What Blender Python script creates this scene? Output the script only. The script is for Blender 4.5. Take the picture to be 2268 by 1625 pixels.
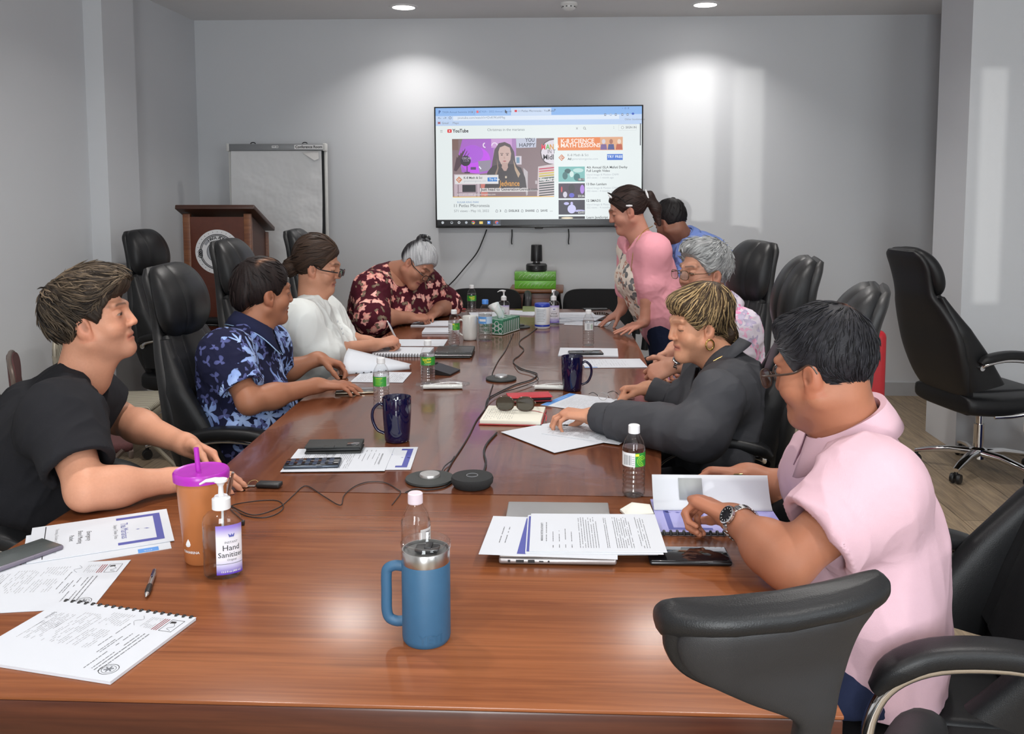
import bpy, bmesh, math, random
import numpy as np
from mathutils import Matrix, Vector
for _o in list(bpy.data.objects):
    bpy.data.objects.remove(_o)
SC = bpy.context.scene
COL = SC.collection
R = math.radians
rnd = random.Random(7)
# ---------------- camera (principal point off-centre: the photo is a crop) ----------------
CAMZ, FPX, PCX, PCY, PITCH, YAW = 1.5, 2000.0, 1180.0, 601.0, 0.0874, 0.0423
cd = bpy.data.cameras.new('camera'); cam = bpy.data.objects.new('camera', cd); COL.objects.link(cam)
cam.location = (0, 0, CAMZ); cam.rotation_euler = (math.pi/2 - PITCH, 0, YAW)
cd.sensor_fit = 'HORIZONTAL'; cd.sensor_width = 36; cd.lens = 36*FPX/2268
cd.shift_x = -(PCX-1134)/2268; cd.shift_y = -(812.5-PCY)/2268
cd.clip_start = 0.05; cd.clip_end = 60
SC.camera = cam
SC.view_settings.view_transform = 'Standard'; SC.view_settings.look = 'None'
SC.view_settings.exposure = -0.12; SC.view_settings.gamma = 1.0; SC.view_settings.use_curve_mapping = False
try:
    SC.cycles.use_denoising = True
    SC.cycles.max_bounces = 9; SC.cycles.diffuse_bounces = 4; SC.cycles.glossy_bounces = 4
    SC.cycles.transmission_bounces = 8; SC.cycles.transparent_max_bounces = 12
    SC.cycles.caustics_reflective = False; SC.cycles.caustics_refractive = False
    SC.cycles.sample_clamp_indirect = 4.0
except Exception:
    pass
# ---------------- world, daylight ----------------
W = bpy.data.worlds.new('world'); SC.world = W; W.use_nodes = True
W.node_tree.nodes['Background'].inputs[0].default_value = (0.75, 0.85, 1.0, 1)
W.node_tree.nodes['Background'].inputs[1].default_value = 0.8
def lamp(name, kind, loc, rot, energy, color=(1, 1, 1), **kw):
    ld = bpy.data.lights.new(name, kind); lo = bpy.data.objects.new(name, ld); COL.objects.link(lo)
    lo.location = loc; lo.rotation_euler = rot; ld.energy = energy; ld.color = color
    for k, v in kw.items(): setattr(ld, k, v)
    return lo
# low reflected sun through the rear windows (throws the pale patches on the far wall)
_sd = Vector((0.15, 1, -0.012))
lamp('sun', 'SUN', (0, -6, 3), _sd.to_track_quat('-Z', 'Y').to_euler(), 0.65, (1.0, 0.98, 0.92), angle=R(0.35))
# daylight standing in the rear windows
lamp('window_daylight', 'AREA', (2.35, -1.74, 1.7), (R(90), 0, 0), 58, (0.92, 0.98, 1.0), shape='RECTANGLE', size=1.5, size_y=1.55)
lamp('window_daylight', 'AREA', (-0.22, -1.74, 1.55), (R(90), 0, 0), 92, (0.92, 0.97, 1.0), shape='RECTANGLE', size=0.8, size_y=1.9)
# pixel of the photograph -> direction from the camera (used to measure where things stand)
_fw = np.array([-math.sin(YAW)*math.cos(PITCH), math.cos(YAW)*math.cos(PITCH), -math.sin(PITCH)])
_rt = np.array([math.cos(YAW), math.sin(YAW), 0.0]); _up = np.cross(_rt, _fw)
def ray(px, py): return _fw + (px-PCX)/FPX*_rt + (PCY-py)/FPX*_up
def J(px, py, Y):
    d = ray(px, py); return np.array([0, 0, CAMZ]) + d*(Y/d[1])
TZ = 0.75
def T(px, py, z=TZ):
    d = ray(px, py); return np.array([0, 0, CAMZ]) + d*((z-CAMZ)/d[2])
# ---------------- materials ----------------
MATS = {}
class NT:
    def __init__(s, m): s.t = m.node_tree; s.n = s.t.nodes; s.l = s.t.links
    def add(s, typ, **kw):
        n = s.n.new(typ)
        for k, v in kw.items():
            if k.startswith('i_'):
                key = k[2:]; key = int(key) if key.isdigit() else key.replace('_', ' ')
                if isinstance(v, bpy.types.NodeSocket): s.l.new(v, n.inputs[key])
                else: n.inputs[key].default_value = v
            else: setattr(n, k, v)
        return n
    def math(s, op, a, b=None, c=None, clamp=False):
        n = s.n.new('ShaderNodeMath'); n.operation = op; n.use_clamp = clamp
        for i, x in enumerate((a, b, c)):
            if x is None: continue
            if isinstance(x, bpy.types.NodeSocket): s.l.new(x, n.inputs[i])
            else: n.inputs[i].default_value = x
        return n.outputs[0]
    def vmath(s, op, a, b=None, out=0):
        n = s.n.new('ShaderNodeVectorMath'); n.operation = op
        for i, x in enumerate((a, b)):
            if x is None: continue
            if isinstance(x, bpy.types.NodeSocket): s.l.new(x, n.inputs[i])
            else: n.inputs[i].default_value = x
        return n.outputs['Value'] if op in ('DOT_PRODUCT', 'LENGTH', 'DISTANCE') else n.outputs[0]
    def mix(s, f, a, b):
        n = s.n.new('ShaderNodeMix'); n.data_type = 'RGBA'
        for i, x in ((0, f), (6, a), (7, b)):
            if isinstance(x, bpy.types.NodeSocket): s.l.new(x, n.inputs[i])
            else: n.inputs[i].default_value = (x if i == 0 else c4(x))
        return n.outputs[2]
    def ramp(s, f, stops):
        n = s.n.new('ShaderNodeValToRGB'); cr = n.color_ramp
        while len(cr.elements) < len(stops): cr.elements.new(0.5)
        for e, (p, c) in zip(cr.elements, stops): e.position = p; e.color = c4(c)
        s.l.new(f, n.inputs[0]); return n.outputs[0]
    def obj(s, scale=None, rot=None):
        tc = s.n.new('ShaderNodeTexCoord'); o = tc.outputs['Object']
        if scale is not None or rot is not None:
            mp = s.n.new('ShaderNodeMapping'); s.l.new(o, mp.inputs[0])
            if scale is not None: mp.inputs['Scale'].default_value = scale
            if rot is not None: mp.inputs['Rotation'].default_value = rot
            o = mp.outputs[0]
        return o
    def noise(s, v, scale, detail=3, rough=0.5, dist=0.0):
        return s.add('ShaderNodeTexNoise', i_Vector=v, i_Scale=scale, i_Detail=detail, i_Roughness=rough, i_Distortion=dist).outputs[0]
    def bump(s, h, strength=0.3, dist=0.01):
        return s.add('ShaderNodeBump', i_Height=h, i_Strength=strength, i_Distance=dist).outputs[0]
def c4(c): return tuple(c) if len(c) == 4 else (c[0], c[1], c[2], 1)
def srgb(r, g, b):
    f = lambda x: (x/255/12.92 if x/255 <= 0.04045 else ((x/255+0.055)/1.055)**2.4)
    return (f(r), f(g), f(b))
def newmat(name):
    m = bpy.data.materials.new(name); m.use_nodes = True; MATS[name] = m
    return m, NT(m), m.node_tree.nodes['Principled BSDF']
def setp(b, **kw):
    for k, v in kw.items():
        key = k.replace('_', ' ')
        if key in b.inputs: b.inputs[key].default_value = v
def mat(name, col, rough=0.5, metal=0.0, var=0.06, vscale=14, bump=0.0, bscale=300, bdist=0.002, emit=None, estr=1.0, **kw):
    """principled colour with a little procedural mottling and grain"""
    if name in MATS: return MATS[name]
    m, nt, b = newmat(name)
    setp(b, Roughness=rough, Metallic=metal, **kw)
    o = nt.obj()
    if var > 0:
        n = nt.noise(o, vscale, 3)
        nt.l.new(nt.mix(n, [x*(1-var) for x in col[:3]], [min(1, x*(1+var)) for x in col[:3]]), b.inputs['Base Color'])
    else: b.inputs['Base Color'].default_value = c4(col)
    if bump > 0:
        nt.l.new(nt.bump(nt.noise(o, bscale, 2), bump, bdist), b.inputs['Normal'])
    if emit is not None:
        b.inputs['Emission Color'].default_value = c4(emit); b.inputs['Emission Strength'].default_value = estr
    return m
def glass(name, col=(1, 1, 1), rough=0.02, ior=1.45):
    if name in MATS: return MATS[name]
    m, nt, b = newmat(name)
    setp(b, Base_Color=c4(col), Roughness=rough, IOR=ior, Transmission_Weight=1.0)
    return m
# ---------------- mesh builder ----------------
def _basis(d):
    d = Vector(d).normalized(); a = Vector((0, 0, 1)) if abs(d.z) < 0.9 else Vector((1, 0, 0))
    u = a.cross(d).normalized(); return u, d.cross(u).normalized()
_txt = {}
def text_geo(s, bold=0.0):
    key = (s, bold)
    if key not in _txt:
        cu = bpy.data.curves.new('tmp', 'FONT'); cu.body = s; cu.size = 1; cu.resolution_u = 2; cu.fill_mode = 'FRONT'; cu.offset = bold
        o = bpy.data.objects.new('tmp', cu); me = bpy.data.meshes.new_from_object(o)
        vs = [tuple(v.co) for v in me.vertices]; fs = [tuple(p.vertices) for p in me.polygons]
        bpy.data.meshes.remove(me); bpy.data.objects.remove(o); bpy.data.curves.remove(cu)
        _txt[key] = (vs, fs)
    return _txt[key]
class MB:
    def __init__(s): s.v = []; s.f = []; s.mi = []; s.M = Matrix(); s.mats = []; s.cur = 0
    def mat(s, m):
        if m not in s.mats: s.mats.append(m)
        s.cur = s.mats.index(m); return s
    def at(s, M=None): s.M = M if M is not None else Matrix(); return s
    def add(s, vs, fs):
        o = len(s.v); s.v += [tuple(s.M @ Vector(v)) for v in vs]
        s.f += [tuple(i+o for i in f) for f in fs]; s.mi += [s.cur]*len(fs); return s
    def bm(s, b):
        b.verts.index_update(); vs = [v.co.copy() for v in b.verts]; fs = [[v.index for v in f.verts] for f in b.faces]
        b.free(); return s.add(vs, fs)
    def box(s, c, d, r=0.0, seg=2, M=None):
        b = bmesh.new(); bmesh.ops.create_cube(b, size=1)
        for v in b.verts: v.co = Vector((v.co.x*d[0], v.co.y*d[1], v.co.z*d[2]))
        if r > 0: bmesh.ops.bevel(b, geom=b.edges[:], offset=min(r, min(d)*0.49), segments=seg, profile=0.5, affect='EDGES')
        for v in b.verts: v.co = (M @ v.co if M is not None else v.co) + Vector(c)
        return s.bm(b)
    def lathe(s, prof, n=32, M=None, cap=True, sx=1.0, sy=1.0):
        vs = []; fs = []; k = len(prof)
        for i in range(n):
            a = 2*math.pi*i/n
            for r, z in prof:
                p = Vector((r*math.cos(a)*sx, r*math.sin(a)*sy, z)); vs.append(M @ p if M is not None else p)
        for i in range(n):
            j = (i+1) % n
            for q in range(k-1): fs.append((i*k+q, j*k+q, j*k+q+1, i*k+q+1))
        if cap:
            if prof[0][0] > 1e-6: fs.append([i*k for i in range(n)][::-1])
            if prof[-1][0] > 1e-6: fs.append([i*k+k-1 for i in range(n)])
        return s.add(vs, fs)
    def loft(s, rings, cap=True, closed=True):
        n = len(rings[0]); vs = [p for r in rings for p in r]; fs = []
        for i in range(len(rings)-1):
            for j in range(n if closed else n-1):
                q = (j+1) % n; fs.append((i*n+j, i*n+q, (i+1)*n+q, (i+1)*n+j))
        if cap: fs.append(list(range(n))[::-1]); fs.append([(len(rings)-1)*n+j for j in range(n)])
        return s.add(vs, fs)
    def tube(s, pts, r, n=10, cap=True, closed=False, flat=1.0):
        pts = [Vector(p) for p in pts]; m = len(pts); rs = r if isinstance(r, (list, tuple, np.ndarray)) else [r]*m
        rings = []; u = None
        for i, p in enumerate(pts):
            a = pts[i-1] if i > 0 else (pts[-1] if closed else pts[i]); b = pts[(i+1) % m] if (i < m-1 or closed) else pts[i]
            d = (b-a); d = d.normalized() if d.length > 1e-9 else Vector((0, 0, 1))
            if u is None: u, _ = _basis(d)
            u = (u - d*u.dot(d)); u = u.normalized() if u.length > 1e-6 else _basis(d)[0]
            w = d.cross(u)
            rings.append([p + (u*math.cos(2*math.pi*k/n) + w*(flat*math.sin(2*math.pi*k/n)))*rs[i] for k in range(n)])
        if closed: return s.loft(rings+[rings[0]], cap=False)
        return s.loft(rings, cap=cap)
    def prism(s, poly, z0, z1, M=None):
        n = len(poly); vs = [(x, y, z0) for x, y in poly]+[(x, y, z1) for x, y in poly]
        if M is not None: vs = [M @ Vector(v) for v in vs]
        fs = [list(range(n))[::-1], list(range(n, 2*n))]+[(i, (i+1) % n, n+(i+1) % n, n+i) for i in range(n)]
        return s.add(vs, fs)
    def quad(s, a, b, c, d): return s.add([a, b, c, d], [(0, 1, 2, 3)])
    def text(s, t, size, M, align='C', bold=0.0, xs=1.0):
        vs, fs = text_geo(t, bold)
        if not vs: return s
        x0 = min(v[0] for v in vs); x1 = max(v[0] for v in vs)
        o = {'C': (x0+x1)/2, 'L': x0, 'R': x1}[align]
        return s.add([M @ Vector(((v[0]-o)*size*xs, v[1]*size, 0)) for v in vs], fs)
    def mesh(s, name, smooth=35):
        me = bpy.data.meshes.new(name); me.from_pydata(s.v, [], s.f)
        for m in s.mats: me.materials.append(m)
        if len(s.mats) > 1: me.polygons.foreach_set('material_index', s.mi)
        if smooth:
            me.polygons.foreach_set('use_smooth', [True]*len(me.polygons)); me.update()
            me.set_sharp_from_angle(angle=R(smooth))
        me.update(); return me
def mk(name, mb, m=None, parent=None, smooth=35):
    """link an MB as ONE mesh object"""
    if m is not None and not mb.mats: mb.mat(m)
    me = mb.mesh(name, smooth) if isinstance(mb, MB) else mb
    o = bpy.data.objects.new(name, me); COL.objects.link(o)
    if parent is not None:
        o.parent = parent
    return o
def tag(o, label=None, cat=None, group=None, kind=None):
    if label: o['label'] = label
    if cat: o['category'] = cat
    if group: o['group'] = group
    if kind: o['kind'] = kind
    return o
def thing(name, label, cat, loc=(0, 0, 0), rz=0.0, group=None):
    o = bpy.data.objects.new(name, None); COL.objects.link(o); o.empty_display_size = 0.1
    o.location = tuple(float(x) for x in loc); o.rotation_euler = (0, 0, rz)
    return tag(o, label, cat, group)
def single(name, mb, label, cat, loc=(0, 0, 0), rz=0.0, group=None, m=None, smooth=35):
    o = mk(name, mb, m, None, smooth); o.location = tuple(float(x) for x in loc); o.rotation_euler = (0, 0, rz)
    return tag(o, label, cat, group)
def struct(name, mb, m=None, parent=None, smooth=0):
    o = mk(name, mb, m, parent, smooth)
    if parent is None: o['kind'] = 'structure'
    return o
def dup(root, label=None, loc=None, rz=None, group=None):
    def rec(o, par):
        c = o.copy(); COL.objects.link(c); c.parent = par
        for ch in o.children: rec(ch, c)
        return c
    c = rec(root, None)
    if loc is not None: c.location = tuple(float(x) for x in loc)
    if rz is not None: c.rotation_euler = (0, 0, rz)
    if label: c['label'] = label
    if group: c['group'] = group
    return c
def spline(pts, n=8, closed=False):
    """Catmull-Rom through pts"""
    P = [np.array(p, float) for p in pts]; m = len(P); out = []
    for i in range(m if closed else m-1):
        p0 = P[i-1] if (i > 0 or closed) else 2*P[0]-P[1]
        p1, p2 = P[i], P[(i+1) % m]
        p3 = P[(i+2) % m] if (i+2 < m or closed) else 2*P[-1]-P[-2]
        for k in range(n):
            t = k/n
            out.append(0.5*((2*p1)+(-p0+p2)*t+(2*p0-5*p1+4*p2-p3)*t*t+(-p0+3*p1-3*p2+p3)*t**3))
    if not closed: out.append(P[-1])
    return out
def TR(loc=(0, 0, 0), rz=0.0, rx=0.0, ry=0.0):
    return Matrix.Translation(Vector([float(x) for x in loc])) @ Matrix.Rotation(rz, 4, 'Z') @ Matrix.Rotation(ry, 4, 'Y') @ Matrix.Rotation(rx, 4, 'X')
# ---------------- organic surfaces: distance fields meshed by surface nets ----------------
def V3(*a): return np.array(a if len(a) == 3 else a[0], float)
def nrm(v): v = np.asarray(v, float); return v/max(1e-9, np.linalg.norm(v))
class Pr:
    def __init__(s, fn, lo, hi, k, op='u'): s.fn, s.lo, s.hi, s.k, s.op = fn, np.array(lo, float), np.array(hi, float), k, op
    def cut(s, *planes):
        f0 = s.fn; pl = [(V3(p), nrm(n)) for p, n in planes]
        def fn(X, Y, Z):
            d = f0(X, Y, Z)
            for p, n in pl: d = np.maximum(d, (X-p[0])*n[0]+(Y-p[1])*n[1]+(Z-p[2])*n[2])
            return d
        s.fn = fn; return s
    def minus(s, others, k=0.004):
        f0 = s.fn
        def fn(X, Y, Z):
            d = f0(X, Y, Z)
            for o in others:
                e = -o.fn(X, Y, Z); h = np.clip(0.5+0.5*(d-e)/k, 0, 1); d = d*h+e*(1-h)+k*h*(1-h)
            return d
        s.fn = fn; return s
    def sub(s): s.op = 's'; return s
def rc(a, b, ra, rb, k=0.02):
    a, b = V3(a), V3(b); ba = b-a; bb = max(1e-9, ba@ba); m = max(ra, rb)
    def fn(X, Y, Z):
        x, y, z = X-a[0], Y-a[1], Z-a[2]
        t = np.clip((x*ba[0]+y*ba[1]+z*ba[2])/bb, 0, 1)
        return np.sqrt((x-t*ba[0])**2+(y-t*ba[1])**2+(z-t*ba[2])**2)-(ra+(rb-ra)*t)
    return Pr(fn, np.minimum(a, b)-m, np.maximum(a, b)+m, k)
def el(c, ax, r, k=0.02):
    c = V3(c); ax = [nrm(v) for v in ax]; m = max(r)
    def fn(X, Y, Z):
        x, y, z = X-c[0], Y-c[1], Z-c[2]; k0 = 0; k1 = 0
        for v, q in zip(ax, r):
            w = (x*v[0]+y*v[1]+z*v[2])/q; k0 = k0+w*w; k1 = k1+(w/q)**2
        k0 = np.sqrt(k0); return k0*(k0-1)/np.maximum(1e-6, np.sqrt(k1))
    return Pr(fn, c-m, c+m, k)
def sl(a, b, ra, rb, L, q=0.7, k=0.05, sc=1.0):
    """flattened round cone: half width ra..rb along L, q times that front to back"""
    a, b = V3(a), V3(b); ln = np.linalg.norm(b-a); w = (b-a)/ln; L = nrm(L-w*(L@w)); Fv = np.cross(w, L); m = max(ra, rb)
    def fn(X, Y, Z):
        x, y, z = X-a[0], Y-a[1], Z-a[2]
        t = (x*w[0]+y*w[1]+z*w[2])/ln; tc = np.clip(t, 0, 1)
        l = x*L[0]+y*L[1]+z*L[2]; f = (x*Fv[0]+y*Fv[1]+z*Fv[2])/q; al = (t-tc)*ln/sc
        return (np.sqrt(l*l+f*f+al*al)-(ra+(rb-ra)*tc))*(0.5+0.5*q)
    return Pr(fn, np.minimum(a, b)-m, np.maximum(a, b)+m, k)
def field(prims, h, pad=0.012):
    un = [p for p in prims if p.op == 'u']
    lo = np.min([p.lo for p in un], 0)-pad; hi = np.max([p.hi for p in un], 0)+pad
    n = np.ceil((hi-lo)/h).astype(int)+1
    D = np.full(n, 0.08, np.float32)
    g = [(lo[i]+h*np.arange(n[i])).astype(np.float32) for i in range(3)]
    for p in prims:
        m = p.k+0.02+2*h
        i0 = np.clip(np.floor((p.lo-m-lo)/h).astype(int), 0, n-1); i1 = np.clip(np.ceil((p.hi+m-lo)/h).astype(int)+1, 1, n)
        if np.any(i1 <= i0): continue
        s = tuple(slice(i0[i], i1[i]) for i in range(3))
        d = p.fn(g[0][s[0]][:, None, None], g[1][s[1]][None, :, None], g[2][s[2]][None, None, :]).astype(np.float32)
        A = D[s]; k = max(p.k, 1e-4)
        if p.op == 'u':
            t = np.clip(0.5+0.5*(A-d)/k, 0, 1); D[s] = A*(1-t)+d*t-k*t*(1-t)
        else:
            d = -d; t = np.clip(0.5+0.5*(d-A)/k, 0, 1); D[s] = A*(1-t)+d*t+k*t*(1-t)
    return D, lo
def nets(prims, h, smooth=1):
    D, lo = field(prims, h)
    for ax in range(3):
        for e in (0, -1):
            sl_ = [slice(None)]*3; sl_[ax] = e; D[tuple(sl_)] = np.maximum(D[tuple(sl_)], 1e-3)
    S = D < 0; u = S.astype(np.uint8)
    c = u[:-1, :-1, :-1]+u[1:, :-1, :-1]
    c = c+u[:-1, 1:, :-1]+u[1:, 1:, :-1]+u[:-1, :-1, 1:]+u[1:, :-1, 1:]+u[:-1, 1:, 1:]+u[1:, 1:, 1:]
    act = (c > 0) & (c < 8); idx = np.argwhere(act); nv = len(idx)
    ids = np.full(act.shape, -1, np.int32); ids[act] = np.arange(nv)
    cor = np.array([[i, j, k] for i in (0, 1) for j in (0, 1) for k in (0, 1)])
    val = np.stack([D[idx[:, 0]+o[0], idx[:, 1]+o[1], idx[:, 2]+o[2]] for o in cor], 1)
    acc = np.zeros((nv, 3)); cnt = np.zeros(nv)
    for a in range(8):
        for b in range(a+1, 8):
            if np.abs(cor[a]-cor[b]).sum() != 1: continue
            m = (val[:, a] < 0) != (val[:, b] < 0)
            t = val[m, a]/(val[m, a]-val[m, b])
            acc[m] += cor[a]+(cor[b]-cor[a])*t[:, None]; cnt[m] += 1
    P = lo+h*(idx+acc/cnt[:, None])
    Q = []
    for ax in range(3):
        s0 = [slice(1, -1)]*3; s0[ax] = slice(0, -1); s1 = [slice(1, -1)]*3; s1[ax] = slice(1, None)
        A, B = S[tuple(s0)], S[tuple(s1)]
        e = np.argwhere(A != B)
        if len(e) == 0: continue
        flip = A[e[:, 0], e[:, 1], e[:, 2]]
        o = np.ones(3, int); o[ax] = 0; base = e+o
        a1, a2 = [(1, 2), (2, 0), (0, 1)][ax]
        def cell(d1, d2):
            q = base.copy(); q[:, a1] += d1; q[:, a2] += d2; return ids[q[:, 0], q[:, 1], q[:, 2]]
        q = np.stack([cell(-1, -1), cell(0, -1), cell(0, 0), cell(-1, 0)], 1)
        q[~flip] = q[~flip][:, ::-1]; Q.append(q)
    Q = np.concatenate(Q)
    Q = Q[(Q >= 0).all(1)]
    for _ in range(smooth): P = lap(P, Q, 0.5)
    return P, Q
def lap(P, Q, f):
    a = Q.ravel(); b = np.roll(Q, -1, 1).ravel(); n = len(P)
    I = np.concatenate([a, b]); K = np.concatenate([b, a])
    c = np.maximum(1, np.bincount(I, minlength=n))
    M = np.stack([np.bincount(I, P[K, i], n) for i in range(3)], 1)/c[:, None]
    return P+(M-P)*f
def normals(P, Q):
    n = np.cross(P[Q[:, 2]]-P[Q[:, 0]], P[Q[:, 3]]-P[Q[:, 1]]); N = np.zeros_like(P)
    for i in range(4):
        for d in range(3): N[:, d] += np.bincount(Q[:, i], n[:, d], len(P))
    return N/np.maximum(1e-12, np.linalg.norm(N, axis=1))[:, None]
_perm = np.random.RandomState(3).permutation(256); _grad = np.random.RandomState(5).normal(size=(256, 3)); _grad /= np.linalg.norm(_grad, axis=1)[:, None]
def pnoise(p):
    i = np.floor(p).astype(int); f = p-i; w = f*f*f*(f*(f*6-15)+10); r = 0
    for a in (0, 1):
        for b in (0, 1):
            for c in (0, 1):
                g = _grad[_perm[(_perm[(_perm[(i[:, 0]+a) & 255]+i[:, 1]+b) & 255]+i[:, 2]+c) & 255]]
                d = g[:, 0]*(f[:, 0]-a)+g[:, 1]*(f[:, 1]-b)+g[:, 2]*(f[:, 2]-c)
                r = r+d*(w[:, 0] if a else 1-w[:, 0])*(w[:, 1] if b else 1-w[:, 1])*(w[:, 2] if c else 1-w[:, 2])
    return r
def sst(a, b, x): t = np.clip((x-a)/(b-a), 0, 1); return t*t*(3-2*t)
def npmesh(name, P, Q, m, col=None, base=None, vec=None):
    if base is not None: P = P-np.asarray(base)
    me = bpy.data.meshes.new(name); nv, nf = len(P), len(Q)
    me.vertices.add(nv); me.vertices.foreach_set('co', P.astype(np.float32).ravel())
    me.loops.add(nf*4); me.loops.foreach_set('vertex_index', Q.astype(np.int32).ravel())
    me.polygons.add(nf); me.polygons.foreach_set('loop_start', np.arange(0, nf*4, 4, dtype=np.int32)); me.polygons.foreach_set('loop_total', np.full(nf, 4, np.int32))
    me.polygons.foreach_set('use_smooth', np.ones(nf, bool))
    me.materials.append(m)
    if col is not None:
        a = me.color_attributes.new('Col', 'FLOAT_COLOR', 'POINT'); a.data.foreach_set('color', np.concatenate([col, np.ones((nv, 1))], 1).astype(np.float32).ravel())
    me.update(); me.validate(); return me
def join(parts):
    """[(P, Q, C)] -> one P, Q, C"""
    o = 0; Ps, Qs, Cs = [], [], []
    for P, Q, C in parts: Ps.append(P); Qs.append(Q+o); Cs.append(C); o += len(P)
    return np.concatenate(Ps), np.concatenate(Qs), np.concatenate(Cs)
def ntube(pts, rs, n=5):
    """tapered tube as arrays (closed by its taper)"""
    pts = np.asarray(pts, float); m = len(pts)
    d = np.gradient(pts, axis=0); d /= np.maximum(1e-9, np.linalg.norm(d, axis=1))[:, None]
    a = np.array([0.31, 0.22, 0.92]); u = np.cross(d, a); u /= np.maximum(1e-6, np.linalg.norm(u, axis=1))[:, None]; w = np.cross(d, u)
    th = 2*np.pi*np.arange(n)/n
    P = (pts[:, None]+(u[:, None]*np.cos(th)[None, :, None]+w[:, None]*np.sin(th)[None, :, None])*np.asarray(rs)[:, None, None]).reshape(-1, 3)
    i = np.arange(m-1)[:, None]*n; j = np.arange(n)[None]; k = (j+1) % n
    Q = np.stack([i+j, i+k, i+n+k, i+n+j], -1).reshape(-1, 4); return P, Q
# ---------------- people ----------------
class Head:
    def __init__(s, c, F, U=(0, 0, 1), sc=1.0):
        s.c = V3(c); s.F = nrm(F); s.L = nrm(np.cross(nrm(U), s.F)); s.U = np.cross(s.F, s.L); s.s = sc
    def pt(s, l, f, u): return s.c+s.s*(l*s.L+f*s.F+u*s.U)
    def pts(s, A): A = np.asarray(A, float); return s.c+s.s*(A[:, :1]*s.L+A[:, 1:2]*s.F+A[:, 2:3]*s.U)
    def loc(s, P): D = (P-s.c)/s.s; return D @ s.L, D @ s.F, D @ s.U
    def el(s, c, r, k=0.012, tilt=0.0):
        U, F = s.U, s.F
        if tilt: U, F = s.U*math.cos(tilt)+s.F*math.sin(tilt), s.F*math.cos(tilt)-s.U*math.sin(tilt)
        return el(s.pt(*c), (s.L, F, U), [x*s.s for x in r], k*s.s)
    def rc(s, a, b, ra, rb, k=0.012): return rc(s.pt(*a), s.pt(*b), ra*s.s, rb*s.s, k*s.s)
    def pl(s, p, n): return (s.pt(*p), n[0]*s.L+n[1]*s.F+n[2]*s.U)
def face_prims(H, N, fat=1.0, neck=0.056, nose=1.0, jaw=1.0):
    w = fat; p = [
        H.el((0, -0.012, 0.045), (0.074, 0.095, 0.088)),
        H.el((0, 0.030, -0.022), (0.060*w, 0.062, 0.080), 0.03),
        H.rc((-0.052*w, 0.002, -0.045), (0.0, 0.070, -0.086), 0.024*w, 0.022*jaw, 0.02),
        H.rc((0.052*w, 0.002, -0.045), (0.0, 0.070, -0.086), 0.024*w, 0.022*jaw, 0.02),
        H.el((0, 0.076, -0.089), (0.020, 0.014, 0.015), 0.02),
        H.el((-0.040*w, 0.058, -0.022), (0.026, 0.026, 0.026), 0.025), H.el((0.040*w, 0.058, -0.022), (0.026, 0.026, 0.026), 0.025),
        H.rc((-0.044, 0.076, 0.040), (-0.012, 0.090, 0.036), 0.010, 0.011, 0.014), H.rc((0.044, 0.076, 0.040), (0.012, 0.090, 0.036), 0.010, 0.011, 0.014),
        H.el((-0.033, 0.100, 0.016), (0.020, 0.018, 0.014), 0.014).sub(), H.el((0.033, 0.100, 0.016), (0.020, 0.018, 0.014), 0.014).sub(),
        H.el((-0.032, 0.077, 0.016), (0.0165, 0.0135, 0.0125), 0.003), H.el((0.032, 0.077, 0.016), (0.0165, 0.0135, 0.0125), 0.003),
        H.rc((0, 0.090, 0.028), (0, 0.096+0.0105*nose, -0.017), 0.0078, 0.0105*nose, 0.012),
        H.el((-0.0125, 0.099, -0.0205), (0.0092, 0.0105, 0.0080), 0.006), H.el((0.0125, 0.099, -0.0205), (0.0092, 0.0105, 0.0080), 0.006),
        H.el((-0.0075, 0.103, -0.0300), (0.0038, 0.0055, 0.0045), 0.003).sub(), H.el((0.0075, 0.103, -0.0300), (0.0038, 0.0055, 0.0045), 0.003).sub(),
        H.el((0, 0.0875, -0.048), (0.025, 0.0105, 0.0080), 0.010), H.el((0, 0.0855, -0.0620), (0.022, 0.0105, 0.0080), 0.010),
        H.rc((-0.021, 0.091, -0.0575), (0.0, 0.0950, -0.0550), 0.0020, 0.0020, 0.003).sub(), H.rc((0.021, 0.091, -0.0575), (0.0, 0.0950, -0.0550), 0.0020, 0.0020, 0.003).sub(),
    ]
    for sgn in (-1, 1):
        e = H.el((sgn*0.0765, -0.006, 0.0), (0.0115, 0.0195, 0.034), 0.006, -0.15)
        e.minus([H.el((sgn*0.0890, -0.001, 0.003), (0.0095, 0.0110, 0.021), 0.004, -0.15), H.el((sgn*0.0880, 0.004, -0.008), (0.012, 0.0075, 0.010), 0.004, -0.15)], 0.003); p.append(e)
        p.append(H.el((sgn*0.076, 0.006, -0.026), (0.006, 0.008, 0.012), 0.006))
        p.append(H.rc((sgn*0.070, -0.006, -0.018), (sgn*0.070, -0.006, 0.018), 0.012, 0.012, 0.008))
    p.append(rc(H.pt(0, -0.022, -0.050), N, neck*0.95, neck*1.08, 0.035))
    p.append(rc(H.pt(0, 0.035, -0.075), V3(N)+H.F*0.035*H.s, 0.030, 0.034, 0.03))
    return p
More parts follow.
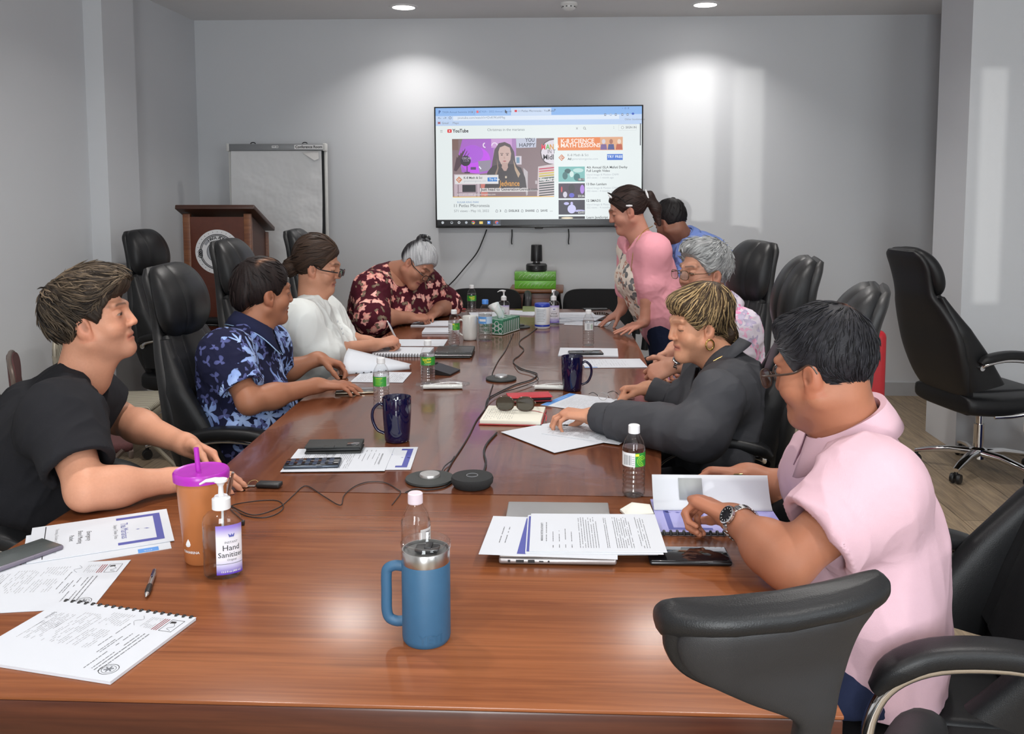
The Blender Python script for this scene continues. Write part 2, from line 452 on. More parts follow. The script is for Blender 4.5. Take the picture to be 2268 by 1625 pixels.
def face_color(H, P, sk, o):
    l, f, u = H.loc(P); C = np.tile(np.array(sk, float), (len(P), 1))
    n = pnoise(P*28)[:, None]; C = C*(1+0.09*n)
    def put(m, c): m = m[:, None]; C[:] = C*(1-m)+np.array(c)*m
    al = np.abs(l); front = sst(0.04, 0.06, f)
    ear = sst(0.070, 0.076, al)*(np.abs(u) < 0.045)*(f < 0.03)
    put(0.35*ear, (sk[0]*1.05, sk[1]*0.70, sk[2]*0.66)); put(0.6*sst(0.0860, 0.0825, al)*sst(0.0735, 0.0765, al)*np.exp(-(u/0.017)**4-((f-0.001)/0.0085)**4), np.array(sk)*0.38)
    put(0.30*front*np.exp(-((al-0.042)/0.020)**2-((u+0.012)/0.022)**2), (sk[0]*1.05, sk[1]*0.72, sk[2]*0.68))
    put(0.35*front*np.exp(-((al)/0.014)**2-((u+0.018)/0.014)**2), (sk[0]*1.02, sk[1]*0.70, sk[2]*0.66))
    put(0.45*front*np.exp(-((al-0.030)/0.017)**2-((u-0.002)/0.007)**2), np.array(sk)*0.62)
    if o.get('beard'): put(o['beard']*sst(-0.030, -0.050, u)*sst(0.0, 0.03, f)*sst(-0.125, -0.1, u), np.array(sk)*np.array([0.45, 0.47, 0.52]))
    lip = front*sst(0.029, 0.022, al)*np.exp(-((u+0.0555)/0.0105)**4); put(0.75*lip*sst(0.080, 0.086, f), o.get('lip', (sk[0]*0.75, sk[1]*0.42, sk[2]*0.42)))
    put(0.7*front*sst(0.026, 0.021, al)*np.exp(-((u+0.0553+0.12*al)/0.0018)**2), np.array(sk)*0.18)
    b = front*sst(0.010, 0.015, al)*sst(0.056, 0.048, al)*np.exp(-((u-0.0385-0.10*np.minimum(al, 0.036)+0.22*np.maximum(0, al-0.040))/0.0042)**2)
    put(o.get('browa', 0.85)*b, o.get('brow', (0.02, 0.014, 0.01)))
    ec = o.get('eye', 0.011)  # slit centre height
    ex = (al-0.0325)/0.0150; h = 0.0042*o.get('open', 1.0)
    inl = (np.abs(ex) < 1) & (f > 0.070)
    up = ec+h*np.sqrt(np.maximum(0, 1-ex**2)); dn = ec-h*0.7*np.sqrt(np.maximum(0, 1-ex**2))
    eye = inl*sst(dn-0.0008, dn+0.0008, u)*sst(up+0.0008, up-0.0008, u)
    put(eye, (0.42, 0.38, 0.35)); put(eye*sst(0.0066, 0.0054, np.hypot(al-0.0325-o.get('gaze', 0), u-ec+0.001)), (0.025, 0.014, 0.008))
    put(0.85*inl*np.exp(-((u-up)/0.0017)**2), (0.012, 0.008, 0.006)); put(0.25*inl*np.exp(-((u-dn)/0.0014)**2), (0.05, 0.03, 0.02))
    put(0.9*(np.hypot(al-0.008, u+0.032) < 0.005)*(f > 0.098), (0.03, 0.012, 0.01))
    return np.clip(C, 0, 1)
def hand_prims(W_, d, n, right, curl=0.35, s=1.0, spread=0.10, thumb=(0.55, 0.75, 0.25), fc=None, tc=0.35):
    """palm normal n points out of the palm; curl 0 flat .. 1 fist"""
    W_ = V3(W_); d = nrm(d); n = nrm(V3(n)-d*(V3(n) @ d)); t = np.cross(d, n)*(1 if right else -1)
    p = []; kn = []
    for i, (x, y) in enumerate(((0.029, 0.090), (0.010, 0.094), (-0.010, 0.089), (-0.028, 0.080))):
        K = W_+s*(d*y+t*x-n*0.004); kn.append(K); B = W_+s*(d*0.012+t*x*0.55)
        p.append(rc(B, K, 0.0150*s, 0.0112*s, 0.012*s))
    p.append(sl(W_+s*d*0.02, W_+s*d*0.078, 0.033*s, 0.039*s, t, 0.36, 0.010*s))
    p.append(rc(W_+s*(d*0.02+t*0.022+n*0.010), W_+s*(d*0.055+t*0.028+n*0.014), 0.015*s, 0.010*s, 0.012*s))
    cs = fc if fc is not None else (curl,)*4
    for i, (ls, r) in enumerate((((0.043, 0.026, 0.021), 0.0088), ((0.047, 0.030, 0.023), 0.0090), ((0.043, 0.028, 0.022), 0.0085), ((0.034, 0.021, 0.019), 0.0075))):
        c = cs[i]; q = kn[i]; a = 0; lat = (1.5-i)*spread
        for j, (L_, an) in enumerate(zip(ls, (80, 95, 60))):
            a += R(an)*c
            dd = nrm(d*math.cos(a)+n*math.sin(a)+t*lat*math.cos(a)); q2 = q+dd*L_*s
            p.append(rc(q, q2, r*s*(1-0.10*j), r*s*(0.90-0.10*j), 0.0035*s)); q = q2
    q = W_+s*(d*0.022+t*0.026+n*0.006); dd = nrm(d*thumb[0]+t*thumb[1]+n*thumb[2])
    for j, (L_, r) in enumerate(((0.046, 0.0135), (0.034, 0.0105), (0.028, 0.0092))):
        q2 = q+dd*L_*s; p.append(rc(q, q2, r*s, r*s*0.88, 0.008*s)); q = q2
        dd = nrm(dd+tc*(d*0.6-t*0.5+n*0.35))
    return p
def arm_prims(S, E, W_, d, ru=0.050, rf=0.043, rw=0.026):
    S, E, W_ = V3(S), V3(E), V3(W_); v = W_-E
    return [rc(S, E, ru*1.05, rf*0.98, 0.02), rc(E, E+v*0.35, rf, rf*1.03, 0.03), rc(E+v*0.30, W_, rf*1.02, rw, 0.03), rc(W_-nrm(v)*0.01, W_+nrm(d)*0.02, rw, rw*0.9, 0.02)]
def hair_mesh(H, o, h=0.003):
    th = o.get('th', 0.012); nape = o.get('nape', -0.045); fr = o.get('front', 0.085); rs = np.random.RandomState(o.get('seed', 1))
    cr = (0.078+th, 0.098+th, 0.091+th+o.get('top', 0)); cc = (0, -0.014, 0.046)
    cap = H.el(cc, cr).cut(H.pl((0, 0.082, fr), (0, 0.87, -0.5)), H.pl((0, -0.10, nape), (0, 0.35, -0.94)))
    cap.minus([H.el((sg*0.092, o.get('earf', 0.006), -0.014), (0.040, 0.026, 0.036)) for sg in (-1, 1)]+[H.el((0, 0.075, -0.05), (0.2, 0.058, 0.072))]+[f(H) for f in o.get('minus', [])], 0.010)
    pr = [cap]+[f(H) for f in o.get('extra', [])]
    P, Q = nets(pr, h); Nn = normals(P, Q)
    l, f, u = H.loc(P); K = nrm(o.get('crown', (0, -0.6, 0.8))); A = np.stack([l-cc[0], f-cc[1], u-cc[2]], 1)
    e1 = nrm(np.cross(K, (1, 0.1, 0))); e2 = np.cross(K, e1)
    def strand(A, fr=1.0):
        x, y, z = A @ e1, A @ e2, A @ K; rr = np.hypot(x, y)+1e-6; ax, ay = x/rr, y/rr
        sw = o.get('swirl', 2.0)*z/0.1; ax, ay = ax*np.cos(sw*0.2)-ay*np.sin(sw*0.2), ax*np.sin(sw*0.2)+ay*np.cos(sw*0.2)
        q = np.stack([ax*9*fr, ay*9*fr, z*o.get('zf', 9)], 1)
        return pnoise(q)+0.6*pnoise(q*2.3+7)+0.35*pnoise(q*5.1+3)
    s0 = strand(A); wv = pnoise(A*o.get('wfreq', 22)+3)
    P = P+Nn*(o.get('amp', 0.004)*s0+o.get('wave', 0.003)*wv)[:, None]*H.s
    c1, c2 = np.array(o['c1']), np.array(o['c2']); t = np.clip(0.45+0.55*strand(A, 1.8), 0, 1)[:, None]; C = c1*(1-t)+c2*t
    if 'paint' in o: C = o['paint'](l, f, u, C, s0)
    out = [(P, Q, C)]
    fl = o.get('flow'); cv = np.array(cc); rad = np.array(cr); n = o.get('locks', 0)
    if n:
        v = rs.normal(size=(n*12, 3)); v /= np.linalg.norm(v, axis=1)[:, None]; p = cv+v*rad
        ok = ((p[:, 1]-0.082)*0.87-(p[:, 2]-fr)*0.5 < o.get('fin', -0.004)) & (p[:, 2] > nape+0.02) & ~((np.abs(p[:, 0]) > 0.05) & (np.abs(p[:, 1]-0.006) < 0.03) & (p[:, 2] < 0.03))
        p = p[ok][:n]; n = len(p)
        def sdf(q):
            W = H.pts(q); d = np.full(len(q), 1.0)
            for r_ in pr:
                e = r_.fn(W[:, 0], W[:, 1], W[:, 2]); k_ = r_.k; t_ = np.clip(0.5+0.5*(d-e)/k_, 0, 1); d = d*(1-t_)+e*t_-k_*t_*(1-t_)
            return d/H.s
        def settle(q, off):
            for _ in range(4):
                r_ = q-cv; r_ = r_/np.linalg.norm(r_, axis=1)[:, None]; q = q-r_*np.clip(sdf(q)-off, -0.03, 0.012)[:, None]
            return q
        ln = o.get('len', 0.05)*rs.uniform(0.6, 1.3, n); ns = 8; cu_ = rs.normal(0, 1, n)*o.get('curl', 0.3); off = np.full(n, 0.0006); path = []; lf = o.get('lift', 0.006)*rs.uniform(0.0, 1.0, n)**3*0.45
        p = settle(p, off)
        for j in range(ns):
            path.append(p)
            if fl: d = np.array([fl(q) for q in p], float)
            else: d = p-cv-np.outer((p-cv) @ K, K); d = d/np.linalg.norm(d, axis=1)[:, None]-0.35*K
            nv = (p-cv)/rad**2; nv /= np.linalg.norm(nv, axis=1)[:, None]
            d = d-nv*(d*nv).sum(1)[:, None]; d /= np.maximum(1e-6, np.linalg.norm(d, axis=1))[:, None]; sd = np.cross(nv, d)
            d = d+sd*(cu_*np.sin(j*1.0+cu_*3))[:, None]*0.7; d /= np.linalg.norm(d, axis=1)[:, None]
            p = p+d*(ln/ns)[:, None]; off = off+lf*(0.5+j/ns)*0.6
            hang = p[:, 2] < nape+o.get('free', -1.0)
            p2 = settle(p, off); p = np.where(hang[:, None], p-np.array([0, 0, 0.004]), p2)
        path = np.stack(path, 1); tl = rs.uniform(0, 1, n)**o.get('lpow', 1.0); big = rs.uniform(0.6, 1.25, n); uu = rs.uniform(-0.6, 0.6, n)
        for i in range(n):
            rr = o.get('lr', 0.0035)*big[i]*np.array([0.25, 0.8, 1, 1, 1, 0.85, 0.55, 0.1])*H.s
            TP, TQ = ntube(H.pts(path[i]), rr, 5); cc_ = np.tile(c1*(1-tl[i])+np.array(o.get('c3', c2))*tl[i], (len(TP), 1))
            if 'paint' in o: l_, f_, u_ = H.loc(TP); cc_ = o['paint'](l_, f_, u_, cc_, uu[i]*np.ones(len(TP)))
            out.append((TP, TQ, cc_))
    return join(out)
def torso_prims(p, off=0.0, belly=0.0):
    pr = torso_prims0(p, off, belly)
    if 'seatz' in p: pr = [q.cut((V3(0, 0, p['seatz']+0.012), (0, 0, -1))) for q in pr]
    if 'chair' in p:
        cx, cy, fa, rec = p['chair']; d = np.array([math.cos(R(fa)), math.sin(R(fa)), 0.0]); t_ = 0.10+rec
        pr = [q.cut((V3(cx, cy, 0.60)-d*(0.132+rec*0.12), -d*math.cos(t_)+V3(0, 0, -math.sin(t_)))) for q in pr]
    return pr
def torso_prims0(p, off=0.0, belly=0.0):
    Pv, C, N, SR, SL = (V3(p[k]) for k in ('Pv', 'C', 'N', 'SR', 'SL')); L = nrm(SL-SR)
    sp = nrm(C-Pv); F = nrm(np.cross(L, sp)); b = p.get('build', 1.0)
    mid = (Pv+C)/2+F*belly*0.5; pr = [sl(Pv, mid, 0.165*b+off, 0.155*b+off+belly, L, p.get('q', 0.72), 0.06), sl(mid, C, 0.155*b+off+belly, 0.165*b+off, L, p.get('q', 0.72), 0.06)]
    for b_ in (Pv,): pr.append(sl(b_-sp*0.05, b_, 0.15*b+off, 0.165*b+off, L, 0.75, 0.05))
    top = N-nrm(N-C)*0.05
    pr.append(sl(C, top, 0.165*b+off, 0.085+off, L, 0.70, 0.05))
    w = np.linalg.norm(SL-SR)
    for S in (SR, SL):
        pr.append(rc(S+(C-S)*0.03, top, 0.058*b+off, 0.050+off, 0.05)); pr.append(rc(S, (S+C)/2+(C-N)*0.1, 0.062*b+off, 0.085*b+off, 0.06))
    if p.get('bust'):
        for s_ in (-1, 1): pr.append(el(C+F*(0.085*b+off)+L*s_*0.075-sp*0.02, (L, F, sp), (0.075+off, 0.06+off, 0.07+off), 0.06))
    return pr
def leg_prims(p, off=0.0):
    pr = []
    for hp, kn, an in zip(p['hip'], p['knee'], p['ank']):
        hp, kn, an = V3(hp), V3(kn), V3(an)
        th_ = rc(hp, kn, 0.082+off, 0.058+off, 0.04)
        if 'seatz' in p: th_.cut((V3(0, 0, p['seatz']+0.012), (0, 0, -1)))
        pr += [th_, rc(kn, an, 0.056+off, 0.042+off, 0.03)]
    return pr
def skin_mat():
    if 'skin' in MATS: return MATS['skin']
    m, nt, b = newmat('skin'); setp(b, Roughness=0.50, Specular_IOR_Level=0.32, Subsurface_Weight=0.08, Subsurface_Scale=0.01)
    b.inputs['Subsurface Radius'].default_value = (1, 0.35, 0.2)
    at = nt.add('ShaderNodeVertexColor', layer_name='Col'); o = nt.obj()
    f = nt.noise(o, 160, 3); nt.l.new(nt.mix(nt.math('MULTIPLY', f, 0.25), at.outputs[0], (0.30, 0.12, 0.07)), b.inputs['Base Color'])
    nt.l.new(nt.bump(nt.noise(o, 420, 2), 0.12, 0.001), b.inputs['Normal']); return m
def hair_mat():
    if 'hair' in MATS: return MATS['hair']
    m, nt, b = newmat('hair'); setp(b, Roughness=0.55, Specular_IOR_Level=0.22)
    at = nt.add('ShaderNodeVertexColor', layer_name='Col'); o = nt.obj()
    f = nt.noise(o, 330, 2); nt.l.new(nt.mix(f, at.outputs[0], nt.vmath('SCALE', at.outputs[0])), b.inputs['Base Color'])
    [n for n in nt.n if n.type == 'VECT_MATH'][-1].inputs['Scale'].default_value = 0.55
    nt.l.new(nt.bump(f, 0.35, 0.002), b.inputs['Normal']); return m
def cloth(name, col, rough=0.85, weave=900, var=0.08, sheen=0.0):
    if name in MATS: return MATS[name]
    m, nt, b = newmat(name); setp(b, Roughness=rough, Specular_IOR_Level=0.25, Sheen_Weight=sheen)
    o = nt.obj(); n = nt.noise(o, 9, 4); nt.l.new(nt.mix(n, [x*(1-var) for x in col], [min(1, x*(1+var)) for x in col]), b.inputs['Base Color'])
    h = nt.math('ADD', nt.noise(o, weave, 1), nt.math('MULTIPLY', nt.noise(o, 17, 4, 0.6, 0.6), 2.2)); nt.l.new(nt.bump(h, 0.4, 0.005), b.inputs['Normal']); return m
def flower_cloth(name, base, layers, rough=0.85):
    """layers: (cell scale, petals, radius, petal colour, centre colour, seed, density)"""
    m, nt, b = newmat(name); setp(b, Roughness=rough, Specular_IOR_Level=0.2)
    tc = nt.obj(); geo = nt.add('ShaderNodeNewGeometry'); col = None
    wob = nt.add('ShaderNodeTexNoise', i_Vector=tc, i_Scale=26.0, i_Detail=2.0)
    P = nt.vmath('ADD', tc, nt.vmath('MULTIPLY', nt.vmath('SUBTRACT', wob.outputs[1], (0.5, 0.5, 0.5)), (0.012, 0.012, 0.012)))
    nb = nt.noise(tc, 18, 4); cur = nt.mix(nb, [x*0.8 for x in base], [min(1, x*1.15) for x in base])
    for (sc, pet, rad, pc, cc, seed, dens, *rnd_) in layers:
        off = nt.vmath('ADD', P, (seed*3.17, seed*1.73, seed*0.91))
        vo = nt.add('ShaderNodeTexVoronoi', i_Vector=off, i_Scale=sc, i_Randomness=0.85)
        loc = nt.vmath('SUBTRACT', off, vo.outputs['Position'])
        N = geo.outputs['Normal']
        rv = nt.vmath('SUBTRACT', vo.outputs['Color'], (0.5, 0.5, 0.5))
        t = nt.vmath('NORMALIZE', nt.vmath('CROSS_PRODUCT', N, rv)); bb = nt.vmath('CROSS_PRODUCT', N, t)
        x = nt.vmath('DOT_PRODUCT', loc, t); y = nt.vmath('DOT_PRODUCT', loc, bb)
        r = nt.math('MULTIPLY', nt.math('SQRT', nt.math('ADD', nt.math('MULTIPLY', x, x), nt.math('MULTIPLY', y, y))), sc)
        an = nt.math('ARCTAN2', y, x)
        rq = rnd_[0] if rnd_ else 0.42
        pf = nt.math('ADD', 1-rq, nt.math('MULTIPLY', rq, nt.math('COSINE', nt.math('MULTIPLY', an, float(pet)))))
        sel = nt.math('GREATER_THAN', dens, nt.add('ShaderNodeSeparateColor', i_Color=vo.outputs['Color']).outputs[2])
        edge = nt.math('SUBTRACT', nt.math('MULTIPLY', pf, rad), r)
        msk = nt.math('MULTIPLY', nt.math('MULTIPLY', edge, 30.0, clamp=True), sel)
        shade = nt.math('MULTIPLY', nt.math('DIVIDE', r, rad), 1.0, clamp=True)
        vein = nt.math('MULTIPLY', nt.math('POWER', nt.math('ABSOLUTE', nt.math('COSINE', nt.math('MULTIPLY', an, pet*0.5))), 14.0), 0.35)
        fc = nt.mix(vein, nt.mix(shade, cc, pc), cc)
        cur = nt.mix(msk, cur, fc)
    nt.l.new(cur, b.inputs['Base Color'])
    nt.l.new(nt.bump(nt.math('ADD', nt.noise(tc, 900, 1), nt.math('MULTIPLY', nt.noise(tc, 26, 4), 1.6)), 0.3, 0.004), b.inputs['Normal'])
    return m
def wrinkle(P, Q, amp, seed=0, freq=(11, 30), stretch=None):
    N = normals(P, Q); q = P+seed
    if stretch is not None:  # folds run along this direction
        d = nrm(stretch); q = q-np.outer(P @ d, d)*0.72
    w = pnoise(q*5)*0.02; q = q+w[:, None]
    a = pnoise(q*freq[0]); b = np.clip(1-1.9*np.abs(pnoise(q*freq[0]*1.25+5)), 0, 1)**3; c = np.clip(1-2*np.abs(pnoise(q*freq[1]+9)), 0, 1)**2
    m = sst(-0.25, 0.25, pnoise(q*4+31))
    return P+N*(amp*(0.9*a+(0.3+0.9*m)*b+(0.15+0.5*m)*c-0.4))[:, None]
def collar_mesh(mb, H, N, t, F, rl, rf, hs, hf, pt, open_=0.35, flare=0.020, fold=True, n=44, dz=0.02, drop=0.03):
    """turned-down collar round the neck; pt = extra length of the points at the front"""
    a0 = H.pt(0, -0.022, -0.050); c = a0*(1-t)+V3(N)*t; up = nrm(nrm(a0-V3(N))*0.8+V3(0, 0, 0.35)+0*c); F = nrm(V3(F)-up*(V3(F) @ up)); L = np.cross(up, F); rows = []
    for i in range(n+1):
        a = open_+(2*math.pi-2*open_)*i/n; ca, sa = math.cos(a), math.sin(a); fr = (1+ca)/2
        out = nrm(L*sa*rf+F*ca*rl); q = c+L*sa*rl+F*ca*rf-up*(drop*fr**1.5)
        pe = pt*max(0, (abs(ca) if ca > 0 else 0))**2.5
        h2 = hf+pe; row = [q-out*0.004, q+up*hs*(1-0.3*fr)-out*0.006]
        if fold: row += [q+up*(hs*(1-0.3*fr)+0.004)+out*0.004, q+up*(hs*0.7-h2*0.4)+out*(0.010+flare*0.5), q+up*(hs*0.5-h2)+out*(0.012+flare+pe*0.35)]
        rows.append(row)
    k = len(rows[0]); vs = [tuple(p) for r in rows for p in r]; fs = [(i*k+j, (i+1)*k+j, (i+1)*k+j+1, i*k+j+1) for i in range(n) for j in range(k-1)]
    mb.add(vs, fs); return mb
def glasses(H, parent, base, frame, lens=True, rim=0.0014, w=0.026, hh=0.019, u=0.012, f=0.116, gap=0.034, dn=0.0, half=False, lensmat=None):
    mb = MB().mat(frame); g = Vector(base)
    def q(l, f_, u_): return Vector(H.pt(l, f_, u_))-g
    lm = MB()
    for s in (-1, 1):
        ring = []
        for i in range(28):
            a = 2*math.pi*i/28; x = math.copysign(abs(math.cos(a))**0.75, math.cos(a))*w; z = math.copysign(abs(math.sin(a))**0.75, math.sin(a))*hh
            ring.append(q(s*gap+x, f-0.10*abs(s*gap+x)**1.5*8*0.35-dn*0, u+z))
        if half: mb.tube(ring[:15], rim*H.s, 6)
        else: mb.tube(ring, rim*H.s, 6, closed=True)
        lm.loft([[p-Vector(H.F)*0.0005 for p in ring], [p+Vector(H.F)*0.0005 for p in ring]])
        mb.tube(spline([q(s*(gap+w), f-0.012, u+hh*0.35), q(s*(gap+w+0.016), f-0.022, u+hh*0.4), q(s*0.082, 0.03, u+0.006), q(s*0.084, -0.008, 0.024), q(s*0.083, -0.022, 0.004)], 5), rim*1.3*H.s, 6)
    mb.tube(spline([q(-gap+w, f-0.003, u+0.004), q(0, f+0.004, u+0.009), q(gap-w, f-0.003, u+0.004)], 5), rim*H.s, 6)
    o = mk('eyeglasses', mb, None, parent)
    if lens: mk('lens', lm, lensmat or glass('eyeglass_lens', (0.97, 0.98, 0.98)), o)
    return o
def clear_table(P, lift=0.0015, bot=0.068):
    """soft things yield to the table tops: points inside a top move up onto it or out past its side, whichever is nearer"""
    x, y, z = P[:, 0], P[:, 1], P[:, 2]; q = (y-4.0)/1.81
    xr = np.where(y < 2.187, 0.397, 0.335-0.10*q*q+0.012*q); xl = np.where(y < 2.187, -1.187, -0.985+0.045*q*q)
    ins = (x > xl) & (x < xr) & (y > 1.255) & (y < 5.80) & (z > TZ-bot) & (z < TZ+lift)
    pl, pr_, pv = x-xl, xr-x, TZ+lift-z
    side = np.minimum(pl, pr_)+0.003; up = ins & (pv <= side); le = ins & ~up & (pl < pr_); ri = ins & ~up & ~le
    P = P.copy(); P[up, 2] = TZ+lift; P[le, 0] = xl[le]-0.003; P[ri, 0] = xr[ri]+0.003; return P
def person(label, p):
    """one continuous body (skin) + hair and clothing as children"""
    base = np.array([p['Pv'][0], p['Pv'][1], 0.0]); sk = p['skin']; H = p['head']; hm = p.get('hres', 0.0028)
    parts = []
    P, Q = nets(face_prims(H, V3(p['N']), p.get('fat', 1), p.get('neck', 0.056), p.get('nose', 1), p.get('jaw', 1)), p.get('fres', 0.0024)); parts.append((P, Q, face_color(H, P, sk, p.get('face', {}))))
    for i, s in enumerate('RL'):
        S, E, W_ = p['S'+s], p['E'+s], p['W'+s]; hd = p['h'+s]
        a = p.get('arm', 1.0)
        pr = arm_prims(S, E, W_, hd['d'], 0.050*a, 0.042*a, 0.0265*(0.4+0.6*a))+hand_prims(W_, hd['d'], hd['n'], s == 'R', **{k: v for k, v in hd.items() if k not in 'dn'})
        P, Q = nets(pr, hm); n = pnoise(P*22)[:, None]; C = np.tile(np.array(sk)*np.array(p.get('armc', (1, 1, 1))), (len(P), 1))*(1+0.12*n)
        kd = np.linalg.norm(P-(V3(W_)+nrm(hd['d'])*0.1), axis=1); C = C*(1-0.12*np.exp(-(kd/0.05)**2)[:, None]*np.array([0.2, 1, 1]))
        P = clear_table(P, p.get('lift', 0.0015)); parts.append((P, Q, np.clip(C, 0, 1)))
    P, Q = nets(torso_prims(p, -0.006)+leg_prims(p, -0.006), 0.009); parts.append((P, Q, np.tile(np.array(sk), (len(P), 1))))
    P, Q, C = join(parts)
    o = bpy.data.objects.new('person', npmesh('person', P, Q, skin_mat(), C, base)); COL.objects.link(o)
    o.location = tuple(base); tag(o, label, 'person', p.get('group'))
    def child(name, P, Q, m, C=None):
        c = bpy.data.objects.new(name, npmesh(name, P, Q, m, C, base)); COL.objects.link(c); c.parent = o; return c
    if p.get('hair'): P, Q, C = hair_mesh(H, p['hair'], p.get('hairres', 0.003)); child('hair', P, Q, hair_mat(), C)
    shirts = []
    for sh in p['garments']:
        off = sh.get('off', 0.010); sv = sh.get('sleeve', 'short'); lo = sh.get('loose', 0.014); a = p.get('arm', 1.0)
        prs = torso_prims(p, off, sh.get('belly', 0.0))
        for q in prs:
            if 'cut' in sh: q.cut(*sh['cut'])
        if 'hem' in sh:
            for q in prs[:3]: q.cut(sh['hem'])
        for s in 'RL':
            if sv == 'none': continue
            S, E, W_ = V3(p['S'+s]), V3(p['E'+s]), V3(p['W'+s])
            if sv == 'short':
                e = S+(E-S)*(sh.get('sl', 0.80)+0.25); cp = S+(E-S)*sh.get('sl', 0.80); ax = E-S
                prs.append(rc(S, e, 0.060*a+lo*0.8, 0.056*a+lo, 0.05).cut((cp, ax)).minus([rc(cp-nrm(ax)*0.03, cp+ax, 0.050*a+lo*0.55, 0.050*a+lo*0.55)], 0.003))
            else:
                f = sh.get('sl', 1.0); cp = E+(W_-E)*f; ax = W_-E; cr = sh.get('cuffr', 0.036*a+lo*0.9); er = sh.get('elr', 0.056*a+lo*1.2)
                prs.append(rc(S, E, 0.060*a+lo, er, 0.05))
                if 'cuffband' in sh:
                    c0_ = cp-nrm(ax)*sh['cuffband']; prs.append(rc(E, c0_+nrm(ax)*0.02, er, sh['puff'], 0.03).cut((c0_+nrm(ax)*0.012, ax)))
                else: prs.append(rc(E, E+(W_-E)*(f+0.10), er, cr, 0.03).cut((cp, ax)).minus([rc(cp-nrm(ax)*0.03, cp+ax*0.3, cr-0.005, cr-0.005)], 0.003))
                if 'cuffband' in sh: prs.append(rc(cp-nrm(ax)*sh['cuffband'], cp+ax*0.1, cr+0.009, cr+0.007, 0.004).cut((cp, ax), (cp-nrm(ax)*sh['cuffband'], -ax)).minus([rc(cp-nrm(ax)*0.03, cp+ax*0.3, cr-0.005, cr-0.005)], 0.003))
        prs += sh.get('extra', []); prs += [q.sub() for q in sh.get('neckcut', [])]
        P, Q = nets(prs, sh.get('res', 0.005), 2); P = wrinkle(P, Q, sh.get('wr', 0.004), sh.get('seed', 1), sh.get('wf', (11, 30)), sh.get('dir')); P = clear_table(P, p.get('lift', 0.0015)+0.001)
        shirt = child(sh.get('name', 'shirt'), P, Q, sh['mat'])
        if 'collar' in sh:
            mb = collar_mesh(MB().at(Matrix.Translation(-Vector(base))).mat(sh.get('cmat', sh['mat'])), H, p['N'], **sh['collar']); co = mk('collar', mb, None, shirt, 60)
            md = co.modifiers.new('thick', 'SOLIDIFY'); md.thickness = 0.0025
        shirts.append(shirt)
    shirt = shirts[0]
    tr = p['trousers']; prs = torso_prims(p, tr.get('off', 0.004))[:1]+torso_prims(p, tr.get('off', 0.004))[2:3]
    for q in prs: q.cut((V3(p['Pv'])+nrm(V3(p['C'])-V3(p['Pv']))*tr.get('rise', 0.08), V3(p['C'])-V3(p['Pv'])))
    lg = leg_prims(p, 0.010)
    P, Q = nets(prs+lg, 0.007, 2); P = clear_table(wrinkle(P, Q, 0.004, 3)); child('trousers', P, Q, tr['mat'])
    for kn, an in zip(p['knee'], p['ank']):
        an = V3(an); tf = nrm((V3(p['C'])-V3(p['Pv']))*0+V3(p.get('toe', (1, 0, 0)))); pr = [sl(V3(an[0], an[1], 0.035)-tf*0.05, V3(an[0], an[1], 0.030)+tf*0.16, 0.038, 0.036, np.cross(tf, (0, 0, 1)), 0.8, 0.02), rc(an-V3(0, 0, 0.02), V3(an[0], an[1], 0.04), 0.042, 0.04)]
        pr = [q.cut((V3(0, 0, 0.002), (0, 0, -1))) for q in pr]
        P, Q = nets(pr, 0.006); child('shoe', P, Q, mat('shoe_leather', (0.012, 0.011, 0.011), 0.4))
    return o, shirt, base
# ---------------- the room ----------------
XL, XR, YF, YB, ZC = -2.79, 3.30, 6.70, -1.80, 2.765
wall_m = mat('wall_paint', (0.65, 0.665, 0.69), 0.75, var=0.015, vscale=3, bump=0.12, bscale=160)
ceil_m = mat('ceiling_paint', (0.80, 0.80, 0.80), 0.9, var=0.02, vscale=3, bump=0.1, bscale=120)
m, nt, b = newmat('floor_vinyl'); setp(b, Roughness=0.45)
o = nt.obj(rot=(0, 0, R(90)))
br = nt.add('ShaderNodeTexBrick', i_Vector=o, i_Scale=1.0, i_Color1=c4((0.33, 0.25, 0.165)), i_Color2=c4((0.41, 0.315, 0.21)), i_Mortar=c4((0.08, 0.055, 0.035)), i_Mortar_Size=0.0018, i_Brick_Width=1.22, i_Row_Height=0.18, offset=0.37)
g = nt.noise(nt.obj(scale=(26, 1.6, 1)), 3.0, 5, 0.6, 0.8); k = nt.mix(nt.ramp(g, [(0.32, (0, 0, 0)), (0.68, (1, 1, 1))]), (0.60, 0.60, 0.62), (1.12, 1.10, 1.06))
mx = nt.n.new('ShaderNodeMix'); mx.data_type = 'RGBA'; mx.blend_type = 'MULTIPLY'; mx.inputs[0].default_value = 1
nt.l.new(br.outputs[0], mx.inputs[6]); nt.l.new(k, mx.inputs[7]); nt.l.new(mx.outputs[2], b.inputs['Base Color'])
struct('floor', MB().box(((XL+XR)/2, (YF+YB)/2, -0.05), (XR-XL+0.4, YF-YB+0.4, 0.1)), MATS['floor_vinyl'])
struct('ceiling', MB().box(((XL+XR)/2, (YF+YB)/2, ZC+0.05), (XR-XL+0.4, YF-YB+0.4, 0.1)), ceil_m)
struct('wall_back', MB().box(((XL+XR)/2, YF+0.06, ZC/2), (XR-XL+0.4, 0.12, ZC)), wall_m)
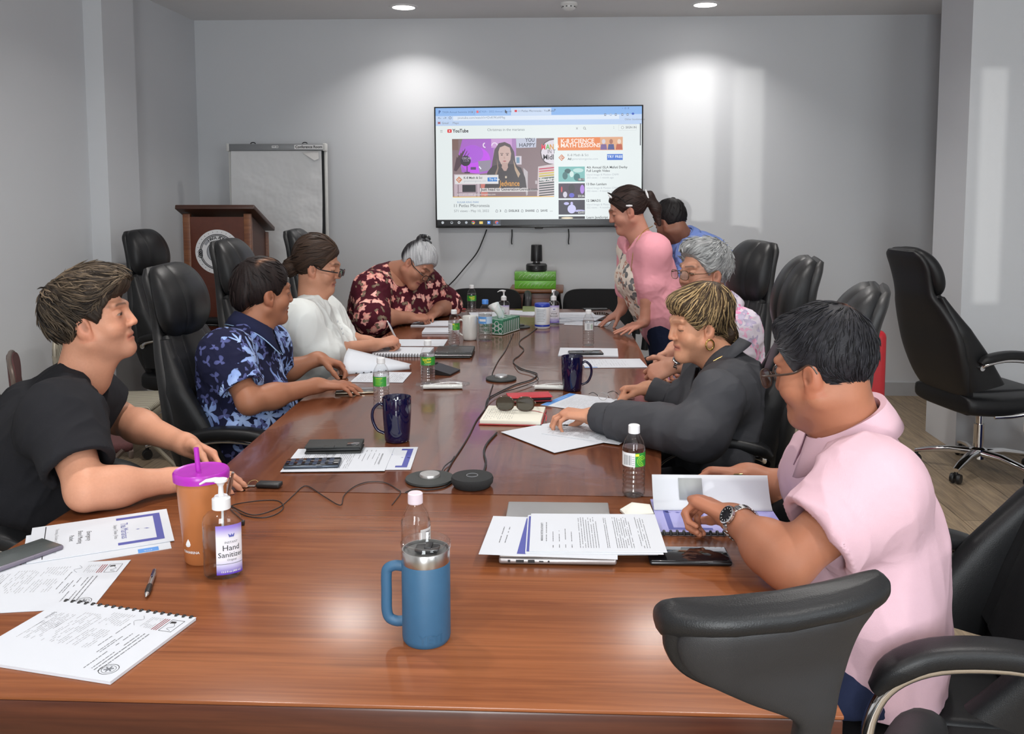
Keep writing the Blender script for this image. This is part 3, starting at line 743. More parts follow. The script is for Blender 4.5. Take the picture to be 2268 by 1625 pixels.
# left wall with a window beside the camera, rear wall with windows (daylight comes through both)
def holed(name, mk_pt, u0, u1, holes):
    """wall slab in (u, z) with rectangular openings"""
    mb = MB().mat(wall_m); us = sorted({u0, u1, *[h[0] for h in holes], *[h[1] for h in holes]})
    for a, c in zip(us, us[1:]):
        hs = [h for h in holes if h[0] <= a+1e-6 and h[1] >= c-1e-6]
        zs = [(0, ZC)] if not hs else [(0, hs[0][2]), (hs[0][3], ZC)]
        for z0, z1 in zs:
            cen, dim = mk_pt((a+c)/2, c-a, (z0+z1)/2, z1-z0); mb.box(cen, dim)
    return struct(name, mb)
holed('wall_left', lambda u, du, z, dz: ((XL-0.06, u, z), (0.12, du, dz)), YB, YF, [])
holed('wall_right', lambda u, du, z, dz: ((XR+0.06, u, z), (0.12, du, dz)), YB, YF, [])
holed('wall_front', lambda u, du, z, dz: ((u, YB-0.06, z), (du, 0.12, dz)), XL, XR, [(1.6, 3.1, 0.9, 2.5), (-0.63, -0.235, 0.55, 2.52), (-0.115, 0.13, 0.55, 2.5), (1.23, 1.39, 0.95, 2.28)])
fm = mat('window_frame_white', (0.75, 0.75, 0.74), 0.4)
def win(n, a, c, z0, z1, rot):
    mb = MB().mat(fm); t = 0.03
    for (x, z, w, h) in (((a+c)/2, z0, c-a, t), ((a+c)/2, z1, c-a, t), (a, (z0+z1)/2, t, z1-z0), (c, (z0+z1)/2, t, z1-z0)):
        mb.box((x, YB-0.06, z) if not rot else (XL-0.06, x, z), (w, 0.08, h) if not rot else (0.08, w, h))
    o = mk('window_%d' % n, mb, None, None, 0); o['kind'] = 'structure'
win(1, 1.6, 3.1, 0.9, 2.5, 0); win(2, -0.63, 0.13, 0.55, 2.52, 0)
struct('trim_1', MB().box(((XL+(-2.68))/2, 5.34, ZC/2), (0.11, 0.38, ZC)), wall_m)['label'] = 'shallow grey pilaster on the left wall'
struct('trim_2', MB().box(((2.24+XR)/2, 5.47, ZC/2), (XR-2.24, 0.44, ZC)), wall_m)['label'] = 'wide grey pilaster at the right of the far wall'
base_m = mat('baseboard_grey', (0.50, 0.51, 0.53), 0.5)
struct('baseboard_back', MB().box(((XL+2.8)/2, YF-0.006, 0.05), (2.8-XL, 0.012, 0.1)), base_m)
struct('baseboard_left', MB().box((XL+0.006, 2.4, 0.05), (0.012, 5.2, 0.1)), base_m)
# ceiling downlights: two rows down the room
led = mat('downlight_diffuser', (1, 1, 1), 0.5, var=0, emit=(1.0, 0.97, 0.92), estr=14)
ring_m = mat('downlight_trim', (0.78, 0.78, 0.78), 0.4)
first = None
for x in (-1.15, 0.90):
    for y in (6.27, 4.25, 2.25, 0.25):
        if first is None:
            first = thing('ceiling_downlight', 'x', 'ceiling light', (x, y, ZC))
            mk('trim_ring', MB().lathe([(0.076, -0.001), (0.077, -0.008), (0.098, -0.005), (0.100, 0.0)], 40, cap=False), ring_m, first)
            mk('diffuser', MB().lathe([(0.0, -0.004), (0.077, -0.004), (0.077, 0.0)], 40), led, first)
            o = first
        else: o = dup(first, loc=(x, y, ZC))
        vis = y > 6
        o['label'] = ('round recessed ceiling downlight at the far %s, above %s' % (('left', 'the space between flip chart and screen') if x < 0 else ('right', 'the wall beside the screen')) if vis else 'round recessed ceiling downlight over the table, out of the picture')
        o['group'] = 'recessed ceiling downlights'
        lo = lamp('downlight_light', 'AREA', (x, y, ZC-0.02), (0, 0, 0), 7 if vis else 15, (1.0, 0.965, 0.93), shape='DISK', size=0.15); lo.data.spread = R(122 if vis else 150)
t = thing('smoke_detector', 'small white ceiling sensor between the two downlights at the top of the picture', 'smoke detector', (-0.02, 6.2, ZC))
sm = mat('sensor_white', (0.80, 0.80, 0.78), 0.45)
mk('base', MB().lathe([(0.058, 0), (0.058, -0.012), (0.05, -0.02)], 32), sm, t)
mk('sensor_head', MB().lathe([(0.048, -0.02), (0.046, -0.034), (0.03, -0.048), (0.0, -0.052)], 32), sm, t)
sl_b = MB()
for i in range(10): sl_b.box((0.047*math.cos(i*0.628), 0.047*math.sin(i*0.628), -0.028), (0.004, 0.010, 0.006), M=Matrix.Rotation(i*0.628, 4, 'Z'))
mk('vent_slots', sl_b, mat('slot_black', (0.02, 0.02, 0.02)), t)

# ---------------- desk and conference table ----------------
def wood(name, c1, c2, c3, axis, rough, bumpy, coat=0.0, sc=1.0):
    m, nt, b = newmat(name); setp(b, Roughness=rough, Coat_Weight=coat, Coat_Roughness=0.06)
    s = (1.2, 26, 26) if axis == 'x' else (26, 1.2, 26)
    o = nt.obj(scale=tuple(v*sc for v in s)); n1 = nt.noise(o, 1.0, 6, 0.62, 1.2)
    o2 = nt.obj(scale=tuple(v*sc*3.2 for v in s)); n2 = nt.noise(o2, 1.0, 4, 0.6, 0.3)
    o3 = nt.obj(scale=(3, 150, 150) if axis == 'x' else (150, 3, 150)); n3 = nt.noise(o3, 1.0, 3, 0.6)
    c = nt.ramp(n1, [(0.30, c1), (0.50, c2), (0.70, c3)])
    c = nt.mix(nt.math('MULTIPLY', nt.ramp(n2, [(0.42, (0, 0, 0)), (0.66, (1, 1, 1))]), 0.45), c, c1)
    c = nt.mix(nt.math('MULTIPLY', nt.ramp(n3, [(0.50, (0, 0, 0)), (0.72, (1, 1, 1))]), 0.30), c, [x*0.45 for x in c1])
    nt.l.new(c, b.inputs['Base Color'])
    if bumpy:
        h = nt.noise(nt.obj(scale=(9, 9, 9)), 1.0, 3, 0.5, 0.4)
        bm_ = nt.bump(h, bumpy, 0.004); nt.l.new(bm_, b.inputs['Normal'])
        if coat: nt.l.new(bm_, b.inputs['Coat Normal'])
    return m
desk_m = wood('desk_wood', (0.165, 0.048, 0.016), (0.245, 0.078, 0.027), (0.295, 0.100, 0.036), 'x', 0.27, 0.03)
edge_m = wood('desk_edge_wood', (0.045, 0.012, 0.007), (0.07, 0.02, 0.010), (0.10, 0.03, 0.014), 'x', 0.3, 0.02)
table_m = wood('table_wood', (0.085, 0.024, 0.011), (0.140, 0.043, 0.018), (0.185, 0.062, 0.027), 'y', 0.19, 0.16, 0.30, 0.7)
dk = thing('desk', 'orange-brown wooden desk with dark front edge nearest the camera', 'desk', (-0.395, 1.72, 0))
DX0, DX1, DY0, DY1 = -1.185, 0.395, 1.255, 2.185
mk('desktop', MB().mat(desk_m).box((0, 0, TZ-0.003), (DX1-DX0, DY1-DY0, 0.006), 0.0015), None, dk)
mk('edge_band', MB().mat(edge_m).box((0, DY0-1.72+0.012, TZ-0.0365), (DX1-DX0-0.001, 0.023, 0.061), 0.004).box((DX0+0.395+0.013, 0, TZ-0.0365), (0.024, DY1-DY0-0.05, 0.061)).box((DX1+0.395-0.013, 0, TZ-0.0365), (0.024, DY1-DY0-0.05, 0.061)).box((0, DY1-1.72-0.012, TZ-0.0365), (DX1-DX0-0.001, 0.022, 0.061)).box((0, 0, TZ-0.016), (DX1-DX0-0.06, DY1-DY0-0.06, 0.02)), None, dk)
mk('modesty_panel', MB().box((0, 0.18, 0.40), (1.42, 0.02, 0.56)), edge_m, dk)
for s in (-1, 1): mk('side_panel', MB().box((s*0.745, 0.19, 0.34), (0.03, 0.46, 0.68)), edge_m, dk)
tb = thing('conference_table', 'long glossy dark brown conference table with curved sides behind the desk', 'conference table', (-0.31, 4.0, 0))
poly = []
for i in range(25):  # right side, near to far, slightly bowed
    y = 2.19+3.60*i/24; q = (y-4.0)/1.81; poly.append((0.335-0.10*q*q+0.31+0.012*q, y-4.0))
for i in range(25):
    y = 5.79-3.60*i/24; q = (y-4.0)/1.81; poly.append((-0.985+0.045*q*q+0.31, y-4.0))
mk('tabletop', MB().prism(poly, TZ-0.024, TZ-0.0005), table_m, tb, 20)
mk('table_edge', MB().prism([(x*0.985, y*0.995) for x, y in poly], TZ-0.06, TZ-0.024), table_m, tb, 20)
for y in (-1.2, 1.2):
    pd = mk('pedestal', MB().box((0, y, 0.35), (0.5, 0.42, 0.68), 0.01), table_m, tb); mk('plinth', MB().box((0, y, 0.04), (0.6, 0.5, 0.08), 0.01), mat('plinth_black', (0.02, 0.015, 0.012)), pd)
mk('stretcher', MB().box((0, 0, 0.35), (0.05, 2.1, 0.3)), table_m, tb)
# ---------------- chairs ----------------
lea = mat('black_leather', (0.0105, 0.0108, 0.012), 0.42, var=0.15, vscale=30, bump=0.25, bscale=520, bdist=0.0015, Specular_IOR_Level=0.34)
leab = mat('black_leather_back', (0.0095, 0.0095, 0.0105), 0.5, var=0.1, vscale=30, bump=0.2, bscale=600, bdist=0.001)
chrome = mat('chrome', (0.72, 0.72, 0.73), 0.09, 1.0, var=0.03)
blk = mat('black_plastic', (0.012, 0.012, 0.013), 0.45, var=0.05)
gry = mat('grey_metal', (0.30, 0.30, 0.30), 0.35, 0.8)
def sup(w, t, n=28, e=0.55):
    out = []
    for i in range(n):
        a = 2*math.pi*i/n; out.append((math.copysign(abs(math.cos(a))**e, math.cos(a))*w, math.copysign(abs(math.sin(a))**e, math.sin(a))*t))
    return out
def pillow(path, mb, n=28, e=0.55):
    """path: (y, z, half width, half thickness, tangent angle) sections"""
    rings = []
    for (y, z, w, t, a) in path:
        rings.append([(x, y+q*math.cos(a), z+q*math.sin(a)) for x, q in sup(w, t, n, e)])
    return mb.loft(rings)
def interp(keys, ts):
    P = np.array(keys, float); return [tuple(np.interp(t, P[:, 0], P[:, i]) for i in range(1, P.shape[1])) for t in ts]
def smooth_keys(keys, n):
    pts = spline([k for k in keys], n); return [tuple(p) for p in pts]
def exec_chair(sh=0.48, recline=0.0, arms=True):
    root = thing('office_chair', 'x', 'office chair')
    # back: (y, z, half w, half t)   chair faces +y
    ks = [(-0.20, sh-0.02, 0.20, 0.030), (-0.235, sh+0.08, 0.235, 0.040), (-0.262, sh+0.22, 0.262, 0.042), (-0.282, sh+0.36, 0.258, 0.038), (-0.322, sh+0.48, 0.212, 0.032), (-0.350, sh+0.545, 0.170, 0.026), (-0.355, sh+0.61, 0.166, 0.024), (-0.362, sh+0.69, 0.172, 0.024), (-0.388, sh+0.755, 0.160, 0.020), (-0.408, sh+0.785, 0.120, 0.010)]
    ks = [(-0.2+(y+0.2)*0.68, z, w, t) for y, z, w, t in ks]
    def tilt(y, z): a = -recline; dy, dz = y+0.2, z-sh; return (-0.2+dy*math.cos(a)+dz*math.sin(a), sh-dy*math.sin(a)+dz*math.cos(a))
    def path(keys, off=0.0, n=4):
        s = smooth_keys(keys, n); out = []
        for i, (y, z, w, t) in enumerate(s):
            a, b_ = s[max(0, i-1)], s[min(len(s)-1, i+1)]; an = math.atan2(b_[1]-a[1], b_[0]-a[0])-math.pi/2
            y2, z2 = tilt(y+off*math.cos(an), z+off*math.sin(an)); out.append((y2, z2, w, t, an+(-recline)*-1 if False else an-recline*-0))
        return out
    bk = mk('backrest', pillow(path(ks), MB()), leab, root, 50)
    # front upholstery: bolstered panel, centre panel, head cushion
    fr = [(y+t*0.9, z, w*0.965, 0.030) for y, z, w, t in ks[1:6]]
    mk('back_cushion', pillow(path(fr), MB()), lea, bk, 50)
    cp = [(y+t*0.9+0.016, z, w*0.56, 0.024) for y, z, w, t in ks[1:6]]
    mk('centre_panel', pillow(path(cp), MB()), lea, bk, 50)
    hd = [(-0.272, sh+0.535, 0.130, 0.016), (-0.264, sh+0.555, 0.165, 0.036), (-0.260, sh+0.60, 0.188, 0.052), (-0.266, sh+0.665, 0.190, 0.055), (-0.284, sh+0.725, 0.178, 0.047), (-0.308, sh+0.768, 0.150, 0.032), (-0.322, sh+0.785, 0.115, 0.014)]
    hc = mk('headrest', pillow(path(hd), MB(), 32, 0.72), lea, root, 50)
    hb = [(y+0.012, z, w*0.60, t*1.02) for y, z, w, t in hd]
    mk('headrest_panel', pillow(path(hb), MB(), 32, 0.6), lea, hc, 50)
    for sx in (-1, 1):   # side wings that widen from the neck down to the seat
        wg = [((a+b_)/2, z, 0.036, (b_-a)/2) for a, b_, z in ((-0.22, -0.015, sh+0.03), (-0.235, -0.05, sh+0.10), (-0.245, -0.105, sh+0.22), (-0.26, -0.175, sh+0.36), (-0.275, -0.225, sh+0.47), (-0.285, -0.252, sh+0.535))]
        ring = [[(sx*(np.interp(z, [sh, sh+0.22, sh+0.36, sh+0.54], [0.205, 0.232, 0.228, 0.158]))+u, tilt(y+q, z)[0], tilt(y+q, z)[1]) for u, q in sup(w, t, 24, 0.75)] for (y, z, w, t) in smooth_keys(wg, 4)]
        mk('side_wing', MB().loft(ring), lea, bk, 50)
    # seat
    s = MB(); rings = []
    for (y, w, t, zc) in [(-0.24, 0.20, 0.03, 0.02), (-0.22, 0.245, 0.055, 0.01), (-0.05, 0.262, 0.062, 0.0), (0.16, 0.262, 0.062, 0.002), (0.245, 0.25, 0.055, -0.008), (0.275, 0.21, 0.022, -0.03)]:
        rings.append([(x, y, sh-0.055+zc+q) for x, q in sup(w, t, 28, 0.5)])
    rr = [[tuple(p) for p in r] for r in zip(*[spline([rings[k][j] for k in range(6)], 4) for j in range(28)])]
    st = mk('seat', s.loft(rr), lea, root, 50)
    mk('seat_panel', MB().box((0, 0.03, sh-0.002), (0.30, 0.42, 0.036), 0.016, 3), lea, st, 50)
    if arms:
        for sx in (-1, 1):
            x = sx*0.285; lp = [(x-sx*0.02, -0.20, sh+0.16), (x, -0.17, sh+0.185), (x, -0.07, sh+0.20), (x, 0.06, sh+0.185), (x, 0.138, sh+0.13), (x, 0.16, sh+0.03), (x, 0.11, sh-0.06), (x-sx*0.03, 0.02, sh-0.095), (x-sx*0.06, -0.08, sh-0.105)]
            ar = mk('armrest', MB().tube(spline(lp, 6), 0.0125, 12), chrome, root, 60)
            pp = smooth_keys([(-0.215, sh+0.185, 0.018, 0.010), (-0.18, sh+0.207, 0.031, 0.020), (-0.07, sh+0.225, 0.034, 0.021), (0.05, sh+0.216, 0.034, 0.021), (0.120, sh+0.182, 0.032, 0.020), (0.152, sh+0.142, 0.020, 0.010)], 4)
            mb = MB(); rg = []
            for i, (y, z, w, t) in enumerate(pp):
                a, b_ = pp[max(0, i-1)], pp[min(len(pp)-1, i+1)]; an = math.atan2(b_[1]-a[1], b_[0]-a[0])
                rg.append([(x+u, y-v*math.sin(an), z+v*math.cos(an)) for u, v in sup(w, t, 20, 0.6)])
            mk('arm_pad', mb.loft(rg), lea, ar, 50)
            mk('bolt', MB().lathe([(0.013, -0.016), (0.013, 0.016)], 14, Matrix.Translation((x-sx*0.02, -0.20, sh+0.16)) @ Matrix.Rotation(R(90), 4, 'Y')), chrome, ar)
    mk('gas_column', MB().lathe([(0.027, 0.09), (0.027, 0.26), (0.018, 0.26), (0.018, sh-0.10)], 20), chrome, root)
    mk('tilt_mechanism', MB().box((0, -0.02, sh-0.115), (0.17, 0.24, 0.035), 0.01), blk, root)
    hub = mk('base_hub', MB().lathe([(0.0, 0.075), (0.048, 0.075), (0.045, 0.125), (0.03, 0.135), (0.0, 0.135)], 24), chrome, root)
    for i in range(5):
        a = i*2*math.pi/5+0.3; d = Vector((math.cos(a), math.sin(a), 0)); up_ = Vector((0, 0, 1)); w = d.cross(up_)
        rg = []
        for r_, z, hw, hh in [(0.03, 0.105, 0.028, 0.02), (0.14, 0.105, 0.024, 0.018), (0.25, 0.088, 0.020, 0.014), (0.315, 0.072, 0.016, 0.010)]:
            rg.append([d*r_+w*u+up_*(z+v) for u, v in sup(hw, hh, 14, 0.7)])
        lg = mk('leg', MB().loft(rg), chrome, root, 50)
        c = d*0.305
        cb = MB()
        for s2 in (-1, 1): cb.lathe([(0.0, s2*0.006), (0.024, s2*0.006), (0.027, s2*0.012), (0.024, s2*0.026), (0.0, s2*0.026)], 18, Matrix.Translation(c+Vector((0, 0, 0.0275))) @ w.to_track_quat('Z', 'Y').to_matrix().to_4x4())
        cb.tube([c+Vector((0, 0, 0.027)), c+Vector((0, 0, 0.07))], 0.010, 8)
        mk('caster', cb, blk, lg)
    return root
def place(ch, label, x, y, face, dz=0.0, group='black leather office chairs'):
    """face: compass angle the seat looks towards, 0 = +X, 90 = away from the camera"""
    ch.location = (x, y, 0); ch.rotation_euler = (0, 0, R(face-90)); ch['label'] = label; ch['group'] = group; return ch
C0 = exec_chair(0.455, 0.06)
place(C0, 'black leather office chair behind the man in the blue floral shirt', -1.13, 3.27, 2)
def ch(label, x, y, f, src=None):
    c = dup(src or C0); return place(c, label, x, y, f)
CT = exec_chair(0.50, 0.03)
place(CT, 'black leather office chair with arm pads behind the woman in dark grey', 0.46, 3.08, 170)
CR = exec_chair(0.46, 0.20)
place(CR, 'empty black leather office chair by the right pilaster, seen from behind', 2.20, 4.87, 12)
# ---------------- the nine people ----------------
def dirv(az, el_=0.0): a, e = R(az), R(el_); return np.array([math.cos(a)*math.cos(e), math.sin(a)*math.cos(e), math.sin(e)])
jeans = cloth('navy_denim', srgb(28, 36, 62), 0.9, 1400); blackt = cloth('black_trouser_cloth', srgb(18, 18, 24), 0.9)
def seat_legs(p, Pv, F, knee_z=0.53, kl=0.42, w=0.10, sz=0.502):
    L = nrm(np.cross((0, 0, 1), F)); F = nrm(V3(F[0], F[1], 0)); Pv = V3(Pv); p['hip'] = []; p['knee'] = []; p['ank'] = []
    for s in (-1, 1):
        h = Pv+L*s*0.09-V3(0, 0, 0.03); k = V3(Pv[0], Pv[1], knee_z)+F*kl+L*s*(w+0.03); p['hip'].append(h); p['knee'].append(k); p['ank'].append(V3(k[0], k[1], 0.08)-F*0.05)
    p['toe'] = F; p['seatz'] = sz
    return p
# 1 man in the black T-shirt
hF = dirv(12, 10); H = Head(J(207, 715, 2.33), hF, (0, 0, 1), 0.94)
sk = srgb(205, 148, 120)
Pv = V3(-1.47, 2.34, 0.56)
p = dict(Pv=Pv, C=J(92, 985, 2.33), N=J(182, 838, 2.33), SR=J(138, 928, 2.13), SL=J(190, 880, 2.53), ER=T(192, 1086, 0.803), EL=J(262, 925, 2.58), WR=T(388, 1062, 0.787), WL=J(415, 985, 2.44),
         hR=dict(d=(0.95, 0.28, 0.02), n=(0, 0, -1), curl=0.25), hL=dict(d=(0.86, -0.25, -0.42), n=(-0.1, -0.85, -0.5), fc=(0.35, 0.45, 0.5, 0.55), thumb=(0.8, 0.45, 0.35)),
         head=H, skin=sk, arm=1.04, neck=0.062, build=1.0, q=0.74, fat=1.02, face=dict(beard=0.30, brow=srgb(52, 40, 32), open=1.1, eye=0.013, gaze=0.004),
         hair=dict(th=0.012, nape=-0.066, c1=srgb(26, 21, 20), c2=srgb(92, 78, 64), c3=srgb(128, 110, 90), locks=1200, len=0.080, lr=0.0022, lift=0.009, curl=0.5, crown=(0.1, -0.75, 0.65), amp=0.004, wave=0.007, wfreq=30, lpow=1.3,
                   extra=[lambda H: H.el((0.0, 0.020, 0.112), (0.072, 0.085, 0.052), 0.03), lambda H: H.el((0.004, 0.080, 0.104), (0.052, 0.034, 0.032), 0.03), lambda H: H.el((0, -0.080, 0.05), (0.075, 0.042, 0.075), 0.03)],
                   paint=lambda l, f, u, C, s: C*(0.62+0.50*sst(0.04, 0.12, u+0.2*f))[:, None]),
         garments=[dict(name='t_shirt', mat=cloth('black_jersey', srgb(33, 33, 37), 0.92, 1500), off=0.016, sleeve='short', sl=0.70, loose=0.026, wr=0.008, belly=0.02, wf=(8, 20), dir=(0.6, 0, 0.8),
                        neckcut=[H.rc((0, -0.03, -0.10), (0, -0.04, -0.20), 0.060, 0.066, 0.006), el(J(236, 836, 2.30), ((1, 0, 0), (0, 1, 0), (0, 0, 1)), (0.035, 0.05, 0.045), 0.008)])],
         trousers=dict(mat=blackt))
seat_legs(p, Pv, (1, 0, 0), kl=0.36, sz=0.475); p['chair'] = (-1.41, 2.33, 2, 0.06); man1, _, _ = person('person in a black T-shirt with thick brown hair, leaning on the desk', p)
# 2 man in the blue floral polo
H = Head(J(583, 653, 3.34), dirv(38, -4), (0, 0, 1), 1.0); sk = srgb(160, 108, 82)
navy = cloth('navy_collar_knit', srgb(30, 34, 62), 0.9); Pv = V3(-1.16, 3.22, 0.55)
floral = flower_cloth('blue_flower_print', srgb(27, 29, 56), [(10.5, 5, 0.62, srgb(84, 106, 170), srgb(150, 176, 226), 1, 0.45), (9.0, 6, 0.62, srgb(112, 138, 204), srgb(178, 202, 244), 4, 0.50), (21, 3, 0.5, srgb(66, 72, 116), srgb(92, 98, 150), 7, 0.5)])
p = dict(Pv=Pv, C=J(527, 855, 3.24), N=J(560, 727, 3.30), SR=J(497, 785, 3.10), SL=J(590, 765, 3.47), ER=J(553, 890, 3.02), EL=J(612, 832, 3.52), WR=T(703, 853, 0.790), WL=J(705, 793, 3.60),
         hR=dict(d=(0.97, 0.20, -0.06), n=(0.05, 0, -1), fc=(0.18, 0.2, 0.25, 0.3), thumb=(0.75, 0.6, -0.1)), hL=dict(d=(0.92, 0.1, -0.35), n=(0.0, -0.35, -0.9), fc=(0.45, 0.5, 0.5, 0.5), thumb=(0.8, 0.4, 0.5)),
         head=H, skin=sk, arm=0.98, build=1.0, neck=0.056, face=dict(brow=(0.02, 0.015, 0.012), open=0.8),
         hair=dict(th=0.010, nape=-0.075, front=0.082, c1=srgb(16, 11, 12), c2=srgb(52, 40, 38), crown=(-0.12, -0.62, 0.78), amp=0.0022, wave=0.001, locks=160, len=0.05, lr=0.0022, lift=0.003, earf=0.012, extra=[lambda H: H.el((0, -0.085, 0.0), (0.066, 0.035, 0.06), 0.02)],
                   paint=lambda l, f, u, C, s: C*(1-(m := (0.75*np.exp(-((l+0.036-0.35*f)/0.0075)**2)*sst(-0.06, -0.035, f)*sst(0.045, 0.01, f)*sst(0.06, 0.09, u)*np.clip(0.8+0.8*s, 0, 1)))[:, None])+np.array(srgb(176, 130, 104))*m[:, None]),
         garments=[dict(name='polo_shirt', mat=floral, off=0.014, loose=0.024, sl=0.74, wr=0.004, belly=0.035, hem=(Pv-V3(0, 0, 0.06), (0, 0, -1)), cmat=navy,
                        neckcut=[H.rc((0, -0.02, -0.09), (0, -0.03, -0.20), 0.056, 0.060, 0.006)],
                        collar=dict(t=0.72, F=dirv(10), rl=0.066, rf=0.070, hs=0.030, hf=0.032, pt=0.05, open_=0.25, drop=0.045))],
         trousers=dict(mat=jeans))
seat_legs(p, Pv, (1, 0.0, 0), kl=0.36, sz=0.475); p['chair'] = (-1.13, 3.27, 2, 0.06); man2, polo, b2 = person('person in a navy polo shirt with pale blue flowers, head turned away towards the screen', p)
mb = MB()
cm = [c for c in polo.children if c.name.startswith('collar')][0].data; k = 5; n = len(cm.vertices)//k
mb.tube([cm.vertices[i*k+4].co+Vector((0, 0, 0)) for i in range(n)], 0.0022, 6); mk('collar_piping', mb, cloth('pale_piping', srgb(170, 200, 235)), polo)
# 3 woman in the white blouse
H = Head(J(702, 594, 3.98), dirv(3, -12), (0, 0, 1), 0.97); sk = srgb(190, 138, 112); Pv = V3(-1.14, 3.99, 0.56)
p = dict(Pv=Pv, C=J(684, 770, 3.96), N=J(688, 672, 3.95), SR=J(660, 716, 3.78), SL=J(712, 700, 4.14), ER=T(702, 786, 0.80), EL=T(752, 752, 0.805), WR=T(832, 763, 0.795), WL=T(815, 757, 0.79),
         hR=dict(d=(0.90, 0.32, 0.16), n=(0.35, 0.45, -0.75), fc=(0.72, 0.78, 0.8, 0.8), s=0.95, thumb=(0.85, 0.3, 0.45)), hL=dict(d=(0.98, -0.1, -0.05), n=(0, 0, -1), curl=0.2, s=0.94),
         head=H, skin=sk, arm=0.98, build=1.05, bust=True, fat=1.02, neck=0.054, face=dict(brow=(0.02, 0.014, 0.012), open=0.55, eye=0.008, lip=srgb(150, 82, 78)), hres=0.0034,
         hair=dict(th=0.012, nape=-0.07, front=0.088, c1=srgb(24, 18, 17), c2=srgb(88, 66, 52), crown=(0, 0.75, 0.66), swirl=0, zf=5, amp=0.003, wave=0.002, locks=120, len=0.07, lr=0.0022, lift=0.003, curl=0.1, earf=0.016,
                   flow=lambda q: (0.0-q[0]*1.5, -1, -0.35), extra=[lambda H: H.el((0.0, -0.118, -0.022), (0.046, 0.040, 0.045), 0.015), lambda H: H.el((0, -0.02, 0.075), (0.082, 0.095, 0.085), 0.02), lambda H: H.rc((0.02, -0.13, -0.01), (0.03, -0.12, -0.07), 0.02, 0.006, 0.01)]),
         garments=[dict(name='blouse', mat=cloth('white_cotton', srgb(226, 230, 228), 0.9, 1300, 0.02), off=0.016, sleeve='long', sl=0.12, loose=0.036, elr=0.082, cuffr=0.056, wr=0.008, dir=(0.2, 0, 1), belly=0.02, res=0.005, wf=(9, 24), seed=3,
                        neckcut=[H.rc((0, -0.02, -0.09), (0, -0.02, -0.22), 0.058, 0.070, 0.006), el(J(735, 712, 3.86), ((1, 0, 0), (0, 1, 0), (0, 0, 1)), (0.03, 0.05, 0.035), 0.01)])],
         trousers=dict(mat=cloth('grey_trouser_cloth', srgb(110, 112, 118))))
seat_legs(p, Pv, (1, 0, 0), kl=0.36, sz=0.52); p['chair'] = (-1.24, 4.08, 2, 0.03); w3, bl3, b3 = person('person in a white blouse and dark-rimmed glasses, writing in a booklet', p)
gblack = mat('black_acetate', (0.012, 0.011, 0.012), 0.25); glasses(H, w3, b3, gblack, rim=0.0022, hh=0.015, u=0.002, f=0.120, lensmat=glass('smoked_lens', (0.75, 0.75, 0.78)))
for k, (x, y) in enumerate(((741, 711), (750, 727), (753, 738))): mk('button', MB().at(Matrix.Translation(-Vector(b3))).lathe([(0, 0.004), (0.005, 0.003), (0.006, 0), (0, -0.002)], 12, TR(J(x, y, 3.80)-V3(-0.012, 0.0, 0), ry=R(90))), mat('pearl', (0.55, 0.58, 0.60), 0.3), bl3)
# 4 woman with white hair
H = Head(J(921, 588, 5.15), nrm((0.66, -0.42, -0.62)), (0.42, 0.12, 0.88), 1.02); sk = srgb(172, 122, 100); Pv = V3(-1.12, 5.36, 0.53)
maroon = flower_cloth('maroon_flower_print', srgb(74, 20, 34), [(13.0, 5, 0.38, srgb(226, 128, 128), srgb(246, 205, 190), 2, 0.50, 0.16), (16, 5, 0.40, srgb(205, 100, 104), srgb(240, 190, 170), 5, 0.35, 0.16), (17, 2, 0.42, srgb(24, 14, 20), srgb(150, 130, 110), 9, 0.5)])
p = dict(Pv=Pv, C=J(856, 668, 5.22), N=J(876, 603, 5.20), SR=J(824, 645, 5.03), SL=J(938, 632, 5.38), ER=T(826, 704, 0.815), EL=T(986, 674, 0.815), WR=T(905, 703, 0.795), WL=T(966, 690, 0.80),
         hR=dict(d=(0.93, 0.2, -0.05), n=(0.25, 0.3, -0.85), fc=(0.6, 0.65, 0.7, 0.7), s=0.98, thumb=(0.8, 0.4, 0.4)), hL=dict(d=(-0.35, -0.85, -0.25), n=(0, 0, -1), fc=(0.15, 0.12, 0.12, 0.2), spread=0.25),
         head=H, skin=sk, arm=1.28, build=1.28, bust=True, q=0.8, fat=1.14, neck=0.064, jaw=1.2, face=dict(brow=(0.03, 0.022, 0.02), open=0.45, eye=0.007, lip=srgb(168, 92, 90)), hres=0.004, fres=0.003,
         hair=dict(th=0.010, nape=-0.05, front=0.084, c1=srgb(150, 152, 156), c2=srgb(232, 233, 236), crown=(0, -0.75, 0.65), swirl=0, zf=3, amp=0.003, wave=0.002, locks=150, len=0.06, lr=0.0022, lift=0.002, curl=0.05, earf=0.014, flow=lambda q: (-q[0]*0.6, -1, 0.75),
                   extra=[lambda H: H.el((0.0, -0.075, 0.128), (0.045, 0.034, 0.030), 0.012)], paint=lambda l, f, u, C, s: C*(1-(m := sst(-0.035, -0.075, f+0.15*s*0.1))[:, None])+np.array(srgb(52, 50, 54))*m[:, None]),
         garments=[dict(name='dress', mat=maroon, off=0.018, sleeve='long', sl=0.22, loose=0.022, wr=0.005, belly=0.06, res=0.006, neckcut=[rc(J(884, 598, 5.18), J(905, 622, 5.02), 0.07, 0.062, 0.01)])],
         trousers=dict(mat=cloth('maroon_plain', srgb(70, 20, 34))))
seat_legs(p, Pv, (0.8, -0.6, 0), kl=0.26, sz=0.52); p['lift'] = 0.006; p['chair'] = (-1.27, 5.20, 4, 0.03); w4, dress, b4 = person('person with white hair and a maroon flowered dress, bent over writing at the far left', p)
glasses(H, w4, b4, gblack, rim=0.0020, hh=0.017, u=0.000, f=0.122)
hc = MB().at(Matrix.Translation(-Vector(b4)))
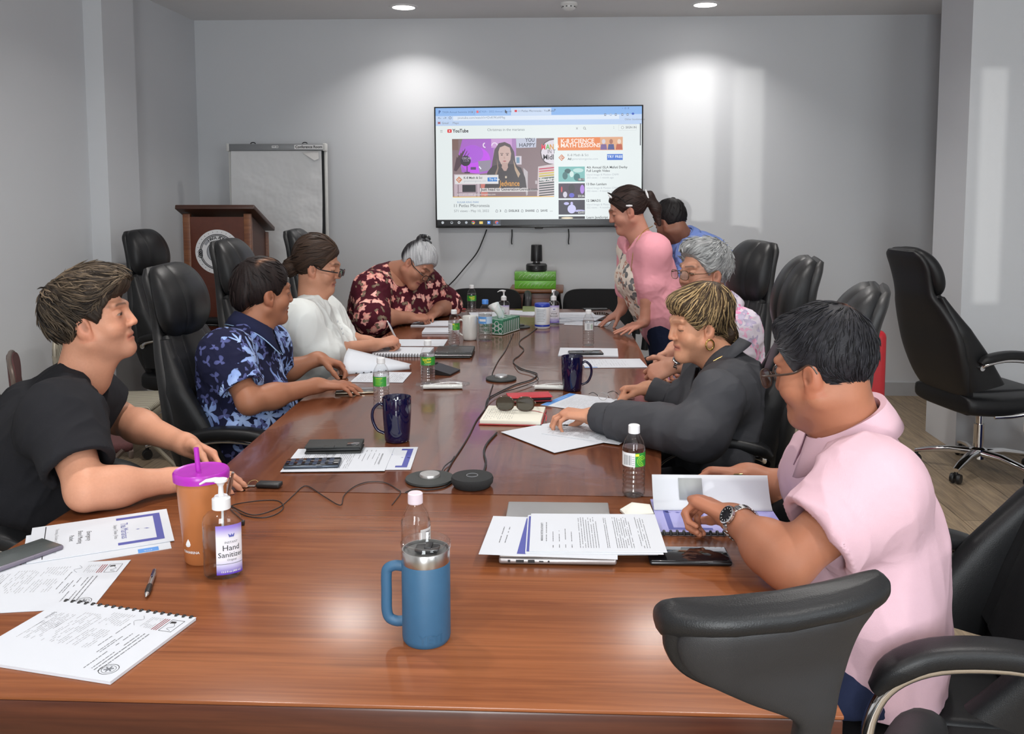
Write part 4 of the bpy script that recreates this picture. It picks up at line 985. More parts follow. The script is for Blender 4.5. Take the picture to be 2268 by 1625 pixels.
for a, b_, r in (((-0.05, -0.07, 0.150), (-0.012, -0.078, 0.156), 0.012), ((0.0, -0.080, 0.150), (0.05, -0.085, 0.145), 0.017), ((-0.04, -0.055, 0.135), (0.045, -0.05, 0.140), 0.012)): hc.tube(spline([H.pt(*a), H.pt(*[(x+y)/2+0.004 for x, y in zip(a, b_)]), H.pt(*b_)], 5), [r*0.4, r, r, r, r, r, r, r, r, r, r*0.4], 8)
mk('hair_clip', hc, mat('black_hair_clip', (0.02, 0.02, 0.024), 0.25), w4)
# 5 woman in the pink cardigan, standing
H = Head(J(1391, 469, 4.90), nrm((-0.94, -0.04, -0.34)), (0, 0, 1), 0.97); sk = srgb(190, 136, 116); Pv = J(1468, 702, 4.92); C = J(1434, 600, 4.90)
cream = flower_cloth('cream_flower_print', srgb(232, 220, 208), [(11, 4, 0.42, srgb(150, 70, 60), srgb(200, 140, 120), 3, 0.35), (15, 2, 0.55, srgb(70, 72, 78), srgb(140, 140, 140), 6, 0.36), (18, 3, 0.4, srgb(176, 120, 96), srgb(214, 180, 160), 8, 0.35)])
pink = cloth('pink_knit', srgb(233, 160, 172), 0.95, 1600, 0.04)
p = dict(Pv=Pv, C=C, N=J(1424, 533, 4.89), SR=J(1398, 552, 5.06), SL=J(1447, 556, 4.73), ER=J(1392, 640, 5.10), EL=J(1440, 626, 4.74), WR=J(1376, 688, 5.08), WL=T(1427, 713, 0.815),
         hR=dict(d=(-0.82, -0.05, -0.55), n=(-0.35, 0, -0.9), fc=(0.05, 0.02, 0.05, 0.1), spread=0.28, s=0.95), hL=dict(d=(-0.80, -0.50, -0.30), n=(-0.2, -0.1, -0.95), fc=(0.02, 0.0, 0.02, 0.05), spread=0.2, s=0.95, thumb=(0.2, 0.95, 0.1)),
         head=H, skin=sk, arm=0.95, build=0.98, bust=True, fat=1.05, neck=0.052, face=dict(brow=(0.02, 0.014, 0.012), open=0.6, eye=0.008, lip=srgb(160, 80, 84)), hres=0.0036, fres=0.0028,
         hair=dict(th=0.010, nape=-0.055, front=0.086, c1=srgb(22, 17, 17), c2=srgb(72, 52, 46), crown=(0, 0.8, 0.6), swirl=0, zf=4, amp=0.002, wave=0.001, locks=90, len=0.07, lr=0.002, lift=0.002, curl=0.1, earf=0.016, flow=lambda q: (-q[0], -1, 0.1),
                   extra=[lambda H: H.rc((0, -0.100, 0.055), (0, -0.135, 0.040), 0.022, 0.028, 0.012), lambda H: H.rc((0, -0.135, 0.040), (0.004, -0.150, -0.035), 0.028, 0.030, 0.02), lambda H: H.rc((0.004, -0.150, -0.035), (0.006, -0.140, -0.125), 0.029, 0.012, 0.02)]),
         garments=[dict(name='blouse', mat=cream, off=0.012, sleeve='none', wr=0.004, belly=0.02, res=0.006, neckcut=[rc(J(1412, 505, 4.9), J(1398, 540, 4.89), 0.055, 0.05, 0.01)]),
                   dict(name='cardigan', mat=pink, off=0.022, sleeve='long', sl=0.12, loose=0.016, wr=0.004, belly=0.02, res=0.0055, cut=[(J(1398, 560, 4.8), (-1.0, -0.10, -0.22))], neckcut=[rc(J(1412, 480, 4.9), J(1404, 538, 4.88), 0.066, 0.060, 0.01)])],
         trousers=dict(mat=jeans, rise=0.10), hip=[Pv+V3(0, 0.09, -0.03), Pv+V3(0, -0.09, -0.03)], knee=[Pv+V3(0.03, 0.10, -0.38), Pv+V3(0.03, -0.10, -0.38)], ank=[V3(Pv[0]+0.06, Pv[1]+0.1, 0.08), V3(Pv[0]+0.06, Pv[1]-0.1, 0.08)], toe=(-1, 0, 0))
w5, _, b5 = person('person standing in a pink cardigan over a flowered blouse, both hands on the table', p)
gh = MB().at(Matrix.Translation(-Vector(b5)))
gh.tube(spline([H.pt(x, f, u) for x, f, u in ((0.086, -0.01, 0.03), (0.08, 0.02, 0.085), (0.06, 0.058, 0.125), (0.0, 0.070, 0.138), (-0.06, 0.058, 0.125), (-0.08, 0.02, 0.085))], 6), 0.0028, 8)
mk('hair_band', gh, gblack, w5)
for a, b_ in (((0.07, 0.066, 0.106), (0.055, 0.074, 0.128)), ((0.088, -0.025, 0.028), (0.088, 0.008, 0.040)), ((0.03, -0.128, 0.085), (0.03, -0.128, 0.035))): mk('hair_clip', MB().at(Matrix.Translation(-Vector(b5))).tube([H.pt(*a), H.pt(*[(x+y)/2 for x, y in zip(a, b_)]), H.pt(*b_)], [0.004, 0.0065, 0.004], 8), mat('white_clip', (0.75, 0.75, 0.76), 0.25), w5)
gold = mat('gold', (0.80, 0.55, 0.20), 0.18, 1.0)
nk = MB().at(Matrix.Translation(-Vector(b5))); nk.tube(spline([J(1446, 500, 4.80), J(1423, 515, 4.76), J(1404, 552, 4.74), J(1398, 600, 4.74)], 8), 0.0022, 6); mk('necklace', nk, gold, w5)
# 6 man in the blue shirt, bending down
H = Head(J(1487, 494, 5.26), nrm((-0.60, 0.62, -0.50)), (0, 0, 1), 0.97); Pv = J(1632, 640, 5.34)
blue = cloth('blue_cotton', srgb(118, 142, 205), 0.85, 1200, 0.05)
p = dict(Pv=Pv, C=J(1560, 570, 5.32), N=J(1516, 532, 5.28), SR=J(1524, 545, 5.50), SL=J(1535, 562, 5.12), ER=J(1500, 620, 5.50), EL=J(1500, 640, 5.10), WR=J(1462, 672, 5.42), WL=J(1470, 690, 5.15),
         hR=dict(d=(-0.9, 0, -0.3), n=(0, 0, -1), curl=0.2), hL=dict(d=(-0.9, 0, -0.3), n=(0, 0, -1), curl=0.2), head=H, skin=srgb(120, 82, 66), build=1.05, fat=1.05, neck=0.06, hres=0.005, fres=0.004,
         hair=dict(th=0.011, nape=-0.05, c1=srgb(10, 9, 11), c2=srgb(32, 28, 30), crown=(0, -0.5, 0.85), amp=0.003, wave=0.002, locks=60, len=0.03, lr=0.003, lift=0.004),
         garments=[dict(name='shirt', mat=blue, off=0.014, sl=0.85, loose=0.022, wr=0.007, res=0.007, neckcut=[H.rc((0, -0.02, -0.08), (0, -0.04, -0.2), 0.056, 0.060, 0.006)],
                        collar=dict(t=0.75, F=(-0.8, 0.2, -0.5), rl=0.072, rf=0.076, hs=0.03, hf=0.02, pt=0.03))],
         trousers=dict(mat=blackt), hip=[Pv+V3(0, 0.09, -0.03), Pv+V3(0, -0.09, -0.03)], knee=[Pv+V3(-0.02, 0.1, -0.42), Pv+V3(-0.02, -0.1, -0.42)], ank=[V3(Pv[0]+0.04, Pv[1]+0.1, 0.08), V3(Pv[0]+0.04, Pv[1]-0.1, 0.08)], toe=(-1, 0, 0))
person('person in a blue shirt bending down behind the standing woman in pink', p)
# 7 grey-haired man
H = Head(J(1560, 608, 3.62), dirv(180+27, -2), (0, 0, 1), 1.0); sk = srgb(198, 146, 122); Pv = V3(0.58, 3.74, 0.58)
lei = flower_cloth('pink_flower_print', srgb(226, 216, 228), [(12, 5, 0.60, srgb(214, 92, 150), srgb(240, 170, 205), 3, 0.45), (15, 5, 0.55, srgb(166, 152, 186), srgb(205, 196, 218), 6, 0.45, 0.3), (20, 3, 0.5, srgb(228, 150, 190), srgb(240, 200, 220), 8, 0.4)])
p = dict(Pv=Pv, C=J(1612, 800, 3.70), N=J(1592, 692, 3.68), SR=J(1556, 716, 3.88), SL=J(1632, 735, 3.50), ER=J(1530, 770, 3.86), EL=J(1618, 850, 3.40), WR=J(1492, 772, 3.64), WL=J(1496, 806, 3.44),
         hR=dict(d=(-0.25, -0.30, -0.92), n=(0.35, -0.75, 0.2), fc=(0.35, 0.4, 0.45, 0.5)), hL=dict(d=(-0.86, 0.10, -0.42), n=(0.15, 0.75, -0.6), fc=(0.5, 0.55, 0.55, 0.6)), head=H, skin=sk, build=1.05, fat=1.08, neck=0.060, jaw=1.15,
         face=dict(brow=srgb(72, 64, 60), open=1.05, eye=0.012, gaze=-0.002), hres=0.0032,
         hair=dict(th=0.013, nape=-0.05, front=0.097, c1=srgb(98, 98, 100), c2=srgb(206, 208, 208), crown=(0, -0.7, 0.7), swirl=1, amp=0.003, wave=0.003, locks=420, len=0.038, lr=0.0022, lift=0.010, curl=0.5, extra=[lambda H: H.el((0, 0.045, 0.110), (0.066, 0.055, 0.034), 0.02)]),
         garments=[dict(name='floral_shirt', mat=lei, off=0.018, sl=0.85, loose=0.028, wr=0.005, belly=0.05, res=0.006, neckcut=[H.rc((0, -0.02, -0.09), (0, -0.03, -0.2), 0.056, 0.062, 0.006)],
                        collar=dict(t=0.75, F=dirv(190), rl=0.074, rf=0.078, hs=0.03, hf=0.026, pt=0.04))], trousers=dict(mat=blackt))
seat_legs(p, Pv, (-1, 0, 0), kl=0.36, sz=0.52); p['chair'] = (0.50, 3.95, 192, 0.03); m7, _, b7 = person('person with grey hair, thin glasses and a pink flowered shirt', p)
glasses(H, m7, b7, mat('bronze_wire', (0.25, 0.17, 0.10), 0.25, 0.9), rim=0.0014, hh=0.018, u=0.008, f=0.120)
def watch(Wr, d, n, parent, base, strap, r=0.029, face_out=None, dial=(0.02, 0.02, 0.025)):
    """bracelet round the wrist + case with dial and crown"""
    d = Vector(nrm(d)); n = Vector(nrm(face_out)); n = (n-d*n.dot(d)).normalized(); t = d.cross(n); c = Vector(Wr)-Vector(base)
    steel = mat('watch_steel', (0.62, 0.62, 0.63), 0.18, 1.0); mb = MB().mat(strap)
    for i in range(26):
        a = 2*math.pi*i/26; q = c+(n*math.cos(a)+t*math.sin(a)*1.08)*r
        M = Matrix((t*math.cos(a)-n*math.sin(a), d, (n*math.cos(a)+t*math.sin(a)))).transposed()
        mb.box(q, (r*0.235, 0.017, 0.0032), 0.001, 1, M)
    o = mk('wrist_watch', mb, None, parent)
    M = Matrix.Translation(c+n*(r+0.001)) @ Matrix((t, d, n)).transposed().to_4x4()
    cs = mk('watch_case', MB().lathe([(0.0, -0.002), (0.018, -0.002), (0.0205, 0.002), (0.0195, 0.006), (0.0170, 0.0075), (0.0168, 0.006)], 32, M, cap=False), steel, o)
    db = MB().mat(mat('watch_dial', dial, 0.3)).lathe([(0.0, 0.006), (0.0168, 0.006)], 28, M).mat(mat('watch_index', (0.7, 0.7, 0.68), 0.3))
    for i in range(12): db.box(M @ (Matrix.Rotation(i*math.pi/6, 4, 'Z') @ Vector((0, 0.0135, 0.0065))), (0.001, 0.003, 0.0004), M=(M.to_3x3() @ Matrix.Rotation(i*math.pi/6, 3, 'Z')).to_4x4())
    mk('watch_dial', db, None, cs)
watch(p['WL']+nrm(V3(p['EL'])-V3(p['WL']))*0.004, V3(p['WL'])-V3(p['EL']), None, m7, b7, mat('watch_black_links', (0.03, 0.03, 0.032), 0.3, 0.6), face_out=(-0.2, -0.6, 0.7))
# 8 woman in dark grey
H = Head(J(1547, 724, 3.02), nrm((-0.93, -0.28, -0.14)), (0, 0, 1), 0.955); sk = srgb(203, 148, 118); Pv = V3(0.53, 2.99, 0.57)
satin = cloth('charcoal_satin', srgb(62, 63, 68), 0.50, 1500, 0.06)
EL, WL = T(1545, 962, 0.815), T(1316, 922, 0.800)
p = dict(Pv=Pv, C=J(1645, 925, 2.99), N=J(1600, 800, 3.01), SR=J(1570, 838, 3.18), SL=J(1612, 870, 2.84), ER=J(1548, 900, 3.16), EL=EL, WR=T(1438, 860, 0.795), WL=WL,
         hR=dict(d=(-0.95, 0.0, -0.05), n=(0.1, -0.25, -0.9), fc=(0.75, 0.75, 0.8, 0.8), s=0.92, thumb=(0.9, 0.2, 0.3)), hL=dict(d=(-0.97, 0.12, 0.06), n=(0.05, 0, -1), fc=(0.50, 0.42, 0.42, 0.5), s=0.95, spread=0.2, thumb=(0.7, 0.45, 0.65)),
         head=H, skin=sk, arm=0.96, build=1.08, bust=True, fat=1.10, neck=0.056, jaw=1.15, face=dict(brow=srgb(120, 84, 60), browa=0.5, open=0.5, eye=0.007, lip=srgb(176, 96, 90)),
         hair=dict(th=0.013, nape=-0.082, front=0.080, c1=srgb(38, 29, 25), c2=srgb(98, 76, 55), c3=srgb(212, 180, 130), lpow=1.9, crown=(0.1, -0.45, 0.88), swirl=1, amp=0.004, wave=0.004, wfreq=28, locks=950, len=0.090, lr=0.0019, lift=0.006, curl=0.40, earf=0.010,
                   extra=[lambda H: H.el((0, -0.05, 0.075), (0.088, 0.085, 0.075), 0.03), lambda H: H.el((0.0, 0.05, 0.098), (0.064, 0.05, 0.036), 0.02), lambda H: H.el((0, -0.095, -0.035), (0.068, 0.035, 0.06), 0.02), lambda H: H.rc((0.074, 0.030, 0.075), (0.079, 0.026, 0.02), 0.014, 0.007, 0.012)],
                   paint=lambda l, f, u, C, s: C*(0.75+0.35*sst(-0.02, 0.09, u))[:, None]),
         garments=[dict(name='blouse', mat=satin, off=0.018, sleeve='long', sl=0.97, loose=0.020, elr=0.074, cuffr=0.036, cuffband=0.085, puff=0.060, wr=0.006, belly=0.05, res=0.0042, wf=(7, 18), dir=(0.8, 0, 0.5),
                        extra=[el((EL+WL)*0.5+V3(0.075, 0.0, -0.01), ((1, 0, 0), (0, 1, 0), (0, 0, 1)), (0.10, 0.052, 0.050), 0.05), sl(EL+V3(0.07, 0.07, 0.09), EL+V3(0.03, 0.02, 0.01), 0.082, 0.062, (1, 0.2, 0), 0.75, 0.05)],
                        neckcut=[H.rc((0, -0.01, -0.09), (0, -0.0, -0.19), 0.056, 0.060, 0.006)], collar=dict(t=0.75, F=dirv(192), rl=0.078, rf=0.085, hs=0.022, hf=0.02, pt=0.03, open_=0.6))],
         trousers=dict(mat=blackt))
seat_legs(p, Pv, (-1, 0, 0), kl=0.32, sz=0.52); p['lift'] = 0.005; p['chair'] = (0.46, 3.08, 170, 0.03); w8, bl8, b8 = person('person in a dark grey blouse with blond highlighted hair, reaching over papers', p)
er = MB().at(Matrix.Translation(-Vector(b8))); ec = H.pt(0.083, 0.002, -0.050); er.tube([ec+0.014*(H.F*math.cos(a)+H.U*math.sin(a)*1.2) for a in np.linspace(0, 2*math.pi, 20, endpoint=False)], 0.0032, 8, closed=True); mk('earring', er, gold, w8)
nk = MB().at(Matrix.Translation(-Vector(b8))); nk.tube(spline([J(1632, 770, 2.95), J(1608, 785, 2.93), J(1580, 800, 2.92)], 6), 0.0035, 6); mk('necklace', nk, gold, w8)
ax = nrm(WL-EL)
for k in (0.03, 0.065): mk('cuff_button', MB().at(Matrix.Translation(-Vector(b8))).lathe([(0, 0.003), (0.006, 0.002), (0.007, 0), (0, -0.002)], 14, TR(WL-ax*(k+0.012)+V3(0, -0.040, -0.016), rx=R(115))), mat('dark_button', (0.03, 0.03, 0.035), 0.3), bl8)
# 9 man in the pink shirt, nearest the camera
H = Head(J(1826, 822, 1.90), nrm((-0.76, 0.60, -0.26)), (0, 0, 1), 1.0); sk = srgb(166, 110, 84); Pv = V3(0.635, 1.85, 0.55)
pk = cloth('pale_pink_cotton', srgb(214, 178, 190), 0.85, 1500, 0.02)
SL, EL = J(1935, 1085, 1.72), J(1742, 1245, 1.65); N = J(1880, 962, 1.90); C = J(1935, 1190, 1.88)
p = dict(Pv=Pv, C=C, N=N, SR=J(1838, 1030, 2.09), SL=SL, ER=J(1800, 1105, 2.20), EL=EL, WR=J(1658, 1052, 2.24), WL=J(1630, 1150, 1.83),
         hR=dict(d=(-0.95, 0.15, 0.0), n=(0.1, -0.35, -0.9), fc=(0.4, 0.45, 0.5, 0.55), thumb=(0.85, 0.2, 0.4)), hL=dict(d=(-0.62, 0.70, 0.10), n=(-0.35, -0.1, -0.9), fc=(0.70, 0.75, 0.75, 0.75), s=1.05, thumb=(0.85, 0.45, 0.3)),
         head=H, skin=sk, arm=1.10, build=1.02, q=0.66, fat=1.1, neck=0.066, jaw=1.2, hres=0.0026, face=dict(brow=(0.02, 0.015, 0.012), open=0.8, beard=0.1),
         hair=dict(th=0.009, nape=-0.062, front=0.098, c1=srgb(15, 14, 17), c2=srgb(52, 52, 58), crown=(-0.12, -0.62, 0.78), swirl=3, amp=0.0018, wave=0.001, locks=900, len=0.032, lr=0.0015, lift=0.003, curl=0.3, earf=0.012, lpow=1.5, extra=[lambda H: H.el((0, 0.052, 0.108), (0.054, 0.032, 0.024), 0.02)],
                   paint=lambda l, f, u, C, s: (lambda g, m: (C*(1-g[:, None])+np.array(srgb(122, 122, 126))*(0.35+0.65*np.clip(0.5+s, 0, 1))[:, None]*g[:, None])*(1-m[:, None])+np.array(srgb(150, 100, 78))*m[:, None])(0.55*sst(0.005, 0.06, f)*sst(0.115, 0.07, u), 0.55*np.exp(-((l+0.012)/0.010)**2-((f+0.072)/0.012)**2)*(u > 0.05))),
         garments=[dict(name='dress_shirt', mat=pk, off=0.018, sleeve='short', sl=0.66, loose=0.032, wr=0.008, belly=0.03, res=0.0045, wf=(6.5, 17), dir=(-0.35, 0.1, 0.9), hem=(V3(0.66, 1.87, 0.45), (0.35, 0, -1)), seed=4,
                        neckcut=[H.rc((0, -0.03, -0.085), (0, -0.045, -0.2), 0.062, 0.068, 0.006)],
                        collar=dict(t=0.72, F=dirv(165), rl=0.076, rf=0.080, hs=0.040, hf=0.034, pt=0.045, open_=0.22, drop=0.05, flare=0.018))],
         trousers=dict(mat=jeans, off=-0.010))
seat_legs(p, Pv, (-1, 0, 0), 0.50, kl=0.20, sz=0.485); p['chair'] = (0.73, 1.85, 174, 0.26); m9, sh9, b9 = person('person in a pale pink shirt and silver watch, nearest on the right', p)
glasses(H, m9, b9, mat('tortoise_frame', (0.05, 0.028, 0.02), 0.3), rim=0.0018, hh=0.020, u=0.006, f=0.120)
watch(p['WL']+nrm(EL-V3(p['WL']))*0.018, V3(p['WL'])-EL, None, m9, b9, mat('watch_steel', (0.62, 0.62, 0.63), 0.18, 1.0), r=0.0335, face_out=(-0.35, -0.80, 0.35), dial=(0.35, 0.33, 0.32))
# ---------------- remaining chairs ----------------
ch('black leather office chair in front of the podium, behind the woman in white', -1.24, 4.08, 2, CT)
ch('black leather office chair against the left wall, just left of the podium', -2.13, 5.06, -2, CT)
ch('black leather office chair in front of the flip chart, behind the white-haired woman', -1.27, 5.20, 4, CT)
c = ch('black leather office chair under the man in the black T-shirt', -1.41, 2.33, 2)
CH2 = ch('tall black leather office chair behind the grey-haired man', 0.50, 3.95, 192, CT)
place(exec_chair(0.48, 0.06, False), 'black leather office chair between the woman in dark grey and the man in pink', 0.44, 2.46, 163)
place(exec_chair(0.465, 0.26), 'black leather office chair of the man in the pale pink shirt', 0.73, 1.85, 174)
# mid-back chair in front of the desk: flared, narrow-waisted back
t = thing('task_chair', 'charcoal chair with a flared curved back in front of the desk, nearest the camera', 'office chair', (0.235, 1.14, -0.0), R(8))
ks = [(-0.02, 0.44, 0.055, 0.018, 0.05), (-0.045, 0.58, 0.040, 0.018, 0.05), (-0.065, 0.72, 0.030, 0.018, 0.05), (-0.08, 0.83, 0.022, 0.018, 0.05), (-0.09, 0.870, 0.027, 0.018, 0.047), (-0.095, 0.900, 0.060, 0.018, 0.020), (-0.10, 0.935, 0.097, 0.019, -0.004), (-0.11, 0.970, 0.113, 0.020, -0.008), (-0.118, 0.998, 0.120, 0.018, 0.0), (-0.116, 1.010, 0.112, 0.010, 0.0)]
tc_m = mat('charcoal_vinyl', (0.016, 0.016, 0.018), 0.55, var=0.08, vscale=40, bump=0.3, bscale=700, bdist=0.001)
shell = mk('backrest', MB().loft([[(x+sh_, y+q+0.035*(x/0.15)**2, z+0.10*x) for x, q in sup(w, th, 32, 0.6)] for (y, z, w, th, sh_) in smooth_keys(ks, 5)]), tc_m, t, 50)
rim = smooth_keys([(-0.085, 0.974, 0.118, 0.008), (-0.090, 0.984, 0.138, 0.026), (-0.100, 1.003, 0.143, 0.040), (-0.108, 1.020, 0.140, 0.032), (-0.110, 1.031, 0.128, 0.012)], 5)
mk('top_cushion', MB().loft([[(x, y+q+0.035*(x/0.15)**2, z+0.10*x) for x, q in sup(w, th, 32, 0.5)] for (y, z, w, th) in rim]), lea, shell, 50)
edge = smooth_keys(ks[5:9], 6)
mk('side_bolster', MB().tube([(-w*0.99+sh_, y+0.014+0.035*(w/0.15)**2, z-0.10*w) for (y, z, w, th, sh_) in edge], [0.006+0.012*k/(len(edge)-1) for k in range(len(edge))], 12), lea, shell)
mk('seat', MB().box((0, 0.21, 0.45), (0.46, 0.46, 0.08), 0.035, 4), lea, t)
for sx, nm in ((-1, 'l'), (1, 'r')):
    a = mk('armrest', MB().tube(spline([(sx*0.22, 0.02, 0.44), (sx*0.27, 0.05, 0.52), (sx*0.285, 0.10, 0.59), (sx*0.29, 0.16, 0.612)], 6), 0.014, 10), blk, t)
    mk('arm_pad', MB().tube([Vector((sx*0.30, 0.15, 0.630))+Matrix.Rotation(R(-42 if sx > 0 else 0), 3, 'Z') @ Vector((0, q, 0.012*(1-(q/0.17)**2))) for q in np.linspace(-0.17, 0.17, 14)], [0.010, 0.030, 0.038, 0.041, 0.042, 0.042, 0.042, 0.042, 0.042, 0.042, 0.041, 0.038, 0.030, 0.010], 16, flat=0.5), lea, a)
mk('gas_column', MB().lathe([(0.026, 0.09), (0.026, 0.25), (0.018, 0.25), (0.018, 0.42)], 18, Matrix.Translation((0, 0.2, 0))), chrome, t)
for i in range(5):
    a = i*2*math.pi/5+0.2; d = Vector((math.cos(a), math.sin(a), 0)); lg = mk('leg', MB().tube([Vector((0, 0.2, 0.10)), Vector((0, 0.2, 0.085))+d*0.16, Vector((0, 0.2, 0.068))+d*0.29], [0.022, 0.018, 0.013], 10), blk, t)
    mk('caster', MB().lathe([(0, -0.024), (0.026, -0.02), (0.026, 0.02), (0, 0.024)], 16, Matrix.Translation(Vector((0, 0.2, 0.027))+d*0.285) @ d.cross(Vector((0, 0, 1))).to_track_quat('Z', 'Y').to_matrix().to_4x4()), blk, lg)
# folding chairs by the left wall
def folding(label, x, y, rz, cloth_c, frame_c, slat, grp):
    t = thing('folding_chair', label, 'folding chair', (x, y, 0), rz, grp)
    fm_ = mat('folding_frame_%s' % slat, frame_c, 0.4, 0.3)
    m, nt, b = newmat('folding_cloth_%s' % slat); setp(b, Roughness=0.9)
    if slat:
        wv = nt.add('ShaderNodeTexWave', i_Vector=nt.obj(), i_Scale=16.0, bands_direction='X'); cc = nt.ramp(wv.outputs[0], [(0.25, [v*0.45 for v in cloth_c]), (0.6, cloth_c)]); nt.l.new(cc, b.inputs['Base Color']); nt.l.new(nt.bump(wv.outputs[0], 0.5, 0.004), b.inputs['Normal'])
    else:
        n = nt.noise(nt.obj(), 240, 2); nt.l.new(nt.mix(n, [v*0.6 for v in cloth_c], [v*1.3 for v in cloth_c]), b.inputs['Base Color'])
    mk('seat', MB().box((0, 0.02, 0.435), (0.40, 0.38, 0.04), 0.018, 3), m, t)
    rg = []
    bk_ = mk('backrest', MB().loft([[(px, -0.20-0.02*k_-0.02*(1-(px/0.22)**2), pz_) for px, pz_ in [(0.215*math.copysign(abs(math.cos(a))**0.6, math.cos(a)), 0.715+0.115*math.copysign(abs(math.sin(a))**0.75, math.sin(a))) for a in np.linspace(0, 2*math.pi, 40, endpoint=False)]] for k_ in (0, 1.2)]), m, t, 60)
    mk('back_trim', MB().tube([(0.218*math.copysign(abs(math.cos(a))**0.6, math.cos(a)), -0.212-0.02*(1-(math.cos(a))**2), 0.715+0.118*math.copysign(abs(math.sin(a))**0.75, math.sin(a))) for a in np.linspace(0, 2*math.pi, 40, endpoint=False)], 0.009, 8, closed=True), fm_, bk_)
    for sx in (-1, 1):
        mk('leg', MB().tube(spline([(sx*0.215, -0.215, 0.72), (sx*0.215, -0.16, 0.45), (sx*0.215, 0.22, 0.012)], 6), 0.0115, 10), fm_, t)
        mk('leg', MB().tube([(sx*0.195, 0.17, 0.43), (sx*0.195, -0.24, 0.012)], 0.0105, 10), fm_, t)
    mk('seat_rail', MB().box((0, 0.20, 0.405), (0.41, 0.02, 0.035), 0.005), fm_, t)
    mk('cross_bar', MB().tube([(-0.195, -0.19, 0.10), (0.195, -0.19, 0.10)], 0.008, 8), fm_, t)
    return t
folding('maroon padded folding chair at the left edge, behind the man in black', -2.11, 3.70, R(-60), (0.12, 0.045, 0.045), (0.16, 0.12, 0.10), 0, None)
folding('beige striped folding chair by the left wall, behind the man in black', -2.29, 4.42, R(-82), (0.50, 0.46, 0.36), (0.42, 0.38, 0.30), 1, None)
# black mesh guest chairs at the far end
mesh_m = mat('black_mesh_cloth', (0.010, 0.010, 0.011), 0.8, bump=0.4, bscale=500)
def guest(label, x, y):
    t = thing('guest_chair', label, 'chair', (x, y, 0), R(180), 'black guest chairs at the far end of the table')
    bk_ = mk('backrest', MB().loft([[(px, -0.22+k_, pz_) for px, pz_ in [(0.255*math.copysign(abs(math.cos(a))**0.35, math.cos(a)), 0.665+0.165*math.copysign(abs(math.sin(a))**0.45, math.sin(a))) for a in np.linspace(0, 2*math.pi, 48, endpoint=False)]] for k_ in (-0.018, 0.0, 0.018)]), mesh_m, t, 60)
    mk('seat', MB().box((0, 0.03, 0.45), (0.48, 0.46, 0.07), 0.03, 3), mesh_m, t)
    for sx in (-1, 1):
        mk('armrest', MB().tube(spline([(sx*0.26, -0.20, 0.52), (sx*0.285, -0.20, 0.70), (sx*0.30, -0.12, 0.80), (sx*0.315, 0.02, 0.80), (sx*0.315, 0.10, 0.74), (sx*0.29, 0.10, 0.46)], 6), 0.024, 12), blk, t)
        mk('leg', MB().tube([(sx*0.24, -0.20, 0.66), (sx*0.24, -0.21, 0.012)], 0.013, 8), blk, t); mk('leg', MB().tube([(sx*0.24, 0.20, 0.43), (sx*0.24, 0.22, 0.012)], 0.013, 8), blk, t)
    return t
guest('black guest chair at the far end, left of the small cabinet', -0.60, 6.05)
guest('black guest chair at the far end, right of the small cabinet', 0.20, 6.05)
red = mat('red_plastic', (0.42, 0.012, 0.020), 0.35)
t = thing('suitcase', 'upright red case behind the chairs, mostly hidden by the man in pink', 'case', (1.345, 4.30, 0), R(0))
mk('shell', MB().box((0, 0, 0.47), (0.20, 0.34, 0.80), 0.03, 3), red, t); mk('seam_band', MB().box((0, 0, 0.47), (0.012, 0.344, 0.804), 0.02, 3), blk, t); mk('top_handle', MB().tube(spline([(0, -0.07, 0.868), (0, -0.05, 0.888), (0, 0.05, 0.888), (0, 0.07, 0.868)], 4), 0.008, 8), blk, t)
for sx in (-1, 1):
    for sy in (-1, 1): mk('wheel', MB().lathe([(0, -0.012), (0.03, -0.010), (0.03, 0.010), (0, 0.012)], 16, Matrix.Translation((sx*0.07, sy*0.13, 0.040)) @ Matrix.Rotation(R(90), 4, 'X')), blk, t)
# cooler at the right edge
t = thing('cooler_box', 'blue cooler box with a white lid at the right edge', 'cooler', (2.47, 4.34, 0))
mk('body', MB().box((0, 0, 0.155), (0.44, 0.30, 0.31), 0.025, 3), mat('cooler_blue', (0.010, 0.035, 0.28), 0.4), t); mk('lid', MB().box((0, 0, 0.345), (0.46, 0.32, 0.08), 0.02, 3), mat('cooler_white', (0.72, 0.73, 0.73), 0.4), t)
mk('handle', MB().tube(spline([(-0.235, -0.02, 0.30), (-0.25, -0.08, 0.26), (-0.25, -0.12, 0.2), (-0.235, -0.10, 0.15)], 5), 0.008, 8), mat('cooler_white', (0.72, 0.73, 0.73), 0.4), t)

